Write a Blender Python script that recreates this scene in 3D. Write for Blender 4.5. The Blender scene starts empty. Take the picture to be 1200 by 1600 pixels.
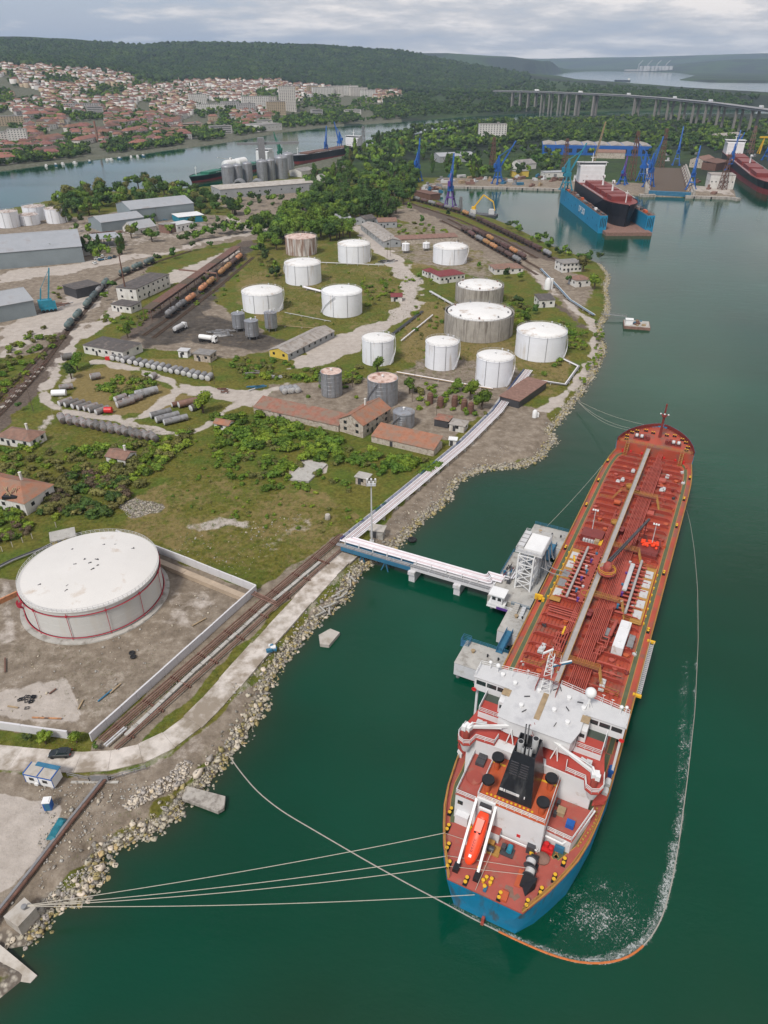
import bpy, math, random
from math import cos, sin, pi as PI
uni = random.uniform
import numpy as np
from mathutils import Vector, Matrix
S = bpy.context.scene
COL = S.collection
R = math.radians
rng = np.random.default_rng(7)
random.seed(7)

# ------------------------------------------------------------------ camera
F, H, HZ = 1120.0,118.0,90.0            # focal length (photo pixels), flying height (m), horizon row
TILT = math.atan((800 - HZ) / F)
sT, cT = sin(TILT), cos(TILT)
cd = bpy.data.cameras.new('camera')
cam = bpy.data.objects.new('camera', cd)
COL.objects.link(cam)
cam.location = (0,0, H)
cam.rotation_euler = (PI / 2 - TILT, 0,0)
cd.sensor_fit = 'VERTICAL'
cd.sensor_height = 36.0
cd.lens = 36.0 * F / 1600.0
cd.clip_start, cd.clip_end = 1.0,60000.0
S.camera = cam
S.render.resolution_x, S.render.resolution_y = 768,1024

# ------------------------------------------------------------------ sky, sun, exposure
SUN_EL, SUN_AZ = R(52), R(215)             # azimuth clockwise from +Y
w = bpy.data.worlds.new("World")
S.world = w
w.use_nodes = True
nt = w.node_tree
nt.nodes.clear()
def N(nt, t, **kw):
 n = nt.nodes.new(t)
 for k, v in kw.items():
  setattr(n, k, v)
 return n
def math_node(nt, op, a, b=None):
 n = N(nt, 'ShaderNodeMath', operation=op)
 for i, v in enumerate((a, b)):
  if v is None: continue
  if isinstance(v, (int, float)): n.inputs[i].default_value = v
  else: nt.links.new(v, n.inputs[i])
 return n.outputs[0]
def ramp(nt, src, stops):
 n = N(nt, 'ShaderNodeValToRGB')
 el = n.color_ramp.elements
 while len(el) < len(stops): el.new(0.5)
 for e, (p, c) in zip(el, stops):
  e.position = p
  e.color = (c, c, c, 1) if isinstance(c, (int, float)) else (*c, 1)
 nt.links.new(src, n.inputs[0])
 return n.outputs[0]
def mix(nt, fac, a, b):
 n = N(nt, 'ShaderNodeMix', data_type='RGBA')
 for i, v in ((0, fac),(6, a),(7, b)):
  if isinstance(v, (int, float)): n.inputs[i].default_value = v
  elif isinstance(v, tuple): n.inputs[i].default_value = (*v, 1)
  else: nt.links.new(v, n.inputs[i])
 return n.outputs[2]
sky = N(nt, 'ShaderNodeTexSky', sky_type='NISHITA', sun_disc=False, sun_elevation=SUN_EL, sun_rotation=SUN_AZ,
  air_density=1.0, dust_density=2.0, ozone_density=1.0)
tc = N(nt, 'ShaderNodeTexCoord')
sp = N(nt, 'ShaderNodeSeparateXYZ')
nt.links.new(tc.outputs['Generated'], sp.inputs[0])
zc = math_node(nt, 'ADD', math_node(nt, 'MAXIMUM', sp.outputs[2],0.0),0.15)   # flat cloud deck seen in perspective
cx = math_node(nt, 'DIVIDE', sp.outputs[0], zc)
cy = math_node(nt, 'DIVIDE', sp.outputs[1], zc)
cb = N(nt, 'ShaderNodeCombineXYZ')
nt.links.new(cx, cb.inputs[0]); nt.links.new(cy, cb.inputs[1])
n1 = N(nt, 'ShaderNodeTexNoise'); n1.inputs['Scale'].default_value = 1.5; n1.inputs['Detail'].default_value = 9; n1.inputs['Roughness'].default_value = 0.62
n2 = N(nt, 'ShaderNodeTexNoise'); n2.inputs['Scale'].default_value = 0.5; n2.inputs['Detail'].default_value = 3
mpn = N(nt, 'ShaderNodeMapping'); mpn.inputs['Location'].default_value = (3.1,1.7,0.0)
nt.links.new(cb.outputs[0], mpn.inputs[0])
for n in (n1, n2): nt.links.new(mpn.outputs[0], n.inputs['Vector'])
# more cloud towards +X (the photograph's cloud bank lies there)
bias = math_node(nt, 'MULTIPLY', sp.outputs[0],0.30)
cl = math_node(nt, 'ADD', math_node(nt, 'ADD', math_node(nt, 'MULTIPLY', n1.outputs[0],0.65), math_node(nt, 'MULTIPLY', n2.outputs[0],0.45)), bias)
cov = ramp(nt, cl, [(0.44,0.0),(0.53,0.55),(0.66,0.9)])
shade = ramp(nt, n1.outputs[0],[(0.33,(2.5,2.5,2.68)),(0.48,(3.15,3.02,3.0)),(0.60,(4.6,4.25,4.0))])
veil = mix(nt, 0.80, sky.outputs[0],(1.80,2.00,2.58))          # thin high overcast over the blue
skyc = mix(nt, cov, veil, shade)
bg = N(nt, 'ShaderNodeBackground'); bg.inputs['Strength'].default_value = 0.10
wo = N(nt, 'ShaderNodeOutputWorld')
nt.links.new(skyc, bg.inputs['Color']); nt.links.new(bg.outputs[0], wo.inputs['Surface'])
sl = bpy.data.lights.new('sun','SUN')
sl.energy, sl.angle, sl.color = 1.5, R(12),(1.0,0.955,0.89)
sun = bpy.data.objects.new('sun', sl)
COL.objects.link(sun)
sun.rotation_euler = (PI / 2 - SUN_EL, 0, PI - SUN_AZ)
S.view_settings.view_transform = 'Standard'
S.view_settings.look = 'None'
S.view_settings.gamma = 1.0
S.view_settings.use_curve_mapping = False
S.view_settings.exposure = 1.2
S.render.engine = 'CYCLES'
S.cycles.max_bounces = 5
S.cycles.diffuse_bounces = 2
S.cycles.glossy_bounces = 2
S.cycles.transparent_max_bounces = 6
S.cycles.volume_bounces = 0
S.cycles.use_denoising = True

# ------------------------------------------------------------------ survey: photo pixel -> place on a level of known height
def G(u, v, z=0.0):
 a, b = (u - 600) / F, (v - 800) / F
 d = (H - z) / (sT + b * cT)
 return (a * d, d * (cT - b * sT))
def GP(pts, z=0.0): return np.array([G(u, v, z) for u, v in pts])
def MPP(u, v, z=2.0):                       # metres per photo pixel (across) at a place
 b = (v - 800) / F
 return (H - z) / (sT + b * cT) / F
def slope_of(v, u=600):                      # elevation slope of a sight line
 a, b = (u - 600) / F, (v - 800) / F
 return -(sT + b * cT) / math.hypot(a, cT - b * sT)
def az_of(u, v):
 a, b = (u - 600) / F, (v - 800) / F
 return math.atan2(a, cT - b * sT)

# ------------------------------------------------------------------ mesh and object helpers
class MB:
 def __init__(s): s.v, s.f, s.m = [],[],[]
 def add(s, vs, fs, m=0):
  o = len(s.v); s.v += [tuple(p) for p in vs]
  s.f += [tuple(i + o for i in f) for f in fs]; s.m += [m] * len(fs)
  return s
 def box(s, x, y, z, sx, sy, sz, rz=0.0, m=0):     # x, y centre; z underside
  c, n = cos(rz), sin(rz); hx, hy = sx / 2, sy / 2
  q = [(x + a * c - b * n, y + a * n + b * c) for a, b in ((-hx, -hy),(hx, -hy),(hx, hy),(-hx, hy))]
  return s.prism(q, z, z + sz, m)
 def prism(s, q, z0, z1, m=0, mt=None):
  k = len(q)
  a = sum(q[i][0] * q[(i + 1) % k][1] - q[(i + 1) % k][0] * q[i][1] for i in range(k))
  if a < 0: q = q[::-1]
  vs = [(x, y, z0) for x, y in q] + [(x, y, z1) for x, y in q]
  s.add(vs, [(i, (i + 1) % k, (i + 1) % k + k, i + k) for i in range(k)] + [tuple(range(k))[::-1]], m)
  s.add([(x, y, z1) for x, y in q],[tuple(range(k))], m if mt is None else mt)
  return s
 def beam(s, p, q, wd, ht=None, m=0):              # square bar from p to q
  ht = ht or wd
  p, q = Vector(p), Vector(q); d = (q - p)
  if d.length < 1e-6: return s
  d.normalize(); up = Vector((0,0,1)) if abs(d.z) < 0.95 else Vector((0,1,0))
  a = d.cross(up).normalized() * wd / 2; b = a.cross(d).normalized() * ht / 2
  vs = [c + i * a + j * b for c in (p, q) for i, j in ((-1,-1),(1,-1),(1,1),(-1,1))]
  return s.add(vs, [(0,1,5,4),(1,2,6,5),(2,3,7,6),(3,0,4,7),(3,2,1,0),(4,5,6,7)], m)
 def cyl(s, p, q, r0, r1=None, n=12, m=0, cap=True, mc=None):
  r1 = r0 if r1 is None else r1
  p, q = Vector(p), Vector(q); d = (q - p).normalized()
  up = Vector((0,0,1)) if abs(d.z) < 0.95 else Vector((1,0,0))
  a = d.cross(up).normalized(); b = d.cross(a)
  vs = []
  for c, r in ((p, r0),(q, r1)):
   vs += [c + (a * cos(t) + b * sin(t)) * r for t in (2 * PI * i / n for i in range(n))]
  s.add(vs, [(i, (i + 1) % n, (i + 1) % n + n, i + n) for i in range(n)], m)
  if cap:
   if r0 > 1e-3: s.add(vs[:n],[tuple(range(n))[::-1]], m if mc is None else mc)
   if r1 > 1e-3: s.add(vs[n:],[tuple(range(n))], m if mc is None else mc)
  return s
 def tube(s, pts, r, n=6, m=0):
  P = [Vector(p) for p in pts]; k = len(P); vs = []
  for i, p in enumerate(P):
   d = (P[min(i + 1, k - 1)] - P[max(i - 1,0)]).normalized()
   up = Vector((0,0,1)) if abs(d.z) < 0.9 else Vector((1,0,0))
   a = d.cross(up).normalized(); b = a.cross(d)
   vs += [p + (a * cos(t) + b * sin(t)) * r for t in (2 * PI * j / n for j in range(n))]
  fs = [(i * n + j, i * n + (j + 1) % n, (i + 1) * n + (j + 1) % n, (i + 1) * n + j) for i in range(k - 1) for j in range(n)]
  fs += [tuple(range(n))[::-1], tuple((k - 1) * n + j for j in range(n))]
  return s.add(vs, fs, m)
 def lathe(s, prof, n=24, c=(0,0,0), m=0, axis='z'):
  vs = []
  for r, z in prof:
   for j in range(n):
    t = 2 * PI * j / n
    p = (r * cos(t), r * sin(t), z)
    if axis == 'y': p = (p[0], p[2], p[1])
    if axis == 'x': p = (p[2], p[0], p[1])
    vs.append((c[0] + p[0], c[1] + p[1], c[2] + p[2]))
  k = len(prof)
  fs = [(i * n + j, i * n + (j + 1) % n, (i + 1) * n + (j + 1) % n, (i + 1) * n + j) for i in range(k - 1) for j in range(n)]
  if prof[0][0] > 1e-4: fs.append(tuple(range(n))[::-1])
  if prof[-1][0] > 1e-4: fs.append(tuple((k - 1) * n + j for j in range(n)))
  if axis == 'y': fs = [f[::-1] for f in fs]
  return s.add(vs, fs, m)
 def ball(s, c, r, n=10, m=0):
  r = (r, r, r) if not isinstance(r, tuple) else r
  k = max(4, n // 2); vs = []
  for i in range(k + 1):
   f = PI * i / k
   for j in range(n):
    t = 2 * PI * j / n
    vs.append((c[0] + r[0] * sin(f) * cos(t), c[1] + r[1] * sin(f) * sin(t), c[2] - r[2] * cos(f)))
  return s.add(vs, [(i * n + j, i * n + (j + 1) % n, (i + 1) * n + (j + 1) % n, (i + 1) * n + j) for i in range(k) for j in range(n)], m)
 def rail(s, pts, h=1.05, r=0.035, bars=3, post=1.6, m=0):
  for p, q in zip(pts[:-1], pts[1:]):
   p, q = Vector(p), Vector(q); L = (q - p).length
   k = max(1, int(L / post))
   for b in range(bars):
    z = Vector((0,0, h * (b + 1) / bars)); s.beam(p + z, q + z, r * 2, None, m)
   for i in range(k + 1):
    c = p.lerp(q, i / k); s.beam(c, c + Vector((0,0, h)), r * 2, None, m)
  return s
 def obj(s, name, mats, parent=None, smooth=False, loc=None, rz=0.0, **props):
  me = bpy.data.meshes.new(name)
  me.from_pydata(s.v, [], s.f)
  for mt in (mats if isinstance(mats, (list, tuple)) else [mats]): me.materials.append(mt)
  if any(s.m): me.polygons.foreach_set('material_index', s.m)
  if smooth:
   me.polygons.foreach_set('use_smooth',[True] * len(s.f))
   try: me.set_sharp_from_angle(angle=R(40))
   except Exception: pass
  o = bpy.data.objects.new(name, me)
  COL.objects.link(o)
  if parent is not None: o.parent = parent
  if loc is not None: o.location = loc
  if rz: o.rotation_euler = (0,0, rz)
  for k, v in props.items(): o[k] = v
  MADE.append(o)
  return o
MADE = []
def shift(m0, d):                                      # move what was built on the ship since m0
 for o in MADE[m0:]:
  if o.parent is ship: o.location = Vector(o.location) + Vector(d)
KIDS = {}
BX, CY, LA, BE, RA = (lambda f: lambda *a: f(MB(), *a))(MB.box),(lambda f: lambda *a, **k: f(MB(), *a, **k))(MB.cyl),(lambda f: lambda *a, **k: f(MB(), *a, **k))(MB.lathe),(lambda f: lambda *a: f(MB(), *a))(MB.beam),(lambda f: lambda *a: f(MB(), *a))(MB.rail)
MD, DK, BR, OL, FA, CN, WW, PG, MG, DG, SB, RP, DR = 'leaf_mid leaf_dark leaf_bright leaf_olive leaf_far concrete wall_white pale_grey mid_grey dark_grey steel_blue rust_pale dark_red'.split()
def thing(name, label, cat, loc=(0,0,0), rz=0.0, group=None):
 o = bpy.data.objects.new(name, None)
 COL.objects.link(o)
 o.empty_display_size = 0.5
 o.location = loc; o.rotation_euler = (0,0, rz)
 return tag(o, label, cat, group)
def tag(o, label, cat, group=None):
 o['label'] = label; o['category'] = cat
 if group: o['group'] = group
 return o
def kids_of(root):
 out = {}
 todo = [root]
 for o in COL.objects:
  if o.parent is not None: out.setdefault(o.parent, []).append(o)
 return out
def copy_tree(o, kids, parent=None):
 c = o.copy(); COL.objects.link(c)
 if parent is not None: c.parent = parent
 for ch in kids.get(o, ()): copy_tree(ch, kids, c)
 return c
def np_mesh(name, V, T, mats, attr=None, smooth=False, midx=None, nside=3):
 me = bpy.data.meshes.new(name)
 V = np.asarray(V, np.float32); T = np.asarray(T, np.int32)
 me.vertices.add(len(V)); me.vertices.foreach_set('co', V.ravel())
 me.loops.add(T.size); me.loops.foreach_set('vertex_index', T.ravel())
 me.polygons.add(len(T))
 me.polygons.foreach_set('loop_start', np.arange(0, T.size, nside, dtype=np.int32))
 me.update(calc_edges=True)
 for mt in (mats if isinstance(mats, (list, tuple)) else [mats]): me.materials.append(mt)
 if midx is not None: me.polygons.foreach_set('material_index', np.asarray(midx, np.int32))
 if smooth: me.polygons.foreach_set('use_smooth', np.ones(len(T), bool))
 for k, a in (attr or {}).items():
  at = me.color_attributes.new(k, 'FLOAT_COLOR','POINT')
  at.data.foreach_set('color', np.asarray(a, np.float32).ravel())
 me.validate()
 return me
def link(name, me, parent=None, **props):
 o = bpy.data.objects.new(name, me); COL.objects.link(o)
 if parent is not None: o.parent = parent
 for k, v in props.items(): o[k] = v
 return o

# ------------------------------------------------------------------ materials
def mat(name, rgb, rough=0.75, var=0.22, scale=0.6, metal=0.0, wear=None, bump=0.0, rnd=0.0, streak=False, spec=0.4, coords='Object'):
 """rgb varied by noise; wear = (rgb, amount 0..1, scale): patches of a second colour; streak: patches drawn out downwards; rnd: tint per object"""
 m = bpy.data.materials.new(name); m.use_nodes = True
 t = m.node_tree; b = t.nodes['Principled BSDF']
 co = N(t, 'ShaderNodeTexCoord').outputs[coords]
 if streak:                                         # no two objects show the same streaks
  va = N(t, 'ShaderNodeVectorMath', operation='ADD'); t.links.new(co, va.inputs[0])
  t.links.new(math_node(t, 'MULTIPLY', N(t, 'ShaderNodeObjectInfo').outputs['Random'],90.0), va.inputs[1]); co = va.outputs[0]
 def noise(sc, det=5, stretch=None):
  n = N(t, 'ShaderNodeTexNoise'); n.inputs['Scale'].default_value = sc; n.inputs['Detail'].default_value = det; n.inputs['Roughness'].default_value = 0.6
  if stretch:
   mp = N(t, 'ShaderNodeMapping'); mp.inputs['Scale'].default_value = stretch
   t.links.new(co, mp.inputs[0]); t.links.new(mp.outputs[0], n.inputs['Vector'])
  else: t.links.new(co, n.inputs['Vector'])
  return n.outputs[0]
 nz = noise(scale)
 lo = tuple(c * (1 - var) for c in rgb); hi = tuple(min(1, c * (1 + var)) for c in rgb)
 c = ramp(t, nz, [(0.3, lo),(0.7, hi)])
 if wear:
  wr, am, ws = wear
  wn = noise(ws, 8,(1,1,0.12) if streak else None)
  f = ramp(t, wn, [(max(0.0,0.72 - am * 0.5),0.0),(min(1.0,0.84 - am * 0.4),1.0)])
  c = mix(t, f, c, wr)
 if rnd:
  oi = N(t, 'ShaderNodeObjectInfo')
  hs = N(t, 'ShaderNodeHueSaturation')
  t.links.new(math_node(t, 'ADD', math_node(t, 'MULTIPLY', oi.outputs['Random'], rnd),1 - rnd / 2), hs.inputs['Value'])
  t.links.new(math_node(t, 'ADD', math_node(t, 'MULTIPLY', oi.outputs['Random'],-rnd * 0.06),0.5 + rnd * 0.03), hs.inputs['Hue'])
  t.links.new(c, hs.inputs['Color']); c = hs.outputs[0]
 t.links.new(c, b.inputs['Base Color'])
 b.inputs['Roughness'].default_value = rough
 b.inputs['Metallic'].default_value = metal
 b.inputs['Specular IOR Level'].default_value = spec
 if bump:
  bn = N(t, 'ShaderNodeBump'); bn.inputs['Strength'].default_value = 0.6; bn.inputs['Distance'].default_value = bump
  t.links.new(noise(scale * 6), bn.inputs['Height']); t.links.new(bn.outputs[0], b.inputs['Normal'])
 return m
class Mats(dict): __getattr__ = dict.__getitem__
M = Mats()
def mk(k, *a, **kw): M[k] = mat(k, *a, **kw)
mk('white',(0.66,0.66,0.65),0.5,0.06,0.4)
mk('ship_white',(0.62,0.62,0.62),0.45,0.06,0.3, wear=((0.42,0.34,0.28),0.22,0.5))
mk('bridge_roof',(0.50,0.50,0.50),0.6,0.08,0.25, wear=((0.37,0.37,0.38),0.45,0.25))
mk('white_tank',(0.70,0.71,0.74),0.5,0.05,0.15, wear=((0.5,0.45,0.4),0.3,0.35), streak=True)
mk('white_roof',(0.64,0.63,0.61),0.6,0.06,0.15, wear=((0.36,0.27,0.2),0.32,0.22))
mk('rusty_tank',(0.55,0.51,0.48),0.7,0.15,0.3, wear=((0.22,0.13,0.09),0.62,0.5), streak=True)
mk('rusty_roof',(0.55,0.42,0.36),0.7,0.2,0.3, wear=((0.26,0.13,0.09),0.5,0.4))
mk('big_tank',(0.50,0.495,0.47),0.6,0.05,0.1, wear=((0.48,0.45,0.40),0.4,0.25), streak=True)
mk('big_roof',(0.57,0.55,0.52),0.65,0.05,0.08, wear=((0.40,0.31,0.23),0.25,0.18))
mk('grey_steel',(0.27,0.28,0.30),0.45,0.15,0.5, metal=0.35, wear=((0.20,0.17,0.15),0.4,0.6), streak=True)
mk(CN, (0.36,0.345,0.315),0.85,0.15,0.4, wear=((0.20,0.18,0.155),0.4,0.5), bump=0.03)
mk('concrete_wall',(0.33,0.305,0.27),0.85,0.12,0.4, wear=((0.16,0.14,0.12),0.5,0.6), streak=True)
mk('pale_concrete',(0.40,0.37,0.33),0.85,0.12,0.35, wear=((0.27,0.235,0.19),0.5,0.3), bump=0.02)
mk('bench_tan',(0.36,0.285,0.21),.85,.15,.4)
mk('road_concrete',(0.50,0.455,0.41),0.9,0.12,0.5, wear=((0.24,0.20,0.155),0.62,0.22), bump=0.02, rnd=0.12)
mk('boom_grey',(0.34,0.32,0.28),0.8,0.15,1.0)
mk('boom_orange',(0.50,0.15,0.04),0.7,0.15,1.0)
mk('bund_white',(0.53,0.52,0.53),0.8,0.08,0.5, wear=((0.40,0.38,0.35),0.35,0.5))
mk('asphalt',(0.09,0.088,0.085),0.9,0.2,0.4)
mk('dock_red',(0.30,0.062,0.045),0.6,0.16,0.3, wear=((0.36,0.14,0.095),0.35,0.6))
mk('deck_red',(0.34,0.060,0.032),0.6,0.16,0.12, wear=((0.20,0.085,0.06),0.5,0.3))
mk('beam_red',(0.285,0.046,0.030),0.55,0.14,0.4, wear=((0.36,0.13,0.085),0.3,0.7))
mk('pipe_red',(0.36,0.075,0.052),0.45,0.14,0.4)
mk(DR, (0.17,0.03,0.025),0.5,0.14,0.6)
mk('aft_red',(0.33,0.075,0.055),0.65,0.12,0.3, wear=((0.25,0.12,0.09),0.35,0.5))
mk('house_red',(0.37,0.055,0.04),0.55,0.1,0.3)
mk('orange_red',(0.42,0.085,0.03),0.55,0.15,0.4)
mk('hull_blue',(0.008,0.215,0.40),0.4,0.1,0.3, wear=((0.09,0.075,0.06),0.34,0.5), streak=True)
mk('yellow',(0.62,0.36,0.02),0.5,0.12,0.8)
mk('ochre',(0.36,0.19,0.045),0.6,0.15,0.8)
mk('deck_green',(0.082,0.098,0.048),0.7,0.18,0.5)
mk('dark_green',(0.055,0.07,0.055),0.7,0.15,0.5)
mk('bright_green',(0.05,0.16,0.05),0.6,0.15,0.5)
mk('black',(0.012,0.012,0.014),0.45,0.2,0.6)
mk('funnel_black',(0.013,0.014,0.018),0.35,0.2,0.3, wear=((0.06,0.06,0.062),0.3,0.4), streak=True)
mk(DG, (0.05,0.05,0.055),0.5,0.2,0.6)
mk(MG, (0.20,0.20,0.205),0.5,0.15,0.6, wear=((0.13,0.10,0.08),0.3,0.8))
mk('walk_grey',(0.33,0.31,0.295),0.65,0.1,0.6)
mk(PG, (0.47,0.47,0.47),0.55,0.1,0.5, wear=((0.36,0.33,0.28),0.35,0.5))
mk('glass',(0.02,0.03,0.032),0.08,0.1,0.6, spec=0.6)
mk('lifeboat_orange',(0.72,0.055,0.012),0.35,0.08,0.6)
mk('orange',(0.70,0.14,0.02),0.5,0.12,0.6)
mk('bright_red',(0.5,0.02,0.02),0.45,0.1,0.6)
mk('red_line',(0.38,0.03,0.05),0.5,0.1,0.6)
mk('blue',(0.012,0.09,0.33),0.5,0.15,0.5, wear=((0.05,0.06,0.1),0.25,0.6))
mk(SB, (0.03,0.13,0.22),0.55,0.15,0.5)
mk('teal',(0.02,0.20,0.28),0.55,0.15,0.5, wear=((0.08,0.09,0.1),0.25,0.6))
mk('dock_blue',(0.01,0.20,0.36),0.5,0.1,0.2, wear=((0.03,0.08,0.12),0.3,0.3), streak=True)
mk('purple',(0.09,0.035,0.20),0.5,0.15,0.5)
mk('hull_black',(0.016,0.017,0.022),0.45,0.2,0.1)
mk('hull_red',(0.22,0.035,0.035),0.55,0.2,0.1)
mk('ship_green',(0.012,0.12,0.07),0.5,0.2,0.1)
mk('rust',(0.135,0.07,0.05),0.8,0.25,0.8, wear=((0.09,0.045,0.03),0.4,0.9))
mk(RP, (0.20,0.115,0.088),0.8,0.25,0.6, wear=((0.15,0.08,0.06),0.4,0.7))
mk('pipe_pink',(0.60,0.50,0.51),0.45,0.1,0.4)
mk('pipe_white',(0.70,0.68,0.70),0.45,0.08,0.4)
mk('rubber',(0.015,0.015,0.016),0.8,0.2,1.0)
mk('rope',(0.40,0.37,0.31),0.9,0.12,2.0)
mk('timber',(0.30,0.22,0.13),0.85,0.2,1.0)
mk('tile_red',(0.25,0.11,0.075),0.85,0.22,0.7, wear=((0.19,0.14,0.105),0.62,0.35), bump=0.06)
mk('tile_orange',(0.30,0.13,0.075),0.85,0.22,0.7, wear=((0.22,0.14,0.10),0.62,0.35), bump=0.06)
mk('tile_brown',(0.20,0.115,0.085),0.85,0.22,0.7, wear=((0.14,0.10,0.08),0.4,0.4), bump=0.06)
mk('roof_maroon',(0.16,0.035,0.038),0.75,0.15,0.6)
mk('roof_grey',(0.20,0.19,0.18),0.85,0.2,0.4, wear=((0.30,0.27,0.23),0.4,0.3), bump=0.04)
mk('roof_dark',(0.085,0.075,0.07),0.9,0.2,0.4, wear=((0.16,0.13,0.11),0.35,0.4))
mk('roof_metal',(0.34,0.35,0.36),0.5,0.1,0.1, metal=0.2, wear=((0.28,0.26,0.25),0.35,0.1))
mk('roof_asbestos',(0.30,0.275,0.25),0.9,0.15,0.3, wear=((0.19,0.15,0.12),0.45,0.4))
mk(WW, (0.56,0.545,0.51),0.85,0.1,0.4, wear=((0.36,0.32,0.28),0.35,0.5), streak=True)
mk('wall_stone',(0.42,0.37,0.31),0.9,0.22,0.9, wear=((0.24,0.19,0.15),0.45,0.8), bump=0.08)
mk('wall_yellow',(0.55,0.40,0.07),0.8,0.12,0.4)
mk('wall_grey',(0.29,0.30,0.305),0.75,0.1,0.3)
mk('wall_bluegrey',(0.20,0.235,0.25),0.7,0.1,0.1)
mk('window_dark',(0.025,0.028,0.03),0.25,0.2,0.8, spec=0.5)
mk('stone_pale',(0.50,0.44,0.35),0.9,0.2,0.6, wear=((0.36,0.27,0.13),0.35,0.5), rnd=0.5, bump=0.05)
mk('stone_grey',(0.33,0.30,0.265),0.9,0.2,0.6, rnd=0.5, bump=0.05)
mk('bark',(0.09,0.065,0.045),0.95,0.2,1.0)
mk('tarp',(0.01,0.13,0.17),0.6,0.25,1.0)
mk('car_paint',(0.018,0.022,0.022),0.22,0.05,1.0, spec=0.6)
mk('loco_tank',(0.13,0.115,0.10),0.7,0.25,0.4, wear=((0.22,0.09,0.05),0.45,0.5), rnd=0.9)
mk('wagon_grey',(0.21,0.21,0.215),0.6,0.2,0.4, wear=((0.10,0.085,0.075),0.45,0.5), rnd=0.5)
mk('wagon_green',(0.085,0.125,0.125),0.6,0.2,0.4, wear=((0.13,0.12,0.11),0.45,0.5), rnd=0.5)
mk('wagon_orange',(0.40,0.20,0.085),0.6,0.2,0.4, wear=((0.10,0.07,0.055),0.45,0.5), rnd=0.5)
mk('wagon_brown',(0.11,0.065,0.055),0.75,0.2,0.4, wear=((0.05,0.04,0.04),0.45,0.5), rnd=0.5)
mk('scrap_tank',(0.185,0.175,0.17),0.7,0.2,0.5, wear=((0.12,0.075,0.055),0.5,0.5), rnd=0.7)
mk('bogie',(0.03,0.028,0.027),0.8,0.2,1.0)
# ------------------------------------------------------------------ terrain and water
def hash2(i, j, s):
 n = (i.astype(np.int64) * 374761393 + j.astype(np.int64) * 668265263 + s * 144305) & 0x7fffffff
 n = ((n ^ (n >> 13)) * 1274126177) & 0x7fffffff
 return ((n ^ (n >> 16)) & 0xffff) / 65535.0
def vnoise(x, y, sc, s=0, octv=3):
 out = 0; amp = 0.5; tot = 0
 for o in range(octv):
  X, Y = x / sc, y / sc; i, j = np.floor(X), np.floor(Y); fx, fy = X - i, Y - j
  fx = fx * fx * (3 - 2 * fx); fy = fy * fy * (3 - 2 * fy)
  a, b, c, d = hash2(i, j, s + o), hash2(i + 1, j, s + o), hash2(i, j + 1, s + o), hash2(i + 1, j + 1, s + o)
  out = out + amp * ((a * (1 - fx) + b * fx) * (1 - fy) + (c * (1 - fx) + d * fx) * fy)
  tot += amp; amp *= 0.5; sc /= 2.1
 return out / tot
def seg_dist(x, y, P, closed=True):
 P = np.asarray(P, float); d = np.full(x.shape, 1e18)
 Q = np.roll(P, -1,0) if closed else P[1:]
 for (ax, ay),(bx, by) in zip(P if closed else P[:-1], Q):
  vx, vy = bx - ax, by - ay; L = vx * vx + vy * vy + 1e-9
  t = np.clip(((x - ax) * vx + (y - ay) * vy) / L, 0,1)
  d = np.minimum(d, (x - ax - t * vx) ** 2 + (y - ay - t * vy) ** 2)
 return np.sqrt(d)
def inside(x, y, P):
 P = np.asarray(P, float); Q = np.roll(P, -1,0); r = np.zeros(x.shape, bool)
 for (ax, ay),(bx, by) in zip(P, Q):
  if ay == by: continue
  r ^= ((ay > y) != (by > y)) & (x < (bx - ax) * (y - ay) / (by - ay) + ax)
 return r
def sdist(x, y, P):
 d = seg_dist(x, y, P); return np.where(inside(x, y, P), d, -d)

SHORE = [(0,1560),(48,1521),(0,1479),(17,1482),(43,1477),(67,1457),(75,1440),(80,1420),(100,1416),(137,1404),(150,1384),(166,1362),(154,1345),(170,1332),(200,1318),
 (217,1312),(233,1303),(253,1295),(277,1275),(292,1250),(318,1232),(333,1216),(344,1200),(362,1177),(382,1154),(390,1138),(410,1108),(415,1090),(423,1066),(436,1044),(451,1024),
 (463,1011),(485,986),(505,964),(521,949),(541,938),(545,923),(558,901),(580,880),(600,866),(622,852),(647,828),(670,806),(690,790),(702,779),(709,759),(734,742),(757,735),
 (785,731),(815,730),(845,716),(858,700),(870,688),(858,674),(874,660),(888,640),(911,613),(933,577),(945,547),(940,527),(938,508),(950,492),(951,470),(947,450),(952,432),
 (938,413),(913,402),(890,396),(853,380),(833,370),(800,353),(773,343),(723,330),(697,320),(667,304),(672,292),(780,294),(880,297),(1002,306),(1070,309),(1071,306.5),(1140,309),(1151,311.5),(1140,272),(1135,262),(1180,258),(1225,304),(1245,306),
 (1500,312),(2600,420),(2600,1700),(-700,1700)]
CANAL = [(-700,300),(-200,283),(0,268),(65,259),(125,252),(190,245),(228,240),(260,235),(320,228),(400,215),(440,207),(500,200),(590,193),(650,189),(720,183),(800,178.5),(875,176),(1000,173),(1200,170),(1500,166),
 (1500,174),(1200,178),(1000,180),(875,182),(740,193),(640,212),(560,238),(450,263),(330,292),(290,296),(215,296),(100,310),(0,330),(-200,355),(-700,420)]
LAKE = [(826,118),(870,125.5),(920,131),(1035,137),(1200,152),(1500,178),(1900,178),(1900,141),(1500,133),(1200,129),(1100,128),(1060,125),(1085,118),(1060,113.5),(945,111),(880,112.5)]
WATERS = [GP(p) for p in (SHORE, CANAL, LAKE)]

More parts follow.
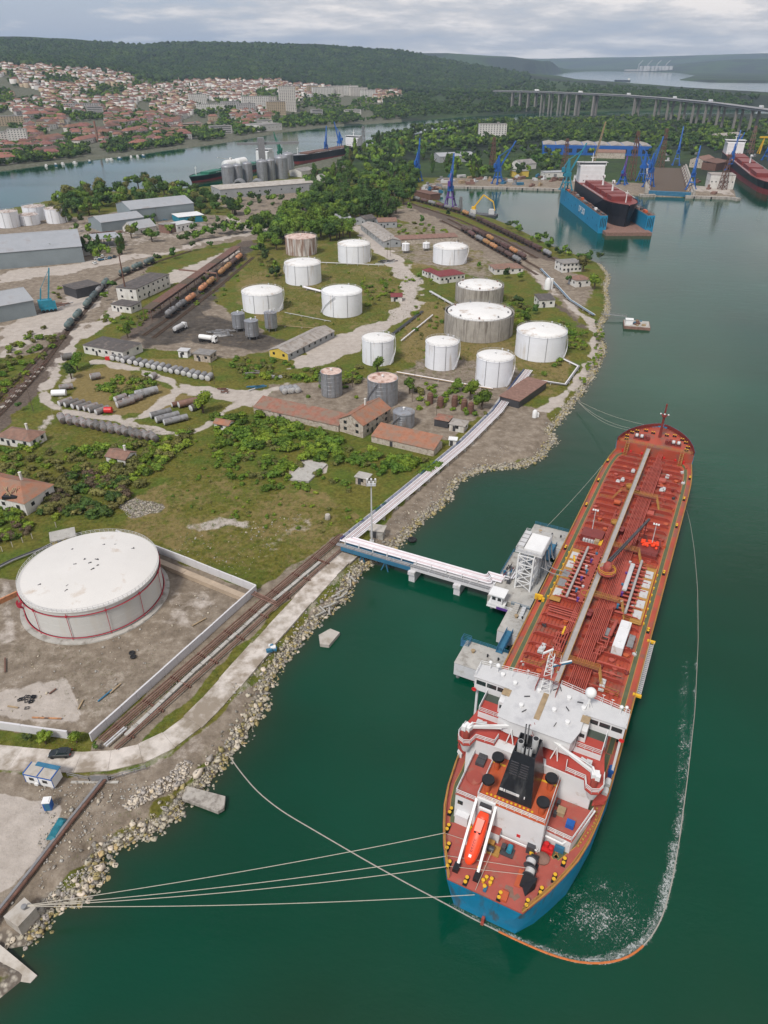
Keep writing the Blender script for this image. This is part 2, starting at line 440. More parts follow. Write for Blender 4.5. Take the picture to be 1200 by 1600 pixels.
na, nr = 640,700
az = np.linspace(R(-56), R(52), na)
rr = 22 * np.exp(np.linspace(0, math.log(15500 / 22), nr))
AZ, RR = np.meshgrid(az, rr)
X, Y = RR * np.sin(AZ), RR * np.cos(AZ)
def land_sd(x, y):
 d = np.full(x.shape, 1e9)
 for P in WATERS: d = np.minimum(d, -sdist(x, y, P))
 return d
# profiles by azimuth: a sight line to a photo row becomes a ground height at a known distance
def prof(pts, r):
 a = [az_of(u, v) for u, v in pts]; z = [H + slope_of(v, u) * r for u, v in pts]
 return lambda A: np.interp(A, a, z)
town_top = prof([(-300,100),(0,96),(100,103),(180,110),(240,124),(300,126),(430,124),(480,134),(600,140),(660,146),(760,146),(900,146)],2700)
ridge = prof([(-300,60),(0,59),(100,63),(215,71),(280,67),(400,68),(500,71),(560,75),(640,81),(672,89),(705,96),(745,103),(790,109),(826,116),(900,124),(1100,131),(1300,145)],4500)
back1 = prof([(300,96),(600,90),(655,83),(700,83),(760,87),(800,88.5),(850,96),(862,93),(905,95.5),(950,101),(970,112),(1000,125)],7400)
back2 = prof([(300,97),(600,92),(700,90),(850,92),(930,90),(1000,89),(1100,86),(1200,83),(1400,84)],13500)
right1 = prof([(900,113),(980,110.5),(1040,105),(1075,99),(1110,96),(1150,92.5),(1200,92),(1400,90)],9800)
def sm(e0, e1, x):
 t = np.clip((x - e0) / (e1 - e0),0,1); return t * t * (3 - 2 * t)
def terrain(x, y, sd=None):
 sd = land_sd(x, y) if sd is None else sd
 r = np.hypot(x, y); A = np.arctan2(x, y)
 z = np.clip(sd * 0.40,-3.5,1.9)
 z = z + np.where(sd > 3,(vnoise(x, y, 9,3) - 0.5) * 0.25,0)
 canal = -sdist(x, y, WATERS[1])
 north = (r > 1500) | ((A < 0.05) & (r > 900))
 far = np.where(north & (canal > 0), canal, 0)
 tt = np.maximum(town_top(A),8.0); rg = np.maximum(ridge(A),8.0)
 up = 1.9 + (tt - 2) * sm(0,1,(r - 1250) / 1450.0) * sm(0,250, far)
 hill = (rg - tt) * sm(2600,4500, r) * sm(0,1,(5600 - r) / 900.0)
 zz = np.where(r > 1250, up + np.where(rg > tt, hill, (rg - tt) * sm(2600,4500, r)),1.9)
 zz = np.where(r > 4900, zz * sm(6000,4900, r) + 2, zz) + (vnoise(x, y, 420,5) - 0.5) * 26 * sm(2700,3600, r) * np.clip(rg / 150,0,1)
 b1 = np.maximum(back1(A),0) * sm(6000,7300, r) * sm(8900,7700, r)
 b2 = np.maximum(back2(A),0) * sm(11200,13500, r)
 r1 = np.maximum(right1(A),0) * sm(8300,9800, r)
 zz = np.maximum.reduce([zz, np.minimum(b1,400), np.minimum(b2,400), np.minimum(r1,400)])
 shore_ramp = sm(0,60, sd)
 return np.where((r > 1150) & (sd > 0), np.maximum(z, z * (1 - shore_ramp) + zz * shore_ramp), z)
SD = land_sd(X, Y)
Z = terrain(X, Y, SD)

# ---- what covers the ground, painted as material masks (dirt, pale gravel, dry grass, forest / oily, rubble, town, ballast)
CV = {k: np.zeros(X.shape) for k in ('dirt','pale','dry','forest','oil','rubble','town','ballast')}
near = RR < 1000
nx, ny = X[near], Y[near]; nrr = RR[near]
def cover(k, pts, width=None, amt=1.0, soft=None):
 P = GP(pts, 2.0)
 lo, hi = P.min(0) - 30, P.max(0) + 30
 sub = (nx > lo[0]) & (nx < hi[0]) & (ny > lo[1]) & (ny < hi[1])
 if not sub.any(): return
 x, y = nx[sub], ny[sub]
 s = np.maximum(nrr[sub] * 0.006,0.8) if soft is None else soft
 if width is None: d = sdist(x, y, P)
 else:
  wm = width * MPP(*np.mean(pts, 0)) / 2
  d = wm - seg_dist(x, y, P, False)
 d = d + (vnoise(x, y, 6,11) - 0.5) * 4 * (s if soft is None else soft)
 f = np.clip(0.5 + d / (2 * s),0,1) * amt
 a = CV[k][near]; a[sub] = np.maximum(a[sub], f); CV[k][near] = a
D = 'dirt'; Pp = 'pale'
cover(D, [(555,862),(590,822),(640,772),(700,712),(760,655),(790,630),(850,640),(875,668),(850,705),(760,730),(700,775),(640,830),(600,862),(575,885)])
cover(D, [(170,1172),(260,1085),(400,950),(545,845)],60)
cover(D, [(560,880),(480,960),(420,1050),(350,1110),(270,1180),(200,1200),(100,1215),(40,1210),(-60,1205),(-120,1560),(60,1500),(60,1420),(160,1320),(230,1270),(300,1210),(360,1150),(420,1060),(500,960),(560,900)])
cover(Pp, [(-60,905),(60,900),(240,860),(395,920),(150,1150),(-60,1140)], None, 0.34)
cover(D, [(-60,905),(60,900),(240,860),(395,920),(150,1150),(-60,1140)], None, 0.9)
cover(D, [(420,600),(560,590),(700,585),(820,590),(770,640),(700,690),(640,680),(560,660),(520,650),(420,625)], None, 0.85)
cover(D, [(660,560),(800,560),(850,600),(760,660),(690,640),(600,590)], None, 0.6)
cover(D, [(640,318),(740,355),(870,405),(930,450),(900,500),(830,430),(700,372),(600,335)], None, 0.9)
cover(D, [(580,345),(700,350),(800,410),(770,440),(600,400)], None, 0.55)
cover(D, [(190,540),(350,390),(400,380),(330,470),(450,540),(360,560)], None, 0.85)
cover(D, [(-40,380),(140,380),(300,350),(420,330),(400,370),(250,400),(190,470),(120,540),(20,560),(-80,560)], None, 0.8)
cover(D, [(330,345),(460,310),(500,310),(470,345),(380,385)], None, 0.7)
cover(D, [(655,296),(880,300),(1300,312),(1300,225),(1000,232),(830,262),(700,272)], None, 0.9)
cover(D, [(500,390),(620,440),(600,500),(500,520),(440,470)], None, 0.25)
cover('oil',[(205,525),(285,470),(375,385),(400,385),(320,490),(380,505),(450,535),(400,552),(300,535),(225,545)], None, 0.62)
cover('ballast',[(110,520),(60,590),(0,650),(-60,720)],46)
cover('ballast',[(205,525),(300,445),(390,378)],30)
cover('ballast',[(640,318),(740,360),(860,404)],26)
cover('ballast',[(800,435),(860,468),(915,512)],8,0.7)
cover('dry',[(380,380),(600,380),(640,480),(560,520),(420,510),(360,470)], None, 0.45)
cover('dry',[(640,470),(720,470),(900,560),(880,620),(760,620),(620,560)], None, 0.6)
cover('dry',[(270,560),(330,560),(330,600),(220,560)], None, 0.8)
cover('dry',[(120,580),(180,570),(300,620),(250,650),(110,640)], None, 0.9)
cover('dry',[(200,780),(330,720),(440,740),(560,790),(560,840),(440,900),(300,870),(180,830)], None, 0.5)
cover('dry',[(0,640),(110,640),(230,690),(120,760),(0,740)], None, 0.35)
cover('dry',[(640,390),(760,390),(760,420),(640,420)], None, 0.6)
# gravel yards, dirt roads, slabs
cover(Pp, [(833,423),(860,450),(905,487),(920,497),(930,515),(933,545),(920,575),(900,600),(880,618),(850,640)],13)
cover(Pp, [(556,350),(582,378),(617,407),(641,440),(642,470),(617,500),(570,518),(520,538),(478,562)],30)
cover(Pp, [(455,575),(470,555),(520,520),(580,515),(560,550),(500,570)])
cover(Pp, [(130,505),(120,530),(100,560),(75,600),(70,628),(100,642),(160,652),(220,667),(280,680),(320,667),(352,640),(392,622),(450,600)],17)
cover(Pp, [(60,680),(100,610),(115,560)],14,0.6)
cover(Pp, [(150,566),(200,572),(265,595),(280,610),(240,642),(205,655)],17)
cover(Pp, [(270,595),(340,608),(420,612),(400,635),(340,625),(280,612)])
cover(Pp, [(175,470),(150,500),(120,530),(140,530),(190,490),(205,470)])
cover(Pp, [(200,405),(260,395),(330,375),(420,360)],16)
cover(Pp, [(0,440),(100,428),(200,408),(210,396),(110,412),(0,425)])
cover(Pp, [(255,430),(330,400),(380,390),(300,440),(240,450)], None, 0.8)
cover(Pp, [(0,510),(60,490),(110,460),(180,440),(160,470),(90,520),(0,560)], None, 0.9)
cover(Pp, [(360,340),(390,360),(420,340),(500,330)],16,0.9)
cover(Pp, [(-40,1240),(40,1246),(96,1262),(86,1300),(30,1375),(-60,1420)], None, 1.0,0.5)
cover(Pp, [(20,1078),(62,1066),(105,1058),(128,1112),(118,1128),(-40,1118),(-10,1085)], None, 0.8,0.6)
cover(Pp, [(0,895),(22,905),(30,1000),(0,1010)], None, 0.5)
cover(Pp, [(270,925),(330,915),(360,935),(310,960),(280,985),(235,1000)], None, 0.5,3)
cover(Pp, [(290,820),(340,808),(385,815),(395,830),(360,822),(330,830),(300,838)], None, 0.75,2)
cover(Pp, [(400,850),(450,810),(490,800),(470,830),(420,870)], None, 0.45,4)
cover(Pp, [(445,740),(470,718),(512,724),(508,738),(470,752)], None, 0.9,0.8)
cover(Pp, [(-30,1180),(130,1195),(215,1195),(270,1170),(330,1110),(400,1022),(480,935),(556,862)],52,0.42)
cover(Pp, [(640,800),(700,735),(760,680),(800,660)],16,0.35)
cover(Pp, [(640,600),(700,640),(790,640)],12,0.3)
cover(Pp, [(1040,300),(1100,300),(1150,306),(1140,285),(1100,280)], None, 0.6)
cover(Pp, [(700,290),(880,294)],9,0.5)
cover(Pp, [(150,1225),(240,1215),(300,1195),(360,1120),(420,1050),(400,1060),(330,1130),(250,1195),(180,1215)], None, .4,3)
cover(Pp, [(70,1405),(120,1340),(190,1280),(150,1270),(90,1340)], None, .5,3)
cover(Pp, [(90,352),(200,345),(330,345),(400,352),(300,372),(150,392),(90,385)], None, .45,8)
cover(D, [(60,345),(200,330),(380,338),(420,350),(300,385),(100,400)], None, .95)
cover(D, [(330,308),(500,296),(560,320),(470,330),(380,345)], None, .85)
cover(D, [(0,330),(110,345),(100,400),(-60,410)], None, .9)
cover('rubble',[(178,788),(210,780),(252,790),(248,797),(222,806),(205,812),(195,800)], None, 1.0,1.2)
cover('rubble',[(90,1390),(120,1380),(150,1360),(145,1340),(120,1350),(80,1390),(60,1410)], None, 0.6,2)
CV['rubble'] = np.maximum(CV['rubble'],(RR < 420) * 0.75 * sm(4.5,0.5, SD) * (SD > -4))
TOWN = [(-300,290),(0,266),(125,250),(230,238),(320,226),(440,206),(600,191),(650,188),(640,150),(560,128),(430,118),(250,118),(180,108),(0,92),(-300,96)]
Az_in = np.zeros(X.shape)
CV['forest'] = np.maximum(sm(2500,2800, RR), sm(1500,1900, RR) * (AZ > 0.02)) * 1.0
CV['forest'] = np.where((RR > 900) & (RR < 1700) & (AZ > -0.05), np.maximum(CV['forest'],0.7), CV['forest'])
CV['town'] = ((RR > 980) & (RR < 2750) & (AZ < 0.06)) * 0.75
wx = vnoise(X, Y, 700,21)
CV['dry'] = np.where(RR > 7500, sm(0.5,0.62, wx) * 0.7, CV['dry'])

ground_m = bpy.data.materials.new('ground'); ground_m.use_nodes = True
t = ground_m.node_tree; pb = t.nodes['Principled BSDF']
pb.inputs['Roughness'].default_value = 0.95; pb.inputs['Specular IOR Level'].default_value = 0.15
co = N(t, 'ShaderNodeNewGeometry').outputs['Position']
def gn(sc, det=6, rough=0.62):
 n = N(t, 'ShaderNodeTexNoise'); n.inputs['Scale'].default_value = sc; n.inputs['Detail'].default_value = det; n.inputs['Roughness'].default_value = rough
 t.links.new(co, n.inputs['Vector']); return n.outputs[0]
nA, nB, nC, nD = gn(0.9,6,0.7), gn(0.09), gn(0.022,5), gn(0.35,7,0.7)
grass = ramp(t, nA, [(0.25,(0.044,0.043,0.008)),(0.5,(0.112,0.104,0.019)),(0.78,(0.190,0.170,0.046))])
lush = ramp(t, nA, [(0.25,(0.034,0.056,0.008)),(0.75,(0.115,0.150,0.022))])
grass = mix(t, ramp(t, nB, [(0.42,0.0),(0.62,1.0)]), grass, lush)
straw = ramp(t, nA, [(0.25,(0.115,0.09,0.030)),(0.75,(0.235,0.18,0.075))])
dirt = ramp(t, nD, [(0.25,(0.104,0.082,0.060)),(0.5,(0.20,0.163,0.125)),(0.75,(0.32,0.275,0.22))])
pale = ramp(t, nD, [(0.25,(0.29,0.255,0.22)),(0.75,(0.46,0.41,0.365))])
oil = ramp(t, nD, [(0.3,(0.018,0.016,0.014)),(0.7,(0.115,0.098,0.082))])
vor = N(t, 'ShaderNodeTexVoronoi'); vor.inputs['Scale'].default_value = 1.3; t.links.new(co, vor.inputs['Vector'])
rub = mix(t, ramp(t, vor.outputs['Distance'],[(0.1,0.0),(0.6,1.0)]),(0.46,0.42,0.35),(0.13,0.11,0.09))
ball = ramp(t, nA, [(0.25,(0.055,0.042,0.034)),(0.75,(0.16,0.125,0.10))])
townc = ramp(t, nD, [(0.3,(0.05,0.062,0.03)),(0.55,(0.11,0.11,0.08)),(0.7,(0.26,0.24,0.21))])
forest = ramp(t, gn(0.06,8,0.75),[(0.25,(0.012,0.026,0.010)),(0.5,(0.034,0.058,0.018)),(0.8,(0.066,0.098,0.028))])
forest2 = ramp(t, gn(0.06,8,0.75),[(0.25,(0.012,0.017,0.013)),(0.8,(0.035,0.045,0.028))])
forest = mix(t, ramp(t, gn(0.0022,3),[(0.46,0.0),(0.54,1.0)]), forest, forest2)
def att(name):
 a = N(t, 'ShaderNodeAttribute', attribute_name=name); s = N(t, 'ShaderNodeSeparateColor')
 t.links.new(a.outputs['Color'], s.inputs[0]); return list(s.outputs) + [a.outputs['Alpha']]
c1, c2 = att('cover_a'), att('cover_b')
pert = math_node(t, 'SUBTRACT', math_node(t, 'ADD', math_node(t, 'MULTIPLY', nD, 0.75), math_node(t, 'MULTIPLY', nB, 0.55)),0.65)
def lay(c, mask, colr, am=1.1):
 f = math_node(t, 'ADD', mask, math_node(t, 'MULTIPLY', pert, am))
 f = math_node(t, 'MULTIPLY', ramp(t, f, [(0.40,0.0),(0.60,1.0)]), ramp(t, mask, [(0.02,0.0),(0.12,1.0)]))
 return mix(t, f, c, colr)
c = grass
c = lay(c, math_node(t, 'ADD', c1[2], math_node(t, 'MULTIPLY', math_node(t, 'SUBTRACT', nC, 0.5),0.9)), straw, 1.3)
c = lay(c, c1[0], dirt); c = lay(c, c2[3], ball); c = lay(c, c2[0], oil); c = lay(c, c1[1], pale, 0.8); c = lay(c, c2[1], rub, 1.2)
c = lay(c, c2[2], townc); c = lay(c, c1[3], forest, 0.6)
# below the water line: weed and silt
zz = N(t, 'ShaderNodeSeparateXYZ'); t.links.new(co, zz.inputs[0])
c = mix(t, ramp(t, math_node(t, 'MULTIPLY', math_node(t, 'ADD', zz.outputs[2],3.5),0.2),[(0.62,1.0),(0.71,0.0)]), c, (0.055,0.050,0.028))
t.links.new(c, pb.inputs['Base Color'])
bm = N(t, 'ShaderNodeBump'); bm.inputs['Strength'].default_value = 0.9; bm.inputs['Distance'].default_value = 0.35
t.links.new(nA, bm.inputs['Height']); t.links.new(bm.outputs[0], pb.inputs['Normal'])

idx = np.arange(na * nr).reshape(nr, na)
q = np.stack([idx[:-1, :-1], idx[:-1,1:], idx[1:, 1:], idx[1:, :-1]],-1)
top = np.maximum.reduce([Z[:-1, :-1], Z[:-1,1:], Z[1:, 1:], Z[1:, :-1]])
rq = RR[:-1, :-1]; aq = AZ[:-1, :-1]
canal_n = -sdist(X[:-1, :-1], Y[:-1, :-1], WATERS[1])
keep = top > -3.3
V = np.stack([X, Y, Z],-1).reshape(-1,3)
A1 = np.stack([CV['dirt'], CV['pale'], CV['dry'], CV['forest']],-1).reshape(-1,4)
A2 = np.stack([CV['oil'], CV['rubble'], CV['town'], CV['ballast']],-1).reshape(-1,4)
canal_axis = np.array([G(u, v) for u, v in ((-700,360),(0,300),(290,268),(500,222),(650,199),(875,179),(1200,174),(1500,170))])
beyond = rq > np.interp(aq, np.arctan2(canal_axis[:, 0], canal_axis[:, 1]), np.hypot(canal_axis[:, 0], canal_axis[:, 1]))
for nm, sel in (('ground', keep & ~beyond),('town_hillside', keep & beyond & (rq < 4900)),('distant_hills', keep & beyond & (rq >= 4900))):
 qs = q[sel]; used, inv = np.unique(qs, return_inverse=True)
 me = np_mesh(nm, V[used], inv.reshape(-1,4)[:, ::-1], ground_m, {'cover_a': A1[used],'cover_b': A2[used]}, True, None, 4)
 link(nm, me, kind='structure')

wm = bpy.data.materials.new('water'); wm.use_nodes = True
t = wm.node_tree; pb = t.nodes['Principled BSDF']
co = N(t, 'ShaderNodeNewGeometry').outputs['Position']
nlow = N(t, 'ShaderNodeTexNoise'); nlow.inputs['Scale'].default_value = 0.011; nlow.inputs['Detail'].default_value = 4; t.links.new(co, nlow.inputs['Vector'])
sha = N(t, 'ShaderNodeAttribute', attribute_name='shallow')
t.links.new(mix(t, math_node(t, 'MULTIPLY', sha.outputs['Fac'],0.85), ramp(t, nlow.outputs[0],[(0.33,(0.0012,0.0310,0.0135)),(0.67,(0.0,0.0520,0.0275))]),(0.026,0.026,0.013)), pb.inputs['Base Color'])
pb.inputs['Roughness'].default_value = 0.06; pb.inputs['IOR'].default_value = 1.33; pb.inputs['Specular IOR Level'].default_value = .42
h = None
for sc, st in ((0.10,0.30),(0.45,0.10),(1.6,0.055)):
 mp = N(t, 'ShaderNodeMapping'); mp.inputs['Scale'].default_value = (1.0,1.9,1.0); mp.inputs['Rotation'].default_value = (0,0,0.4)
 n = N(t, 'ShaderNodeTexNoise'); n.inputs['Scale'].default_value = sc; n.inputs['Detail'].default_value = 3
 t.links.new(co, mp.inputs[0]); t.links.new(mp.outputs[0], n.inputs['Vector'])
 v = math_node(t, 'MULTIPLY', n.outputs[0], st); h = v if h is None else math_node(t, 'ADD', h, v)
calm = N(t, 'ShaderNodeTexNoise'); calm.inputs['Scale'].default_value = 0.006; calm.inputs['Detail'].default_value = 4
mp = N(t, 'ShaderNodeMapping'); mp.inputs['Scale'].default_value = (0.6,2.2,1.0); mp.inputs['Rotation'].default_value = (0,0,-0.3)
t.links.new(co, mp.inputs[0]); t.links.new(mp.outputs[0], calm.inputs['Vector'])
bm = N(t, 'ShaderNodeBump'); bm.inputs['Distance'].default_value = 0.9
t.links.new(ramp(t, calm.outputs[0],[(0.38,0.14),(0.62,0.50)]), bm.inputs['Strength'])
t.links.new(h, bm.inputs['Height']); t.links.new(bm.outputs[0], pb.inputs['Normal'])
MB().add([(-16000,-300,-.03),(16000,-300,-.03),(16000,15500,-.03),(-16000,15500,-.03)],[(0,1,2,3)]).obj('deep_water', wm, kind='structure')
wr = np.arange(0, nr, 2); wa = np.arange(0, na, 2); wi = np.arange(len(wr) * len(wa)).reshape(len(wr), len(wa)); g = np.ix_(wr, wa)
wq = np.stack([wi[:-1, :-1], wi[:-1,1:], wi[1:, 1:], wi[1:, :-1]],-1).reshape(-1,4)
SHL = np.clip(np.exp(-np.maximum(-SD[g],0) / (2.6 + 3.2 * vnoise(X[g], Y[g],14,51))),0,1) * (RR[g] < 700)
link('water', np_mesh('water', np.stack([X[g], Y[g],0 * X[g]],-1).reshape(-1,3), wq[:, ::-1], wm, {'shallow': np.stack([SHL] * 4,-1).reshape(-1,4)}, True, None, 4), kind='structure')
hz = bpy.data.materials.new('haze'); hz.use_nodes = True
t = hz.node_tree; t.nodes.remove(t.nodes['Principled BSDF'])
pv = N(t, 'ShaderNodeVolumePrincipled'); pv.inputs['Density'].default_value = 5.6e-5
pv.inputs['Color'].default_value = (0.60,0.78,1.0,1); pv.inputs['Anisotropy'].default_value = 0.1
t.links.new(pv.outputs[0],[n for n in t.nodes if n.type == 'OUTPUT_MATERIAL'][0].inputs['Volume'])
BX(0,7600,-5.4,34000,16400,425).obj('haze', hz, kind='stuff')
def hgt(x, y): return float(terrain(np.array([x], float), np.array([y], float))[0])
def GG(u, v, z=2.0):
 x, y = G(u, v, z); return (x, y, z)
# ------------------------------------------------------------------ roads and shore slabs
def ribbon_pts(px, z=2.0, step=6.0):
 P = GP(px, z); s = np.r_[0, np.cumsum(np.hypot(*np.diff(P, axis=0).T))]
 k = max(2, int(s[-1] / step) + 1); u = np.linspace(0, s[-1], k)
 Q = np.stack([np.interp(u, s, P[:, 0]), np.interp(u, s, P[:, 1])],-1)
 for _ in range(3): Q[1:-1] = (Q[:-2] + 2 * Q[1:-1] + Q[2:]) / 4
 return Q
road = thing('concrete_road','pale','x'); del road['label'], road['category']; road['kind'] = 'structure'
Q = ribbon_pts([(-70,1176),(0,1183),(60,1189),(130,1195),(200,1194),(235,1186),(268,1165),(312,1123),(355,1072),(400,1018),(440,975),(480,930),(520,886),(553,858)])
T = np.gradient(Q, axis=0); T /= np.hypot(*T.T)[:, None]; Nn = np.stack([T[:, 1],-T[:, 0]],-1)
for i in range(len(Q) - 1):
 wd = 2.65 + 0.25 * uni(-1,1); g = 0.02
 a, b = Q[i] + T[i] * g, Q[i + 1] - T[i + 1] * g
 q = [tuple(a - Nn[i] * wd), tuple(a + Nn[i] * wd), tuple(b + Nn[i + 1] * wd), tuple(b - Nn[i + 1] * wd)]
 z = 2.12 + uni(-0.015,0.015)
 MB().prism(q, 1.6, z).obj('road_slab', M.road_concrete, road)

# slipway and mooring block at the water
MB().add([(*G(-60,1452),1.7),(*G(0,1476,1.2),1.2),(*G(58,1524,0.3),0.3),(*G(0,1580),-1.2),(*G(-80,1660),-1.2),
          (*G(-60,1452),-2),(*G(0,1476),-2),(*G(58,1524),-2),(*G(0,1580),-2),(*G(-80,1660),-2)],
         [(4,3,2,1,0),(0,1,6,5),(1,2,7,6),(2,3,8,7),(3,4,9,8)]).obj('slipway', M.pale_concrete, kind='structure')
def block(name, label, cat, px, z0, z1, m, zt=None, group=None):
 P = [G(u, v, z1) for u, v in px]; c = np.mean(P, 0)
 o = MB().prism([(x - c[0], y - c[1]) for x, y in P], z0 - z1,0).obj(name, m, loc=(c[0], c[1], z1))
 return tag(o, label, cat, group)
mblk = block('mooring_block','pale concrete mooring block on the shore where the four stern ropes end','mooring block',[(5,1432),(38,1402),(56,1418),(28,1448)],0,3.4, M.pale_concrete)
LA([(0.28,0),(0.28,0.5),(0.45,0.55),(0.45,0.75),(0.1,0.8)],12,(0.5,0.5,0)).obj('bollard', M.mid_grey, mblk)
block('concrete_pier_stub','broken concrete pier stub jutting from the boulders into the green water','pier',[(292,1228),(352,1244),(350,1262),(340,1268),(284,1247)],.4,1.2, M.concrete_wall)
block('concrete_block','big square concrete block standing alone in the shallow water','block',[(498,992),(516,982),(531,988),(514,1008),(500,1006)],-3,0.9, M.pale_concrete)
block('slab_foundation','bare concrete foundation slab among green shrubs','slab',[(448,748),(478,719),(511,725),(482,752)],1.6,2.5, M.concrete)

# bund walls round the big tank
def wall_run(root, px, h, th, m, step=4.0, part='wall_panel', z0=1.7):
 for (a, b) in zip(px[:-1], px[1:]):
  p, q = np.array(G(*a, 2.0)), np.array(G(*b, 2.0)); L = np.hypot(*(q - p)); k = max(1, int(L / step)); an = math.atan2(q[1] - p[1], q[0] - p[0])
  me = None
  for i in range(k):
   c = p + (q - p) * (i + 0.5) / k
   mb = BX(0,0,0, L / k - 0.05, th, h + (2 - z0)).box(0,0, h + 2 - z0, L / k - 0.05, th + 0.1,0.1)
   o = mb.obj(part, m, root) if me is None else link(part, me, root)
   me = o.data; o.location = (c[0], c[1], z0 + uni(-0.04,0.04)); o.rotation_euler = (0,0, an + uni(-.004,.004))
bund = thing('bund_wall','white concrete bund wall round the big storage tank','wall')
wall_run(bund, [(183,838),(290,880),(401,925),(143,1158)],2.1,0.3, M.bund_white)
bund2 = thing('bund_wall','low pale concrete wall between the big tank yard and the road','wall')
wall_run(bund2,[(-60,1133),(0,1138),(108,1153)],1.9,0.3, M.bund_white)
ben = thing('embankment_bench','tan concrete bench along the inside of the bund wall','bench')
wall_run(ben, [(245,880),(385,938)],1.1,1.6, M.bench_tan, 8,'bench_slab')

# ------------------------------------------------------------------ storage tanks
def rim_rail(R_, n, h=1.0):
 mb = MB()
 for k in range(n):
  a, b = 2 * PI * k / n, 2 * PI * (k + 1) / n
  p, q = (R_ * cos(a), R_ * sin(a),0),(R_ * cos(b), R_ * sin(b),0)
  mb.beam(p, (p[0], p[1], h),0.06)
  mb.beam((p[0], p[1], h),(q[0], q[1], h),0.06); mb.beam((p[0], p[1], h / 2),(q[0], q[1], h / 2),0.05)
 return mb
def tank_dims(ul, ur, vb, vr, zg=2.0):
 uc = (ul + ur) / 2
 x, y = G(uc, vb, zg); rim = H + slope_of(vr, uc) * math.hypot(x, y); r = 0.5 * (ur - ul) * MPP(uc, vb, zg); y += r
 th = np.linspace(0,2 * PI, 180)
 def pj(X_, Y_, Z_):
  d = Y_ * cT - (Z_ - H) * sT
  return 600 + F * X_ / d, 800 - F * (Y_ * sT + (Z_ - H) * cT) / d
 for _ in range(40):
  U, Vr = pj(x + r * np.cos(th), y + r * np.sin(th), rim); _u, Vb = pj(x + r * np.cos(th), y + r * np.sin(th), zg)
  m_ = MPP(uc, vb, zg)
  x += 0.5 * ((ul + ur) - (U.min() + U.max())) * m_ * .8
  r += 0.5 * ((ur - ul) - (U.max() - U.min())) * m_ * .8
  y -= (vb - Vb.max()) * m_ * 1.2
  rim -= (vr - Vr.max()) * m_ * 1.0
 q = math.hypot(x, y)
 return x, y, r, rim - zg, (x / q, y / q)
def tank(ul, ur, vb, vr, label, sm_, rm_, rise=0.14, name='storage_tank', group=None, stair=True, rail=True, bands=3, n=48, vents=2, zg=2.0, legs=0):
 x, y, r, h, (ux, uy) = tank_dims(ul, ur, vb, vr, zg)
 face = math.atan2(-uy, -ux)
 t = thing(name, label, 'tank',(x, y, zg),0, group)
 zl = 1.6 if legs else 0.0
 mb = LA([(r, zl),(r, h)], n) if not legs else LA([(0.3, zl - 0.8),(r, zl),(r, h)], n)
 for k in range(1, bands + 1): mb.lathe([(r + 0.012, h * k / (bands + 1) - 0.05),(r + 0.05, h * k / (bands + 1)),(r + 0.012, h * k / (bands + 1) + 0.05)], n)
 mb.lathe([(r + 0.002, h - 0.22),(r + 0.12, h - 0.18),(r + 0.12, h + 0.02),(r - 0.1, h + 0.03)], n)
 mb.obj('shell', sm_, t, True)
 prof_ = [(r - 0.12, h + 0.02)] + [(r * cos(a), h + r * rise * sin(a) ** 1.0) for a in np.linspace(0.25,1.45,6)] + [(0.02, h + r * rise)]
 LA(prof_, n).obj('roof', rm_, t, True)
 if rail: rim_rail(r + 0.05, max(14, int(r * 2.4))).obj('guard_rail', M.pale_grey, t).location = (0,0, h)
 LA([(0.3,0),(0.3,0.6),(0.5,0.65),(0.5,0.9),(0.05,1.1)],10).obj('roof_vent', M.white, t, True).location = (0,0, h + r * rise - 0.05)
 for k in range(vents):
  a = face + 2.2 + k * 0.5
  LA([(0.25,0),(0.25,0.9),(0.4,0.95),(0.4,1.15),(0.05,1.2)],8).obj('breather_valve', M.pale_grey, t, True).location = (r * 0.85 * cos(a), r * 0.85 * sin(a), h + r * rise * 0.3)
 for a in (face - 0.45, face + 0.25):
  CY((cos(a) * (r + 0.14), sin(a) * (r + 0.14),0.2 + zl),(cos(a) * (r + 0.14), sin(a) * (r + 0.14), h + 0.3),0.09, None, 6).obj('riser_pipe', M.mid_grey, t)
 if stair:
  mb = MB(); a0 = face + (-2.3,.75,-1.5,1.1)[int(ul) % 4]; K = max(8, int(h / 0.4)); da = min(1.2, h * 1.1 / r)
  for k in range(K):
   a = a0 + da * k / K; c_, s_ = cos(a), sin(a); zz_ = 0.3 + (h - 0.3) * k / K
   mb.beam((c_ * (r + 0.05), s_ * (r + 0.05), zz_),(c_ * (r + 0.85), s_ * (r + 0.85), zz_),0.28,0.05)
   a2 = a + da / K
   mb.beam((c_ * (r + 0.85), s_ * (r + 0.85), zz_ + 0.9),(cos(a2) * (r + 0.85), sin(a2) * (r + 0.85), zz_ + 0.9 + h / K),0.06)
   mb.beam((c_ * (r + 0.85), s_ * (r + 0.85), zz_ - 0.1),(cos(a2) * (r + 0.85), sin(a2) * (r + 0.85), zz_ - 0.1 + h / K),0.14,0.05)
  mb.obj('spiral_stair', M.white_tank if sm_ is WT else M.mid_grey, t)
 if legs:
  me = None
  for k in range(legs):
   a = 2 * PI * (k + 0.5) / legs
   o = BX(0,0,0,0.3,0.3, zl + 0.1).obj('leg', M.mid_grey, t) if me is None else link('leg', me, t)
   me = o.data; o.location = (cos(a) * r * 0.85, sin(a) * r * 0.85,0)
 return t, r, h, face
WT, WR = M.white_tank, M.white_roof
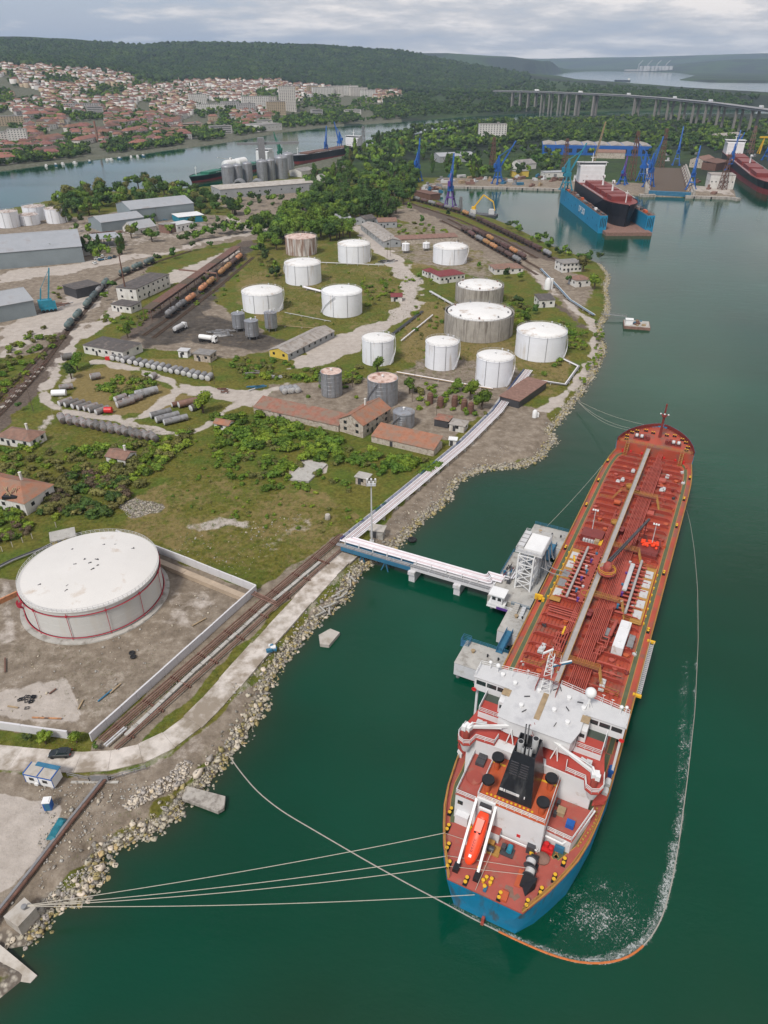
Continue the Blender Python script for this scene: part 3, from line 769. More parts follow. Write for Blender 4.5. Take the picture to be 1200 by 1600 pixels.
for ul, ur, vb, vr, lb, s_, r_, kw in [
 (445,494,400.7,374.5,'white tank streaked all over with brown rust in front of tall dark trees', M.rusty_tank, M.rusty_roof, dict(rise=.06)),
 (444,501,447,417,'white tank with rust speckled roof directly in front of the rust streaked tank', WT, WR, {}),
 (527.5,578,413,386,'white tank beside the dirt road bend near the brown sheds', WT, WR, {}),
 (377,441,491,463,'white tank with a dark band at half height behind three grey hoppers', WT, WR, dict(bands=1)),
 (502,565.5,497,463,'tall white tank standing on green grass inside the curve of the dirt road', WT, M.white, {}),
 (565.5,615.5,572.5,536,'white tank with a dark foot behind the two grey steel tanks', WT, WR, {}),
 (677,730.7,415,391,'white tank next to the rows of tank wagons by the harbour basin', WT, WR, dict(rise=.16)),
 (665,716.7,580,542,'narrow white tank beside the pair of round concrete walled tanks', WT, WR, {}),
 (745,802.7,606,566.5,'white tank with a stained roof nearest to the pipe rack end', WT, WR, {}),
 (807.7,886.7,566.5,529,'widest white tank next to the coastal dirt track', WT, WR, dict(rise=.16))]:
 tank(ul, ur, vb, vr, lb, s_, r_, group='white terminal tanks', **kw)
for ul, ur, vb, vr, lb in [(500.7,534,622,586,'tall slim grey steel tank with a diagonal stair'),(574,621.7,638,599,'wide grey steel tank of riveted plates with a rusty open roof'),(614,648,671.5,650,'low grey steel tank with a domed roof beside the stone house')]:
 tank(ul, ur, vb, vr, lb, M.grey_steel, M.rusty_roof if ul < 610 else M.grey_steel, group='grey steel tanks', rise=.03 if ul < 610 else .2, bands=5, rail=False, vents=0)
for ul, ur, vb, vr, lb in [(361,382,519,492.5,'farthest of three grey hopper tanks on legs over black mud'),(381,403,532,504,'grey hopper tank on legs closest to the yellow walled shed'),(412,432,519,491,'grey hopper tank on legs nearest the grass below the white tanks')]:
 tank(ul, ur, vb, vr, lb, M.grey_steel, M.grey_steel, .1,'hopper_tank','grey hopper tanks', False, False, 2,24,1,2.0,5)
for ul, ur, vb, vr, lb in [(628,640,396,382,'small upright white tank by the brick wall next to rubble'),(660.5,672,392,381,'small upright white tank by the brick wall next to the larger white tank')]:
 tank(ul, ur, vb, vr, lb, WT, M.white, .2,'small_tank','small upright tanks', False, False, 1,20,0,2.0,4)
for ul, ur, vb, vr, lb in [(-8,27,357,333,'white tank behind the grey warehouse, farthest from the canal trees'),(26,60,353,338,'white tank behind the grey warehouse, the shortest of its group'),(33,69,346,325,'white tank rising behind the shortest tank, close to the canal'),(68,101.7,350,328,'white tank behind the grey warehouse beside the canal trees')]:
 tank(ul, ur, vb, vr, lb, WT, M.rusty_tank, .08, group='white tanks behind the warehouse', bands=2, vents=1, n=32)
# concrete ring tanks: an outer concrete wall round a lower white dome
for ul, ur, vb, vr, lb in [(712,788,479,455,'smaller round tank with a grey concrete outer wall and white dome'),(695,804,536.5,503,'larger round tank with a grey concrete outer wall and white dome')]:
 x, y, r, h, (ux, uy) = tank_dims(ul, ur, vb, vr)
 t = thing('concrete_tank', lb, 'tank',(x, y, 2),0,'concrete walled tanks')
 LA([(r, 0),(r, h),(r - 0.5, h),(r - 0.5, h - 3)],64).obj('outer_wall', M.concrete_wall, t, True)
 ri = r * 0.915
 LA([(ri, 0),(ri, h - 0.2),(ri + 0.05, h),(ri * 0.96, h + 0.25),(ri * 0.5, h + 1.2),(0.02, h + 1.9)],64).obj('inner_tank', M.white_roof, t, True)
 LA([(r - 0.45, h - 1.3),(ri + 0.05, h - 1.3)],64).obj('gutter_floor', M.mid_grey, t)
 rim_rail(r - 0.2,60,1.0).obj('guard_rail', M.mid_grey, t).location = (0,0, h)
 for k in range(9):
  a = 2 * PI * k / 9 + 0.4
  BX(0,0,0,0.7,0.7,0.8).obj('roof_hatch', M.rust_pale if k % 3 == 0 else M.mid_grey, t).location = (ri * 0.9 * cos(a), ri * 0.9 * sin(a), h + 0.35)
 face = math.atan2(-uy, -ux)
 for k in range(-4,5):
  a = face + k * 0.33
  BX(0,0,0,0.12,0.3, h - 0.1,0).obj('wall_rib', M.concrete_wall, t, rz=a).location = ((r + 0.04) * cos(a),(r + 0.04) * sin(a),0)
# the big tank in front
x, y, r, h, (ux, uy) = tank_dims(27,247,1000.5,956.5)
t = thing('storage_tank','huge low pale tank with red ring pipes inside the white bund wall','tank',(x, y, 2))
mb = LA([(r, 0),(r, h)],96).lathe([(r + 0.02, h - 0.3),(r + 0.2, h - 0.25),(r + 0.2, h),(r - 0.1, h + 0.02)],96)
for z_ in (0.25,0.5,0.75): mb.lathe([(r + 0.004, h * z_ - 0.04),(r + 0.025, h * z_),(r + 0.004, h * z_ + 0.04)],96)
for k in range(0): pass
mb.obj('shell', M.big_tank, t, True)
LA([(r - 0.1, h + 0.02),(r * 0.7, h + 0.55),(r * 0.35, h + 0.95),(0.02, h + 1.15)],96).obj('roof', M.big_roof, t, True)
LA([(r + 0.1,-0.2),(r + 1.6,-0.2),(r + 1.5,0.25),(r + 0.1,0.3)],96).obj('foundation_ring', M.concrete, t)
for z_ in (h - 1.2,0.9): LA([(r + 0.28 + 0.11 * cos(a), z_ + 0.09 * sin(a)) for a in np.linspace(0,2 * PI, 7)],96).obj('ring_pipe', M.red_line, t, True)
face = math.atan2(-uy, -ux)
for k in range(12):
 a = face + 0.06 + k * PI / 6
 mb = CY(((r + .28) * cos(a),(r + .28) * sin(a),0),((r + .28) * cos(a),(r + .28) * sin(a), h - 0.4),0.07, None, 8)
 mb.box((r + .3) * cos(a),(r + .3) * sin(a), h - 1.35,0.4,0.4,0.4, a)
 mb.obj('riser_pipe', M.red_line, t)
rim_rail(r + 0.1,90,0.9).obj('guard_rail', M.pale_grey, t).location = (0,0, h)
rg = random.Random(3)
for dx, dy, an in [(-7,7.5,2.5),(0.5,9.5,.2),(0,1,.7),(-2,2.5,1.9),(2.2,0,1.3),(1.2,2.5,2.8),(1.5,-1.5,1.0),(-3.6,.6,.1),(8.5,8,.1),(-9.5,-7,.2),(-2.5,-7.5,1.1),(-2.2,-9.3,1.2),(3.4,9.8,.4)]:
 k = math.hypot(dx, dy) / r
 BX(0,0,0, rg.uniform(.3,1.1),0.2,0.25, an).box(0.2,0.1,0,0.25,0.25, rg.uniform(.2,.5), an).obj('roof_fitting', M.dark_grey, t).location = (dx, dy, h + 1.15 * (1 - k) * 0.95)
mb = MB(); K = 22
for k in range(K):
 a = face - 1.75 + 0.55 * k / K; zz_ = 0.3 + (h - 0.2) * k / K
 mb.beam((cos(a) * (r + .45), sin(a) * (r + .45), zz_),(cos(a) * (r + 1.3), sin(a) * (r + 1.3), zz_),0.3,0.05)
 mb.beam((cos(a) * (r + 1.3), sin(a) * (r + 1.3), zz_),(cos(a) * (r + 1.3), sin(a) * (r + 1.3), zz_ + 1.0),0.06)
mb.obj('spiral_stair', M.red_line, t)

# ------------------------------------------------------------------ buildings of the terminal
def house(name, label, cat, p1, p2, wd, eave, roof='gable', rise=1.5, wm_=WW, rm_='tile_red', nwin=0, zg=2.0, group=None, over=0.35, ends=False, wz=0.45, door=True, chim=0, storeys=1):
 a, b = np.array(G(*p1, zg)), np.array(G(*p2, zg)); c = (a + b) / 2; L = np.hypot(*(b - a)); an = math.atan2(b[1] - a[1], b[0] - a[0])
 t = thing(name, label, cat, (c[0], c[1], zg), an, group)
 hl, hw = L / 2, wd / 2
 if roof == 'gable':
  MB().add([(-hl, -hw, -.5),(hl, -hw, -.5),(hl, hw, -.5),(-hl, hw, -.5),(-hl, -hw, eave),(hl, -hw, eave),(hl, hw, eave),(-hl, hw, eave),(-hl, 0, eave + rise),(hl, 0, eave + rise)],
                 [(0,1,5,4),(1,2,6,9,5),(2,3,7,6),(3,0,4,8,7)]).obj('wall', M[wm_], t)
  k = rise / hw; ov = over; e = eave - k * ov + 0.06
  up = 0.16
  A = [(-hl - ov, -hw - ov, e),(hl + ov, -hw - ov, e),(hl + ov, 0, eave + rise + .06),(-hl - ov, 0, eave + rise + .06),(-hl - ov, hw + ov, e),(hl + ov, hw + ov, e)]
  mb = MB().add(A + [(p[0], p[1], p[2] + up) for p in A],[(6,7,8,9),(9,8,11,10),(1,0,3,2),(2,3,4,5),(0,1,7,6),(5,4,10,11),(1,2,8,7),(2,5,11,8),(3,0,6,9),(4,3,9,10)])
  r_ = mb.obj('roof', M[rm_], t)
  BE((-hl - ov, 0, eave + rise + up + .08),(hl + ov, 0, eave + rise + up + .08),0.3,0.12).obj('ridge_cap', M[rm_], r_)
 elif roof == 'hip':
  MB().prism([(-hl, -hw),(hl, -hw),(hl, hw),(-hl, hw)],-.5, eave).obj('wall', M[wm_], t)
  o = over; q = min(hw, hl * 0.8)
  r_ = MB().add([(-hl - o, -hw - o, eave),(hl + o, -hw - o, eave),(hl + o, hw + o, eave),(-hl - o, hw + o, eave),(-hl + q, 0, eave + rise),(hl - q, 0, eave + rise)],
                 [(0,1,5,4),(1,2,5),(2,3,4,5),(3,0,4),(3,2,1,0)]).obj('roof', M[rm_], t)
 else:
  MB().prism([(-hl, -hw),(hl, -hw),(hl, hw),(-hl, hw)],-.5, eave).obj('wall', M[wm_], t)
  mb = BX(0,0, eave + 0.003, L + 2 * over, wd + 2 * over, 0.25)
  if roof == 'shed': mb = MB().add([(-hl - over, -hw - over, eave + .01),(hl + over, -hw - over, eave + .01),(hl + over, hw + over, eave + rise),(-hl - over, hw + over, eave + rise),(-hl - over, -hw - over, eave + .2),(hl + over, -hw - over, eave + .2),(hl + over, hw + over, eave + rise + .2),(-hl - over, hw + over, eave + rise + .2)],[(3,2,1,0),(4,5,6,7),(0,1,5,4),(1,2,6,5),(2,3,7,6),(3,0,4,7)])
  r_ = mb.obj('roof', M[rm_], t)
 if nwin:
  me = None
  for st in range(storeys):
   for s_ in (-1,1):
    for i in range(nwin):
     xw = -hl + L * (i + .5) / nwin
     o = BX(0,0,0, min(1.3, L / nwin * .55),0.14,1.2).obj('window', M.window_dark, t) if me is None else link('window', me, t)
     me = o.data; o.location = (xw, s_ * hw, (st + wz) * (eave / storeys))
   for s_ in (-1,1):
    for yw in ((-wd / 4, wd / 4) if wd > 5 else (0,)):
     o = link('window', me, t); o.location = (s_ * hl, yw, (st + wz) * (eave / storeys)); o.rotation_euler = (0,0, PI / 2)
 KIDS[name] = (t, L)
 if door: BX(0,0,0,1.1,0.16, min(2.1, eave * .85)).obj('door', M.dark_grey, t).location = (-hl * 0.35,-hw, 0)
 for k in range(chim): BX(0,0,0,.6,.6, rise + 1.6).box(0,0, rise + 1.6,.8,.8,.15).obj('chimney', M.wall_white, r_).location = (hl * (.3 - .8 * k), hw * .35, eave)
 return t, L, an
house('ruined_shed','long low shed with brown red tile roof left of the stone house','shed',(405,640),(536,669),7.0,2.3,'shed',2.0,'wall_stone','tile_red',0, over=.2)
house('ruined_shed','long low shed with orange tile roof right of the stone house','shed',(588,684),(684,706),7.5,2.3,'shed',2.0,'wall_stone','tile_orange',0, over=.2)
house('stone_house','roofed stone house with gabled front between two long tile roofed sheds','house',(549,679),(592,652),10.5,5.0,'gable',2.8,'wall_stone','tile_orange',3, chim=1, storeys=2, wz=.5)
house('hut','pale hut with flat grey roof by the pipe rack','hut',(705,668),(728,672),5.0,2.6,'hip',.8, WW, 'roof_asbestos',1)
house('open_kiosk','small shelter with a rust red roof behind the long tile sheds','shelter',(682,661),(703,665),5.0,2.8,'hip',.7, DG, 'tile_red',0, door=False)
house('hut','tiny white box hut beside the blue railed pipe rack','hut',(702,694),(713,695),2.0,2.2,'flat',0, WW, 'white')
house('hut','roofless looking concrete hut alone on the rough grass','hut',(559,752),(577,756),3.2,2.5,'flat',0,'wall_stone', CN, 1)
house('hut','concrete hut beside the tall lamp mast at the trestle start','hut',(580,835),(600,838),2.8,2.4,'flat',0, CN, 'pale_concrete')
house('red_roof_house','old house with a red brown tile roof beside the railway','house',(10,686),(62,694),8.0,3.0,'hip',2.0, WW, 'tile_brown',3, chim=1)
hz_, L_, a_ = house('red_roof_house','house with an orange tile roof partly fallen in among dark bushes','house',(-22,770),(66,790),12.0,4.2,'hip',3.2, WW, 'tile_orange',4, chim=1)
mb = MB()
for k in range(14): mb.beam((4.5 + rg.uniform(-2.5,2.5),-4 + rg.uniform(-2,2),4.6),(4 + rg.uniform(-3,3),-2.5 + rg.uniform(-2,2),6.2 + rg.uniform(-.5,.8)),.2)
mb.obj('broken_rafters', M.timber, hz_)
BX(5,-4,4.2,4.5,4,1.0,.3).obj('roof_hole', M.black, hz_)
house('hut','hut with a dull red roof sunk in the shrubs','hut',(176,716),(206,722),6,2.3,'gable',1.3, WW, 'tile_brown',1, chim=1)
house('hut','little white hut with an orange roof by the pale track','hut',(340,667),(362,671),4,2.4,'gable',.9, WW, 'tile_orange',1)
house('workshop','white workshop with flat dark roof next to the row of scrap cylinders','workshop',(148,545),(209,556),13,4.0,'hip',1.2, WW, 'roof_dark',6)
house('cabin','white metal cabin on the grass behind the scrap cylinders','cabin',(282,556),(296,557),3.6,3.0,'flat',0,'white', PG, 1)
house('hut','old yellowish hut with a broken flat roof near the tanker trucks','hut',(309,560),(334,563),6,3.4,'flat',0,'wall_stone','roof_grey',2)
house('yellow_shed','long shed with grey ridged roof and a bright yellow end wall','shed',(436,560),(508,524),11,3.0,'gable',1.8,'wall_grey','roof_asbestos',8)
yp = KIDS['yellow_shed']; MB().add([(-.02,-5.2,0),(-.02,5.2,0),(-.02,5.2,3),(-.02,0,4.7),(-.02,-5.2,3)],[(4,3,2,1,0)]).obj('yellow_end_wall', M.wall_yellow, yp[0]).location = (-yp[1] / 2 - .02,0,0)
house('derelict_building','two storey derelict building with flat dark roof beside the tank train','building',(200,470),(252,446),13,7,'flat',0, WW, 'roof_dark',7, storeys=2)
house('derelict_building','single storey annex with dark flat roof below the two storey building','building',(184,482),(214,486),9,3.6,'flat',0, WW, 'roof_dark',3)
house('warehouse','largest grey warehouse with pale roof in front of white tanks','warehouse',(-120,415),(128,394),62,10,'gable',5,'wall_bluegrey','roof_metal',0, door=False)
house('warehouse','grey warehouse with blue edged roof beside the container yard','warehouse',(-120,515),(45,484),26,8,'gable',4,'wall_bluegrey','roof_metal',0, door=False)
house('warehouse','grey blue warehouse with blue stripe against the canal wood','warehouse',(196,345),(292,334),36,11,'gable',4,'wall_bluegrey','roof_metal',0, door=False)
house('warehouse','smaller grey shed attached before the blue striped warehouse','warehouse',(150,359),(216,350),26,7,'gable',3,'wall_bluegrey','roof_metal',0, door=False)
house('blue_container_hall','low hall with white roof and bright blue walls','hall',(275,347),(314,343),18,5,'flat',0,'teal','white',0, door=False)
house('white_hangar','pale hangar with a rounded roof in the scrap yard','hangar',(201,364),(236,358),16,3.5,'gable',4.5, WW, 'roof_metal',0)
house('white_block','white and blue office box behind the roadside trees','office',(270,361),(296,356),12,5,'flat',0,'white', PG, 4)
house('rust_block','square rust brown store beside the white and blue office','store',(257,364),(268,361),10,6,'flat',0, RP, 'roof_grey',0)
house('navy_shed','dark navy shed with a flat roof at the container yard','shed',(111,463),(150,454),14,5,'flat',0, DG, 'roof_dark',0)
t, L_, a_ = house('station_canopy','open canopy on thin posts before the large warehouse','canopy',(147,385),(186,381),20,.2,'flat',0, CN, CN, 0, door=False)
BX(0,0,6.2, L_ + 1,21,.5).obj('canopy_roof', M.roof_metal, t)
for i in range(5):
 for s_ in (-1,1): BX(0,0,0,.5,.5,6).obj('post', M.mid_grey, t).location = (-L_ / 2 + L_ * i / 4, s_ * 9,.2)
house('brown_shed','dark brown shed at the end of the wooded lane','shed',(563,352),(580,349),12,5,'gable',2,'wall_grey','roof_dark',2)
house('brown_shed','brown roofed shed with an arched entrance by the lane','shed',(589,354),(618,353),13,4.5,'gable',2,'wall_grey','tile_brown',3)
house('white_house','white house peeping from the tall trees at the lane end','house',(524,355),(544,353),12,7,'gable',3, WW, 'roof_metal',3, storeys=2)
house('long_shed','long brown grey shed along the dirt lane','shed',(576,358),(613,386),13,4,'gable',1.8,'wall_grey','roof_asbestos',8)
house('ruined_wall_row','long roofless brick shed behind the small white tanks','shed',(618,381),(712,376),8,3.5,'shed',1.2,'wall_stone', RP, 0, door=False)
house('red_roof_house','white house with maroon hip roof beside the concrete tanks','house',(680,440),(718,435),12,4.2,'hip',2.2, WW, 'roof_maroon',6)
house('red_roof_house','small maroon roofed annex next to the white maroon roofed house','house',(664,432),(678,430),7,3.4,'hip',1.6, WW, 'roof_maroon',2)
house('hut','tiny maroon roofed hut at the bend of the dirt road','hut',(611,469),(628,469),5,2.6,'gable',1.2, WW, 'roof_maroon',1)
house('brown_shed','low brown roofed shed at the end of the wagon rows','shed',(768,425),(812,423),13,3.2,'hip',1.8, WW, 'tile_brown',4)
house('hut','white hut with dark grey flat roof by the coastal track','hut',(838,477),(862,476),9,4,'shed',.8, WW, 'roof_dark',2)
house('white_house','white flat roofed house with rows of windows on the basin shore','house',(872,423),(902,421),11,5.5,'flat',0, WW, 'roof_grey',5, storeys=2, zg=1.9)
house('red_roof_house','cottage with brown red roof under trees on the basin shore','house',(893,446),(916,444),9,4,'hip',2, WW, 'tile_brown',2, zg=1.9)
house('rusty_shelter','long open shelter with rusty flat roof near the pipe rack','shelter',(795,634),(838,604),8.5,3,'flat',0, DG, RP, 0, door=False)
house('mural_wall','low building covered in colourful murals before the grey warehouse','building',(2,413),(140,397),5,4.5,'flat',0, WW, 'roof_metal',0, door=False)
# ------------------------------------------------------------------ the tanker alongside
HEAD = R(26.35)
SO = (15.843,62.105)                                 # stern, centre line
def SW(x, y, z=0.0): return (SO[0] + x * cos(HEAD) + y * sin(HEAD), SO[1] - x * sin(HEAD) + y * cos(HEAD), z)
ship = thing('tanker_ship','large tanker with red deck, blue hull and white bridge moored at the jetty','ship',(SO[0], SO[1],0),-HEAD)
ship_thing = lambda n, l, c, x, y, z, g=None, rz=0.0: thing(n, l, c, SW(x, y, z), rz - HEAD, g)
HB = [(-1.2,6.1),(.8,7.2),(3.7,8.8),(7.2,10.3),(10.7,11.6),(14.7,12.5),(19.7,13.1),(26,13.5),(36,13.6),(60,13.6),(100,13.6),(140,13.6),(148,13.5),(154,13.1),(160,12.3),(162,12.1),(166,11.2),(170,9.7),(173,7.9),(175.5,5.9),(177.5,3.6),(178.8,1.6),(179.2,0.05)]
HY = np.array([p[0] for p in HB]); HX = np.array([p[1] for p in HB])
def hb(y): return float(np.interp(y, HY, HX))
def low(y):                                            # half breadth at the water
 if y < 30: return float(np.interp(y, [-1.2,1,5,11,20,30],[0.1,5.6,8.2,11.0,12.7,13.4]))
 if y > 140: return hb(y) * float(np.interp(y, [140,160,170,179.2],[1,.93,.8,.4]))
 return hb(y)
zt_ = lambda y: 12.5 if y >= 162 else 10.0 if y < 34 else 8.0
st_y = sorted(set(list(HY) + [22,30,33.98,34.02,48,161.98]))
for side, s_ in (('port',-1),('stb',1)):
 mb = MB(); rows = []
 for y_ in st_y:
  zs = (-3.0,0.15,2.5,6.0, zt_(y_))
  f = lambda z: low(y_) + (hb(y_) - low(y_)) * min(1, max(0, z / 8.0)) ** 0.8
  y_shift = lambda z: y_ + (2.0 * (1 - z / 10) if y_ < 0 else 0) - (2.2 * (1 - z / 12.5) if y_ > 178 else 0)
  rows.append([(s_ * f(z), y_shift(z), z) for z in zs])
 vs = [p for r_ in rows for p in r_]; k = 5
 fs = [(i * k + j, (i + 1) * k + j, (i + 1) * k + j + 1, i * k + j + 1) for i in range(len(rows) - 1) for j in range(k - 1)]
 mb.add(vs, fs if s_ > 0 else [f[::-1] for f in fs]).obj('hull_side', M.hull_blue, ship, True)
f0 = lambda z: (low(-1.2) + (6.1 - low(-1.2)) * min(1, max(0, z / 8)) ** .8,-1.2 + 2 * (1 - z / 10), z)
tr = [f0(z) for z in (.15,2.5,6,10)]; tr = [(-x, y, z) for x, y, z in tr[::-1]] + tr
MB().add(tr, [tuple(range(8))]).obj('transom', M.hull_blue, ship)
BX(0,1.2,-2,.5,3,2.6).box(0,.2,.3,.45,.5,1.2).obj('rudder_head', M.dock_red, ship)
def deck_poly(y0, y1, inset=0.05):
 ys = [y0] + [y for y in st_y if y0 < y < y1] + [y1]
 return [(hb(y) - inset, y) for y in ys] + [(-hb(y) + inset, y) for y in ys[::-1]]
MB().prism(deck_poly(-1.2,34,.02),9.7,10.0).obj('aft_deck', M.aft_red, ship)
MB().prism(deck_poly(34.02,162),7.7,8.0).obj('main_deck', M.deck_red, ship)
MB().prism(deck_poly(162,179.1),10.9,11.2).prism([(-12,162),(12,162),(12,162.25),(-12,162.25)],8.0,10.9).obj('forecastle_deck', M.deck_red, ship)
# deck edges and rails
def edge_line(y0, y1, ins, z, s_, step=4.0):
 k = max(2, int((y1 - y0) / step)); return [(s_ * (hb(y) - ins), y, z) for y in np.linspace(y0, y1, k)]
for s_ in (-1,1):
 mb = MB(); P = edge_line(-1.1,33.8,.18,10.0, s_, 2.5) + edge_line(34.1,161.5,0.18,8.0, s_, 3.0)
 for a, b in zip(P[:-1], P[1:]): mb.beam((a[0], a[1], a[2] + .12),(b[0], b[1], b[2] + .12),.22,.24)
 mb.obj('gunwale_bar', M.ochre, ship)
 RA(edge_line(-1,33,.35,10.0, s_, 2.4),1.05,.03,3,1.8).obj('deck_railing', M.ochre, ship)
 RA(edge_line(34,161.5,.35,8.0, s_, 6),1.0,.022,3,3.0).obj('deck_railing', M.ochre, ship)
 a, b = (-1,1)
 mb = MB(); P = edge_line(18.7,33.8,2.1,10.012, s_) + edge_line(35,158,2.0,8.012, s_)
 if s_ > 0: P = [(6.6,11.2,10.012),(8.2,9.6,10.012),(10.2,13.4,10.012),(10.8,16.6,10.012)] + P
 else: P = [(-8.9,8.2,10.012),(-10.3,12,10.012),(-11.0,15.6,10.012)] + P
 P.append((s_ * 8.6,161.6,8.012))
 ml, my = MB(), MB()
 for p, q in zip(P[:-1], P[1:]):
  if abs(p[2] - q[2]) > .5: continue
  dd = Vector(q) - Vector(p); nn = Vector((dd.y, -dd.x, 0)).normalized()
  for mbx, o0, o1, zz_ in ((ml, -.42,.42,0),(my, -.56,-.44,.004),(my, .44,.56,.004)):
   vs = [Vector(p) + nn * o0, Vector(q) + nn * o0, Vector(q) + nn * o1, Vector(p) + nn * o1]
   vs = [(v.x, v.y, v.z + zz_) for v in vs]
   mbx.add(vs, [(3,2,1,0)])
 ml.obj('green_walkway', M.deck_green, ship); my.obj('walkway_line', M.ochre, ship)
# transverse deck beams with rounded brackets
me_p = me_s = None
def beam_mesh(x0, x1):
 s_ = 1 if x1 > 0 else -1
 xs = [x0, x1 - s_ * 1.1, x1 - s_ * .4, x1]; hs = [1.0,1.0,.6,.05]
 vs = []
 for x_, h_ in zip(xs, hs): vs += [(x_, -.06,0),(x_, .06,0),(x_, .06, h_),(x_, -.06, h_)]
 fs = [(i * 4 + j, i * 4 + (j + 1) % 4, i * 4 + 4 + (j + 1) % 4, i * 4 + 4 + j) for i in range(3) for j in range(4)] + [(3,2,1,0),(12,13,14,15)]
 mb = MB().add(vs, fs)
 for i in range(3): mb.beam((xs[i],0, hs[i]),(xs[i + 1],0, hs[i + 1]),.34,.06)
 n_ = 9
 for i in range(n_): mb.add([(x0 + (x1 - x0) * (i + .4) / n_ * .93,-.5,0),(x0 + (x1 - x0) * (i + .4) / n_ * .93,-.06,.62),(x0 + (x1 - x0) * (i + .4) / n_ * .93,-.06,0)],[(0,1,2),(2,1,0)])
 return mb
ribs = MB()
for y_ in np.arange(36.5,160,3.62):
 inm = 75 < y_ < 98
 for s_, x0, x1 in ((-1,-3.6 if y_ < 126 else -2.6,-11.0),(1,-.6,11.0)):
  x1 = s_ * min(abs(x1), hb(y_) - 2.9)
  if inm: x0 = s_ * 3.2
  key = 'beam_%d_%.1f_%.1f' % (s_, x0, x1)
  if key not in KIDS: KIDS[key] = beam_mesh(x0, x1).obj('deck_beam', M.beam_red, ship); o = KIDS[key]
  else: o = link('deck_beam', KIDS[key].data, ship)
  o.location = (0, y_, 8.0)
for x_ in [s_ * (3.0 + .82 * i) for s_ in (-1,1) for i in range(10)]:
 ribs.box(x_, 97.5,8.0,.05,122 if abs(x_) < 9.5 else 112,.26)
ribs.obj('deck_stiffener', M.beam_red, ship, kind='stuff')
# catwalk
cw = BX(-1.75,99,10.4,1.25,131,.12).obj('catwalk', M.walk_grey, ship)
for s_ in (-1,1): RA([(-1.75 + s_ * .66,34,10.52),(-1.75 + s_ * .66,164,10.52)],1.0,.022,3,2.2).obj('handrail', M.ochre, cw)
mb = MB()
for y_ in np.arange(36,163,4.2):
 for x_ in (-2.2,-1.3): mb.box(x_, y_, 8,.14,.14,2.4)
mb.obj('support', M.dark_red, cw)
# long cargo pipes
px_ = [0.42 + .39 * i for i in range(10)]
for i, x_ in enumerate(px_):
 r_ = .11 if i % 3 else .145; z_ = 9.75 + (.14 if i % 2 else 0)
 y0 = 33.5 + (i % 4) * .6; y1 = 161 - (abs(i - 5) * 2.2 if i not in (3,4,5,6) else 0)
 yl = 59 + (i % 5) * 1.3
 if i >= 7: P = [(x_, y0, z_),(x_, yl - 2, z_),(x_ + 1.3, yl - 2, z_),(x_ + 1.3, yl + 1.5, z_),(x_, yl + 1.5, z_),(x_, 102 + i * .4, z_),(x_ - .1,103, z_),(x_, y1, z_)]
 else: P = [(x_, y0, z_),(x_, 70, z_),(x_, 110, z_),(x_, y1, z_)]
 mb = MB()
 for a, b in zip(P[:-1], P[1:]): mb.cyl(a, b, r_, None, 6)
 if i < 7 or i == 9: mb.cyl((x_, y0 - .1, z_),(x_, y0 - 1.3, z_), r_ * 1.02, None, 6,1)
 mb.obj('cargo_pipe',[M.pipe_red, M.yellow], ship, True)
for i, x_ in enumerate((-4.1,-3.75,-3.4,-3.0,-2.65)):
 z_ = 9.0; P = [(x_, 37 + i, z_),(x_, 60 - i * 1.2, z_),(x_ - 1.5 + i * .2,60 - i * 1.2, z_),(x_ - 1.5 + i * .2,63.5 + i * .5, z_),(x_, 63.5 + i * .5, z_),(x_, 76, z_),(x_, 97, z_),(x_, 122 - i * 2, z_)]
 mb = MB()
 for a, b in zip(P[:-1], P[1:]): mb.cyl(a, b, .14, None, 6)
 mb.obj('cargo_pipe', M.pipe_red, ship, True)
for y_, x0, x1 in ((71.8,-9.8,-3),(71.0,-9.8,-3),(70.2,-9.6,-2.6),(68.6,-9.4,-2.6),(113,-8,-3.4),(141,4.4,6),(55.8,4.3,9.8),(58.4,4.3,10.4)):
 CY((x0, y_, 9.05),(x1, y_, 9.05),.15, None, 6).obj('branch_pipe', M.pipe_red, ship, True)
mb = MB()
for y_ in np.arange(38,160,5.4): mb.box(2.2, y_, 9.42,4.2,.16,.16).box(.2, y_, 8,.14,.14,1.5).box(4.2, y_, 8,.14,.14,1.5)
mb.obj('pipe_support', M.dark_red, ship)
for x_, y_, w_, l_ in ((2.4,40,1.2,1.6),(2.3,67,1.3,1.6),(2.6,152,1.2,1.8),(5.2,145,2,2.2),(5.0,124,1.8,2.0),(-4.6,126,1.8,1.4)): BX(x_, y_, 8.9, w_, l_, .55).obj('pipe_box', M['orange_red' if w_ > 1.5 and x_ < 0 else 'pipe_red'], ship)
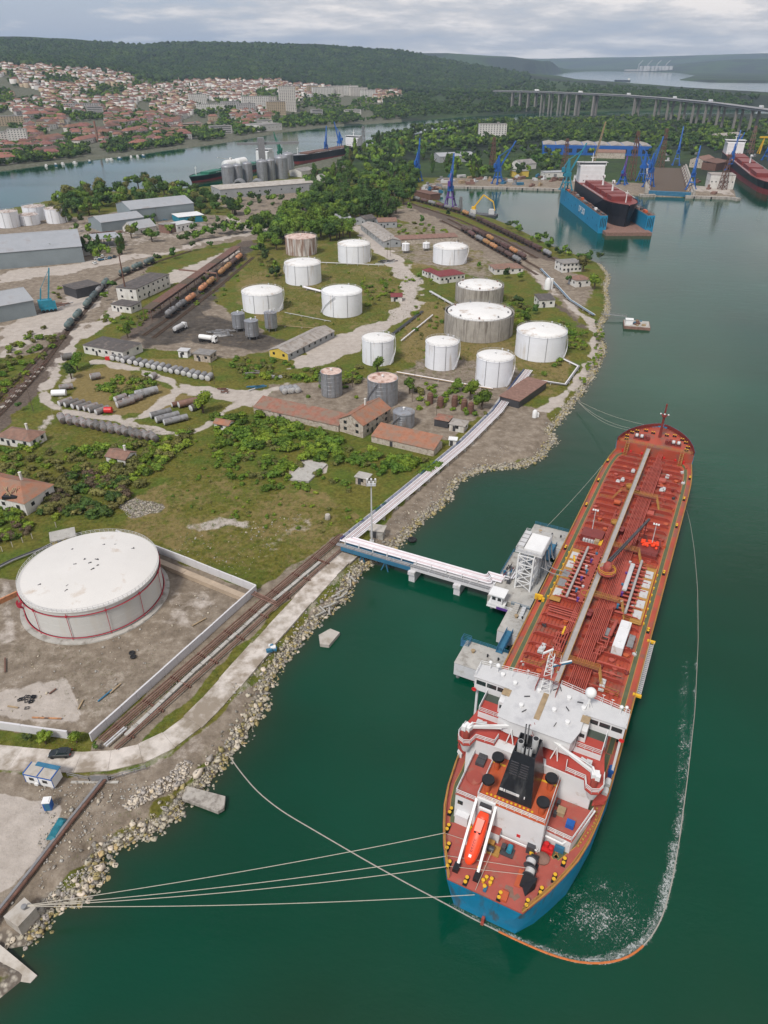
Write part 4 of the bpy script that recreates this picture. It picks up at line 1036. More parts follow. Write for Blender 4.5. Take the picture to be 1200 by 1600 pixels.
# manifold amidships: drip trays, crossover pipes, valves
for s_ in (-1,1):
 tr_ = BX(s_ * 9.35,86.2,8.7,2.6,23.5,.12).obj('drip_tray', M.ochre, ship)
 for k in range(5): BX(0,0,0,1.9,3.0,.14).obj('tray_grating', M.pale_grey if k not in (1,2) or s_ > 0 else M.mid_grey, tr_).location = (s_ * 9.3,77.8 + k * 4.2,8.85)
 RA([(s_ * 10.7,74.5,8.8),(s_ * 10.7,98,8.8)],.9,.03,2,2).obj('tray_rail', M.yellow, tr_)
 CY((s_ * 6.8,75.5,10.2),(s_ * 6.8,98,10.2),.32, None, 10).obj('hose_rail', M.walk_grey, ship, True)
 for k in range(13):
  y_ = 76 + k * 1.68
  mb = CY((s_ * 2.4, y_, 9.5),(s_ * 8.2, y_, 9.5),.2 if k % 3 else .26, None, 7)
  mb.cyl((s_ * 8.2, y_, 9.5),(s_ * 8.45, y_, 9.5),.36, None, 8)
  o = mb.obj('manifold_pipe', M.pipe_red, ship, True)
  mb = BX(s_ * (4.2 + (k % 3) * .55), y_, 9.3,.5,.5,.9).cyl((s_ * (4.2 + (k % 3) * .55), y_, 10.3),(s_ * (4.2 + (k % 3) * .55), y_, 10.38),.34, None, 10)
  mb.obj('valve', M[('purple', DR, SB, PG, DR)[(k + (s_ > 0)) % 5]], o)
 for k in range(9): CY((s_ * 3.1 + .0,75.5 + k * .1,9.9),(s_ * 3.1,97 - k * .1,9.9),.1, None, 6).obj('manifold_pipe', M.pipe_red, ship, True).location = (s_ * .33 * k * .5,0,-.12 * (k % 2))
 mb = MB()
 for k in range(8): mb.box(s_ * 11.2,76 + k * 2.9,8,.35,.35,.5)
 mb.obj('mooring_fitting', M.yellow, ship)
BX(5.0,89.8,9.9,1.0,11.6,.5).box(5.0,89.8,10.4,.7,11.2,.12).obj('hose_trough', M.pale_grey, ship)
# cross walks with stairs
for y_ in (54.4,78.6,101.4,131.0):
 c_ = BX(1.6, y_, 10.2,7.6,.9,.1).obj('crosswalk', M.dark_red, ship)
 for dy in (-.5,.5): RA([(-1.1, y_ + dy, 10.3),(5.4, y_ + dy, 10.3)],1.0,.03,3,1.6).obj('handrail', M.ochre, c_)
 mb = MB()
 for dy in (-.45,.45): mb.beam((5.4, y_ + dy, 10.2),(6.9, y_ - 3.2 + dy, 8.1),.14).rail([(5.4, y_ + dy, 10.3),(6.9, y_ - 3.2 + dy, 8.1),(10.2, y_ - 3.4 + dy, 8.1)],1.0,.03,2,1.6)
 mb.obj('stair', M.ochre, c_)
 if y_ in (54.4,131):
  mb = MB()
  for dy in (-.45,.45): mb.rail([(-2.5, y_ + dy, 10.3),(-4.6, y_ + dy, 10.3),(-6.4, y_ - 2.6 + dy, 8.1),(-10, y_ - 2.8 + dy, 8.1)],1.0,.03,2,1.6)
  mb.obj('stair', M.ochre, c_)
# round hatches and tank lids standing on the deck
rg = random.Random(12)
for (x_, y_) in [(s_ * rg.uniform(4.6,10), y_) for y_ in (40,44.5,48,51,57,58.6,61,64,66.4,69,100.2,105,112,116,121,134,138,142,144,147,150) for s_ in (-1,1)]:
 LA([(.5,0),(.5,.6),(.62,.62),(.62,.78),(.02,.85)],10).cyl((.8,.3,0),(.8,.3,1.1),.12, None, 6).obj('tank_hatch', M['orange_red' if rg.random() < .3 else 'pipe_red'], ship, True).location = (x_, y_ + rg.uniform(-.8,.8),8.0)
for x_, y_ in ((-7.5,56.5),(-7.3,58),(6.8,51.2),(6.7,53),(-6.9,139),(5.8,139.6),(-5.8,141),(6.3,140.5),(-3.9,148),(6.2,149)):
 BX(0,0,0,1.1,1.5,.5).box(0,.2,.5,.7,.5,.35).obj('deck_machine', M.pale_grey, ship).location = (x_, y_, 8.4)
for x_, y_, an in ((-4.5,64.5,0),(-9,92.6,.3),(-4.3,103,0),(-4.7,103.2,0)): BX(0,0,0,.42,2.6,.4, an).obj('yellow_locker', M.yellow, ship).location = (x_, y_, 9.0)
for y_ in (136,114,79): LA([(1.05,0),(1.05,.5),(.95,.5),(.95,.05)],14).obj('round_platform', M.ochre, ship, True).location = (-3.1, y_, 9.6)
for y_ in (134.5,72,110.5): BX(-.55, y_ - .9,10.3,1.1,1.0,.15).cyl((-.5, y_ + .6,8),(-.5, y_ + .6,10.4),.7, None, 12).obj('vent_post', M.dark_red, ship)
# deck houses
BX(7.6,67.2,8,2.3,9.6,2.8,-.02).box(7.6,70.6,10.8,1.6,2.4,.18).box(7.4,64.6,10.8,.6,.8,.25).obj('deck_house', M.ship_white, ship)
MB().tube([(5.6,71.5,8),(5.6,71.5,10.2),(5.4,69,10.2),(5.2,66.8,9.6),(5.2,66.4,8)],.42,10).obj('vent_duct', M.dock_red, ship, True)
for x_, y_, l_ in ((9.7,67.5,4.2),(4.6,68.3,2.6)): BX(x_, y_, 9.2,1.3, l_, .2).box(x_, y_, 8,1.0, l_ - .4,1.2).obj('grating_platform', M.mid_grey, ship)
BX(-7.2,105.6,8,5.6,4.2,2.0).obj('deck_store', M.dark_red, ship)
BX(7.3,105.3,8,5.2,7.2,1.9).rail([(4.8,101.8,9.9),(9.8,101.8,9.9),(9.8,108.8,9.9),(4.8,108.8,9.9),(4.8,101.8,9.9)],.8,.04,2,1.2,0).obj('deck_store', M.dark_red, ship)
for k in range(26):
 o = MB().ball((0,0,0),(.55,.42,.35),7).obj('orange_float', M.lifeboat_orange, ship) if k == 0 else link('orange_float', o.data, ship)
 o.location = (rg.uniform(5.3,9.4), rg.uniform(105.4,108), rg.uniform(10.0,10.5)); o.rotation_euler = (0,0, rg.uniform(0,6))
for k in range(5): BX(-8.9 + k * .7,103.1,8.3,.55,.8,.9).obj('white_drum', M.pale_grey, ship)
BX(-5.5,103,8,1.2,1.6,1.8).obj('yellow_cabinet', M.timber, ship)
for s_ in (-1,1):
 mb = CY((s_ * 7.8,107.4,8),(s_ * 7.8,107.4,16),.13,.09,8).box(s_ * 7.8,107.4,15.9,1.6,.3,.12)
 o = mb.obj('light_mast', M.pale_grey, ship)
 for q in (-.6,0,.6): BX(s_ * 7.8 + q, 107.2,16.0,.36,.5,.3).obj('floodlight', M.white, o)
for k in range(70):
 s_ = rg.choice((-1,1)); BX(0,0,0, rg.uniform(.3,.9), rg.uniform(.3,1.1), rg.uniform(.3,.8), rg.uniform(0,1.5)).cyl((.3,0,0),(.3,0,1.1),.09, None, 5).obj('deck_fitting', M[rg.choice((DR, DG, 'pipe_red','rust','orange_red', PG, 'dock_red'))], ship).location = (s_ * rg.uniform(3.2 if s_ < 0 else 5,11.2), rg.uniform(38,158),8.0)
# hose crane amidships
cr = LA([(.8,8),(.8,12.6),(1.05,12.7),(1.05,13.5),(.6,14.2),(.02,14.3)],18,(-.15,87.6,0)).lathe([(2.2,11.4),(2.2,11.6),(1.0,11.62)],12,(-.15,87.6,0)).obj('hose_crane', M.dock_red, ship, True)
RA([(-.15 + 2.1 * cos(a),87.6 + 2.1 * sin(a),11.6) for a in np.linspace(0,6.283,9)],1.0,.04,2,2).obj('platform_rail', M.yellow, cr)
mb = MB()
for dx in (-.28,.28): mb.beam((dx - .1,88.2,14.2),(dx * .4 + 5.6,111.5,14.6),.32,.5)
for k in range(10): mb.beam((-.1 + 5.7 * k / 10 - .3 * (1 - k / 14),88.2 + 2.33 * k, 14.3),(-.1 + 5.7 * (k + 1) / 10 + .3 * (1 - k / 14),88.2 + 2.33 * (k + 1),14.3),.12)
mb.obj('crane_boom', M.dark_grey, cr)
BX(5.3,110,8,.3,.3,6.2).obj('boom_rest', M.dark_red, cr)
# forecastle
for s_ in (-1,1):
 P = [(s_ * (hb(y) - .12), y, 11.2) for y in (162,166,170,173,175.5,177.5,178.8,179.1)]
 mb = MB()
 for a, b in zip(P[:-1], P[1:]):
  A_, B_ = Vector(a), Vector(b); nn = Vector((A_.y - B_.y, B_.x - A_.x, 0)).normalized() * .12
  mb.prism([(A_.x, A_.y),(B_.x, B_.y),(B_.x + nn.x * -s_ * -1, B_.y + nn.y * -s_ * -1),(A_.x + nn.x * -s_ * -1, A_.y + nn.y * -s_ * -1)],11.2,12.5)
  k = max(1, int((B_ - A_).length / .8))
  for i in range(k):
   c_ = A_.lerp(B_, (i + .5) / k); mb.beam(c_ + Vector((-s_ * .1,-.15,1.2)), c_ + Vector((-s_ * .7,-.5,0)),.1,.1)
 mb.obj('bow_bulwark', M.dark_red, ship)
 RA([(s_ * .5,162.2,11.2),(s_ * 11.6,162.2,11.2)],1.0,.035,3,1.5).obj('deck_railing', M.ochre, ship)
 mb = MB()
 for dx in (-.45,.45): mb.beam((s_ * 8.5 + dx, 162.1,11.2),(s_ * 8.5 + dx, 158.8,8),.16).rail([(s_ * 8.5 + dx, 162.1,11.2),(s_ * 8.5 + dx, 158.8,8)],.9,.04,2,1.4)
 for k in range(8): mb.box(s_ * 8.5,158.9 + k * .42,8.1 + k * .4,.9,.25,.05)
 mb.obj('ladder', M.ochre, ship)
 wn = BX(s_ * 5.2,166.8,11.2,4.6,2.0,.3).box(s_ * 2.9,166.8,11.4,.9,1.6,1.2).box(s_ * 3.9,166.9,11.4,.7,1.4,1.3).obj('windlass', M.dark_red, ship)
 for q in (5.0,6.6):
  CY((s_ * q - .45,166.8,12.2),(s_ * q + .45,166.8,12.2),.62, None, 14).obj('drum', M.pale_grey, wn, True)
  for d_ in (-.5,.5): CY((s_ * q + d_ - .05,166.8,12.2),(s_ * q + d_ + .05,166.8,12.2),.85, None, 14).obj('drum_flange', M.black, wn)
 for q in ((2.2,172.5),(4.6,173.2),(7.2,171.4),(8.6,169.5),(9.6,166.3),(9.4,164)):
  mb = MB()
  for d_ in (-.35,.35): mb.cyl((d_, 0,0),(d_, 0,.7),.2, None, 8).cyl((d_, 0,.7),(d_, 0,.8),.26, None, 8,1)
  mb.box(0,0,0,1.3,.6,.12).obj('bollard',[M.black, M.yellow], ship).location = (s_ * q[0], q[1],11.2)
 for q in (3.5,7,9.5): LA([(.38,0),(.38,.7),(.3,1.1),(.02,1.3)],10).obj('red_drum', M.bright_red, ship, True).location = (s_ * q, 161.1,8)
fm = CY((.2,170.8,11.2),(.2,170.8,21.5),.5,.28,10).box(.2,170.8,19.2,2.6,.5,.2).box(.2,170.8,21.5,.5,.5,1.6).box(.2,170.6,18.7,1.4,1.2,.5).obj('foremast', M.dark_red, ship)
for q in (-1.2,0,1.2): MB().ball((.2 + q, 170.5,19.6),.28,8).obj('mast_light', M.white, fm)
# bollards and fairleads along the sides
for (x_, y_) in [(-10.3,11.1),(-9.5,8),(-8.2,4.9),(-6.9,2.1),(6.4,1.6),(7.8,4.4),(9.1,7.4),(9.8,10.7),(2.2,.9),(-3.4,.9)] + [(s_ * 12.9, y_) for s_ in (-1,1) for y_ in (40,74,98,122,138,152)]:
 mb = MB()
 for d_ in (-.4,.4): mb.cyl((0, d_, 0),(0, d_, .62),.24, None, 8).cyl((0, d_, .62),(0, d_, .74),.3, None, 8,1)
 mb.box(0,0,0,.7,1.5,.12).obj('bollard',[M.black, M.yellow], ship).location = (x_ * .97, y_ - (1.3 if y_ < 20 else 0),10.0 if y_ < 20 else 8.0)
mk_ = len(MADE)
for k in range(12): LA([(.2,0),(.2,.3),(.02,.36)],8).obj('yellow_cap', M.ochre, ship).location = (12.4 - .1 * abs(k - 8) - max(0,6 - k) * .12,14.5 + k * .75,8.0)
# aft deck machinery
wn = BX(5.2,6.2,8,1.8,4.6,.25).box(5.2,8.6,8.2,1.2,.9,1.3).obj('mooring_winch', M.black, ship)
for q in (6.0,7.6):
 CY((4.9 + (7.6 - q) * .2, q - .5,9.2),(4.9 + (7.6 - q) * .2, q + .5,9.2),.75, None, 14).obj('drum', M.pale_grey, wn, True)
 for d_ in (-.6,.6): CY((4.9 + (7.6 - q) * .2, q + d_ - .06,9.2),(4.9 + (7.6 - q) * .2, q + d_ + .06,9.2),.98, None, 14).obj('drum_flange', M.dark_grey, wn)
MB().add([(4.4,5.2,9.9),(6.6,5.2,9.9),(6.6,4.3,8.2),(5.6,2.6,8.2),(4.5,4.3,8.2),(4.4,5.2,8.2),(6.6,5.2,8.2)],[(0,1,2,3,4),(0,5,6,1),(0,4,5),(1,6,2)]).obj('winch_cover', M.black, wn)
BX(4.0,5.1,8,.9,3.0,.14).obj('red_plate', M.orange_red, ship)
wn = BX(-1.5,7.7,8,2.8,1.8,.3).box(-1.8,8.3,8.3,1.0,.8,.9).obj('mooring_winch', M.ochre, ship)
CY((-2.2,7.2,9),(-1.0,7.2,9),.5, None, 12).obj('drum', M.dark_grey, wn, True)
wn = BX(.9,8.4,8,2.2,1.6,.3).box(.2,8.6,8.3,.7,.9,.8).obj('hydraulic_unit', M.dark_grey, ship)
CY((1.2,8.0,8.9),(1.2,9.2,8.9),.45, None, 12).obj('motor', M.teal, wn, True)
BX(4.2,10.4,8,1.3,1.4,1.7).obj('dark_locker', M.dark_grey, ship)
BX(6.6,11.7,8,1.8,1.5,.7).cyl((6.3,11.8,8.7),(6.3,11.8,9.5),.4, None, 10).cyl((7.1,11.4,8.7),(7.1,11.4,9.3),.3, None, 10).obj('fire_pump', M.bright_red, ship)
LA([(1.1,0),(1.15,.35),(1.0,.5),(.02,.6)],12,(6.3,9.8,8)).obj('rope_coil', M.rust_pale, ship, True)
LA([(.35,0),(.35,.6),(.02,.7)],10,(4.5,9.6,8.2)).obj('yellow_valve', M.yellow, ship, True)
for q in ((-.6,2.7),(.2,2.8),(-.9,2.0),(.2,2.1),(-2.2,3.6),(-.4,1.2),(-5.9,9.6)): LA([(.22,0),(.22,.55),(.3,.6),(.3,.72),(.02,.78)],10).obj('yellow_post', M.yellow, ship, True).location = (q[0], q[1],8)
BX(2.7,1.2,8,1.2,1.6,.5).obj('red_box', M.orange_red, ship)
BX(-.2,1.0,8,.5,.8,.5).obj('blue_box', M.steel_blue, ship)
for k, (x_, y_) in enumerate(((3.0,2.9),(4.4,2.0),(3.6,2.2))): BX(0,0,0,1.2,.7,.015, k).obj('deck_patch', M.tile_brown if k else M.rust_pale, ship).location = (x_, y_, 8.004 + .002 * k)

shift(mk_, (0,-1.3,2.0))
# ---- superstructure
W_ = M.ship_white; HR = M.house_red
BX(0,25.2,10,21.6,13.6,9.45).obj('accommodation_block', W_, ship)
mk_ = len(MADE)
cd_ = MB().prism([(-12,23),(-12.4,20.6),(-11.9,19.3),(-10.8,18.8),(-9.7,19.3),(-9.2,20.9),(-6.0,21.1),(-5.8,22.9),(2.6,22.4),(2.9,21.3),(9.2,21.0),(9.7,19.3),(10.8,18.8),(11.9,19.3),(12.4,20.6),(12,23),(10.8,29),(-10.8,29)],16.72,17.0).obj('crane_deck', HR, ship)
for s_ in (-1,1):
 RA([(s_ * a, b, 17.0) for a, b in ((11.9,23),(12.3,20.6),(11.8,19.4),(10.8,18.95),(9.8,19.4),(9.3,21),(6.1,21.2),(5.9,22.8))],1.05,.04,3,1.2).obj('deck_railing', M.white, cd_)
 CY((s_ * 10.8,20.4,14.2),(s_ * 10.8,20.4,16.7),.6,1.3,14).obj('crane_foundation', W_, ship, True)
 sc = LA([(.55,17),(.55,18.6),(.75,18.7),(.75,19.3),(.02,19.5)],12,(s_ * 10.8,20.4,0)).obj('stores_crane', M.dock_red, ship, True)
 BX(s_ * 10.7,20.5,19.2,1.3,1.1,.9, s_ * .3).box(s_ * 11.2,19.9,19.4,.7,.7,1.0).beam((s_ * 10.9,20.1,19.6),(s_ * 10.0,20.9,20.7),.3).obj('crane_house', M.white, sc)
 tip = (-1.9,24.6,20.2) if s_ < 0 else (1.3,24.2,20.2)
 BE((s_ * 10.6,20.7,19.6), tip, .42,.5).beam((s_ * 10,21.0,20.6),(s_ * 6,22.6,20.1),.12).beam((s_ * 9.6,21.2,19.3),(s_ * 5.5,22.8,19.6),.2).obj('crane_boom', M.white, sc)
 BE((s_ * 9.4,21.6,20.4),(s_ * 8.0,22.2,20.3),.28).box(s_ * 9.3,22.2,19.3,.9,.8,.8).obj('winch_box', M.pale_grey, sc)
 BE((s_ * 3.8 - .6,22.6,17),(s_ * 3.9,23.1,19.7),.16).beam((s_ * 3.8 + .6,22.6,17),(s_ * 3.9,23.1,19.7),.16).beam((s_ * 3.8,23.8,17),(s_ * 3.9,23.1,19.7),.16).obj('boom_rest', M.white, sc)
BE((-1.0,24.2,21.0),(1.4,21.8,17.4),.8,.12).beam((-1.1,23.9,21.8),(1.3,21.5,18.2),.06).beam((-.6,24.5,21.8),(1.8,22.1,18.2),.06).box(-1.1,24.4,21,.9,.3,.12).obj('ladder_stair', M.dock_red, ship)
shift(mk_, (0,-2.6,2.75)); mk_ = len(MADE)
nd = BX(0,28,19.1,21.4,8.8,1.26).obj('navigation_deck', W_, ship)
for s_ in (-1,1):
 BX(s_ * 8.6,25.1,20.36,4.2,2.9,.06).obj('deck_paint', HR, nd)
 BX(s_ * 8.6,27.6,20.36,4.2,2.1,.065).obj('deck_paint', M.dark_green, nd)
 RA([(s_ * 6.6,23.7,20.4),(s_ * 10.6,23.7,20.4)],1.05,.03,3,1.2).obj('deck_railing', M.white, nd)
 BX(s_ * 10.65,26.2,20.3,.12,4.6,1.1).obj('side_screen', W_, nd)
wh = MB().prism([(-6.5,21.5),(-4.6,21.2),(3.4,21.2),(5.8,21.2),(6.5,24),(6.5,28.3),(13.2,28.3),(13.2,31.4),(5,32.4),(1.2,33),(-1.2,33),(-5,32.6),(-13.2,31.4),(-13.2,28.3),(-6.5,28.3)],20.37,23.4).obj('wheelhouse', W_, ship)
MB().prism([(-6.7,21.3),(-4.6,21.0),(5.9,21.0),(6.7,24),(6.7,28.1),(13.4,28.1),(13.4,31.6),(5,32.7),(1.2,33.2),(-1.2,33.2),(-5,32.9),(-13.4,31.6),(-13.4,28.1),(-6.7,28.1)],23.41,23.6).obj('roof', M.bridge_roof, wh)
for s_ in (-1,1):
 for k in range(3): BX(0,0,0,1.75,.08,.95).obj('window', M.glass, wh).location = (s_ * (8.0 + 1.98 * k),28.28,21.9)
 BX(s_ * 12.9,29.6,9.3,.4,.5,11.1).obj('wing_support', W_, ship)
 for k in range(4): BX(0,0,0,.08,.95,.9).obj('window', M.glass, wh).location = (s_ * 6.52,22.6 + k * 1.4,21.8)
 BX(s_ * 6.9,26.2,20.4,1.5,2.4,2.6).box(s_ * 6.9,26.4,23.0,1.5,2.0,.1).obj('stair_house', W_, wh)
 BX(s_ * 7.0,24.96,21.5,.8,.06,.8).obj('window', M.glass, wh)
 BX(s_ * 6.9,27,23.62,1.4,1.6,.1).obj('wood_grating', M.timber, wh)
 lb = LA([(.36 + .1 * cos(a),.1 * sin(a)) for a in np.linspace(0,6.283,7)],14,(0,0,0),0,'y').obj('lifebuoy', M.bright_red, ship, True); lb.location = (s_ * 13.1,28.0,20.6)
 RA([(s_ * 13.2,28.3,23.6),(s_ * 13.2,31.5,23.6),(s_ * 5,32.6,23.6),(s_ * 1.2,33.1,23.6)],.95,.03,2,1.5).obj('roof_railing', M.white, wh)
for k in range(9): BX(-6 + 1.5 * k, 32.95,21.6,1.2,.3,1.0).obj('window', M.glass, wh)
BX(-.55,26.6,23.62,.95,6.4,.06).obj('wood_walkway', M.timber, wh)
for q in ((-6.2,29.6),(-3.7,25.1),(1.6,26.6),(6.0,29.2),(4.3,24.9),(-8.8,30.6),(-1.9,29.8),(3.2,30.4)): LA([(.34,0),(.34,.3),(.42,.32),(.4,.5),(.02,.56)],12).obj('roof_vent', M.white, wh, True).location = (q[0], q[1],23.6)
for q, an in (((-3.4,27.6),.5),((-2.9,24.2),1),((3.6,27.9),-.8),((2.6,23.6),1.4),((5.2,30.3),.2),((.6,31.4),.9),((1.4,31.9),2)): BX(0,0,0,1.0,.08,.25, an).obj('roof_fitting', M.dark_grey, wh).location = (q[0], q[1],23.6)
ms = MB()
for dx, dy in ((-.8,-.8),(.8,-.8),(.8,.8),(-.8,.8)): ms.beam((-.9 + dx, 30.6 + dy, 23.6),(-.9 + dx * .5,30.6 + dy * .5,32),.13)
for k in range(7):
 f = 1 - .5 * k / 7; z_ = 23.8 + k * 1.15; c_ = [(-.9 + a * .8 * f, 30.6 + b * .8 * f) for a, b in ((-1,-1),(1,-1),(1,1),(-1,1))]
 for i in range(4): ms.beam((*c_[i], z_),(*c_[(i + 1) % 4], z_ + 1.1),.08).beam((*c_[i], z_),(*c_[(i + 1) % 4], z_),.08)
ms = ms.obj('radar_mast', M.white, ship)
BX(-.9,30.6,27.2,2.6,2.0,.12).box(-.9,30.6,30.4,3.6,.25,.2).box(.6,31.6,29,.25,2.2,.2).obj('mast_platform', M.dock_red, ms)
BX(0,0,0,3.6,.35,.4).box(0,0,.4,3.6,.3,.06,0,1).obj('radar_scanner',[M.steel_blue, M.white], ms, loc=(.9,31.6,29.6), rz=.75)
BX(0,0,0,2.2,.28,.3).obj('radar_scanner', M.white, ms, loc=(-1.7,31.4,31.6), rz=.95)
for q in ((-.9,30.6,32.0),(-2.4,30.6,30.6),(.7,30.6,30.6)): CY((0,0,0),(0,0,1.9),.05,.03,6).obj('aerial', M.white, ms).location = q
RA([(-2.6,29.6,23.6),(-2.6,32.4,23.6),(1.0,32.4,23.6),(1.0,29.6,23.6)],1,.04,3,1).obj('mast_rail', M.dock_red, ms)
rd = CY((6.6,29.8,23.6),(6.6,29.8,26.4),.22, None, 8)
for a in (0,2.1,4.2): rd.beam((6.6 + .8 * cos(a),29.8 + .8 * sin(a),23.6),(6.6,29.8,25.4),.12)
rd = rd.obj('radome_stand', M.white, ship); MB().ball((6.6,29.8,27.2),.95,20).obj('radome', M.white, rd, True)
for q, r_ in (((-9.9,31.0),.45),((-11.4,31.2),.35),((11.8,30.9),.35),((12.6,31.2),.3)):
 o = CY((0,0,0),(0,0,1.3),.1, None, 6).ball((0,0,1.6), r_, 12).obj('satellite_dome', M.white, ship, True); o.location = (q[0], q[1],23.6)
for x_, y_ in ((-7.2,30.9),(-4.6,31.6),(8.6,31.6),(10.2,31.2)): CY((0,0,0),(0,0,2.4),.06,.03,6).box(0,0,2.2,.5,.08,.08).obj('aerial', M.white, wh).location = (x_, y_, 23.6)
shift(mk_, (0,-.5,.7)); mk_ = len(MADE)
# casing, funnel, mushroom vents
cs = MB().prism([(-5.6,11.6),(5.6,11.6),(5.6,20.8),(-5.6,20.8)],6.4,13.9).obj('engine_casing', W_, ship)
MB().prism([(-5.7,11.5),(5.7,11.5),(5.7,20.75),(-5.7,20.75)],13.9,14.02).obj('casing_deck', M.orange_red, cs)
RA([(-5.5,20.6,14),(-5.5,11.7,14),(5.5,11.7,14),(5.5,20.6,14)],1.05,.04,3,1.2).obj('deck_railing', M.white, cs)
for x0, x1 in ((-5.6,-3.3),(2.9,5.6)): BX((x0 + x1) / 2,19.3,14.02, x1 - x0,.35,.03).obj('yellow_band', M.yellow, cs)
for k in range(12): LA([(.2,0),(.2,.12),(.02,.16)],8).obj('orange_cap', M.yellow, cs).location = (-4.3 + .68 * k, 12.9 + .06 * sin(k),14.02)
for k in range(9): LA([(.2,0),(.2,.12),(.02,.16)],8).obj('orange_cap', M.yellow, cs).location = (-3.2 + .8 * k, 12.15,14.02)
for q in ((-4.5,18.3),(-4.5,13.4),(4.5,18.2),(4.5,13.3)):
 o = CY((0,0,14),(0,0,16.5),.48, None, 12).obj('mushroom_vent', M.orange_red, ship, True); o.location = (q[0], q[1],0)
 LA([(.98,16.45),(1.05,16.6),(1.0,17.0),(.02,17.1)],18).obj('vent_cap', M.black, o, True)
shift(mk_, (0,-2.4,3.6))
fn = MB()
b0 = [(-2.9,10.9),(2.9,10.9),(2.9,18.2),(-2.9,18.2)]; b1 = [(-1.8,13.5),(1.8,13.5),(1.8,17.7),(-1.8,17.7)]
vs = [(x, y, 17.6) for x, y in b0] + [(x, y, 26) for x, y in b1] + [(x * .9,15.6 + (y - 15.6) * .9,26) for x, y in b1] + [(x * .9,15.6 + (y - 15.6) * .9,24.3) for x, y in b1]
fn.add(vs, [(0,1,5,4),(1,2,6,5),(2,3,7,6),(3,0,4,7)] + [(4 + i, 4 + (i + 1) % 4,8 + (i + 1) % 4,8 + i) for i in range(4)] + [(8 + i, 8 + (i + 1) % 4,12 + (i + 1) % 4,12 + i) for i in range(4)] + [(12,13,14,15)])
fn = fn.obj('funnel', M.funnel_black, ship)
for x_, y_, r_, h_ in ((-1.0,15.0,.5,3.0),(1.0,16.4,.52,3.2),(-.4,14.4,.2,2.6),(.3,14.3,.22,2.8),(.85,14.4,.22,2.9),(-.95,17.2,.13,4.6),(-.5,17.3,.13,4.6)):
 CY((x_, y_, 24.3),(x_, y_ - .2,24.3 + h_), r_, None, 12).obj('exhaust_pipe',[M.pale_grey if r_ > .15 else M.mid_grey], fn, True)
 CY((x_, y_ - .2,24.31 + h_),(x_, y_ - .2,24.33 + h_), r_ * .85, None, 12).obj('pipe_mouth', M.black, fn)
fy = lambda z: 10.9 + 2.6 * (z - 17.6) / 8.4 - .04
for x_ in (-1.15,.45):
 lv = MB()
 for k in range(6): lv.box(x_ + .1, fy(22.2 + k * .42),22.2 + k * .42,1.25,.14,.16)
 lv.obj('louvre', M.dark_grey, fn)
for x_, w_, mt in ((-2.3,.55,'white'),(-1.8,.25,'white'),(-.7,1.7, PG),(.4,.5,'white'),(1.5,.15,'white')): BX(x_, fy(19),18.75, w_, .1,.5).obj('name_board', M[mt], fn)
# port house, starboard house
ph = BX(-7.4,13.9,10,3.6,9.0,5.9).obj('port_house', W_, ship)
BX(-7.45,13.85,15.9,3.7,9.1,.1).obj('house_roof', M.aft_red, ph)
CY((-7.5,13.6,16),(-7.5,13.6,16.3),1.45,1.35,18).obj('vent_lid', M.dock_red, ph, True)
for q in (16.7,17.9): BX(-7.6, q, 16,1.5,1.1,.7,.02).obj('black_locker', M.dark_grey, ph)
RA([(-5.7,9.5,16),(-9.2,9.5,16),(-9.2,18.2,16)],1.05,.04,3,1.2).obj('deck_railing', M.white, ph)
BX(-8.3,9.37,13.8,.9,.08,.9).obj('window', M.glass, ph)
BX(-7.6,8.9,10,2.2,1.1,2.2).obj('vent_trunk', W_, ph)
sh = MB().prism([(5.65,11.6),(9.8,11.3),(11.6,18.3),(5.65,18.3)],10,13).obj('starboard_house', W_, ship)
MB().prism([(5.66,11.5),(9.9,11.2),(11.7,18.3),(5.66,18.3)],13,13.1).obj('house_roof', M.aft_red, sh)
RA([(5.8,11.6,13.1),(9.8,11.4,13.1),(11.6,18.2,13.1)],1.05,.04,3,1.2).obj('deck_railing', M.white, sh)
BX(7.0,15.6,13.1,1.2,1.3,.9).box(7.0,15.6,14.0,1.3,1.4,.08).obj('crate_stack', M.timber, sh)
BX(8.9,14.0,13.1,1.3,1.2,.9).obj('blue_bin', M.blue, sh)
for q in ((6.2,14.8),(6.2,17.0)): BX(0,0,0,.5,.8,.9).obj('grey_locker', M.dark_grey, sh).location = (q[0], q[1],13.1)
MB().tube([(5.2,8.9,11.4),(5.2,8.6,11.4),(-1.2,8.6,11.4)],.12,6).obj('vent_pipe', M.white, ship)
MB().tube([(5.8,11.0,12.5),(8.6,10.8,12.5),(10.3,13.6,12.5),(11.9,19,12.5)],.2,8).obj('vent_pipe', M.white, ship, True)
BX(-2.2,8.5,10,2.6,1.2,2.3).box(-2.2,8.5,12.3,2.7,1.3,.08,0,1).obj('aft_trunk',[W_, M.aft_red], ship)
BX(1.9,9.14,12,.6,.1,.6).obj('fire_box', M.bright_red, ship)
BX(8.3,10.9,10.1,1.5,.5,1.3).obj('fire_box', M.steel_blue, ship)
for s_, q, mt in ((-1,23.3,'white'),(-1,21.5,'white'),(1,26.3,'white'),(1,24.3,'white'),(1,29.3,'blue')):
 CY((s_ * 12.7, q - .65,11.6),(s_ * 12.7, q + .65,11.6),.5, None, 12).box(s_ * 12.7, q, 10,.7,1.0,1.2).obj('life_raft' if mt == 'white' else 'rope_reel', M[mt], ship, True)
for s_ in (-1,1): MB().prism([(s_ * 11.2,19.6),(s_ * 13.1,20.8),(s_ * 13.2,22.5),(s_ * 11.2,22.5)],12.6,12.75).rail([(s_ * 11.6,19.6,12.7),(s_ * 13.1,20.8,12.7),(s_ * 13.2,22.5,12.7)],1,.04,3,1).obj('side_platform',[M.house_red], ship)
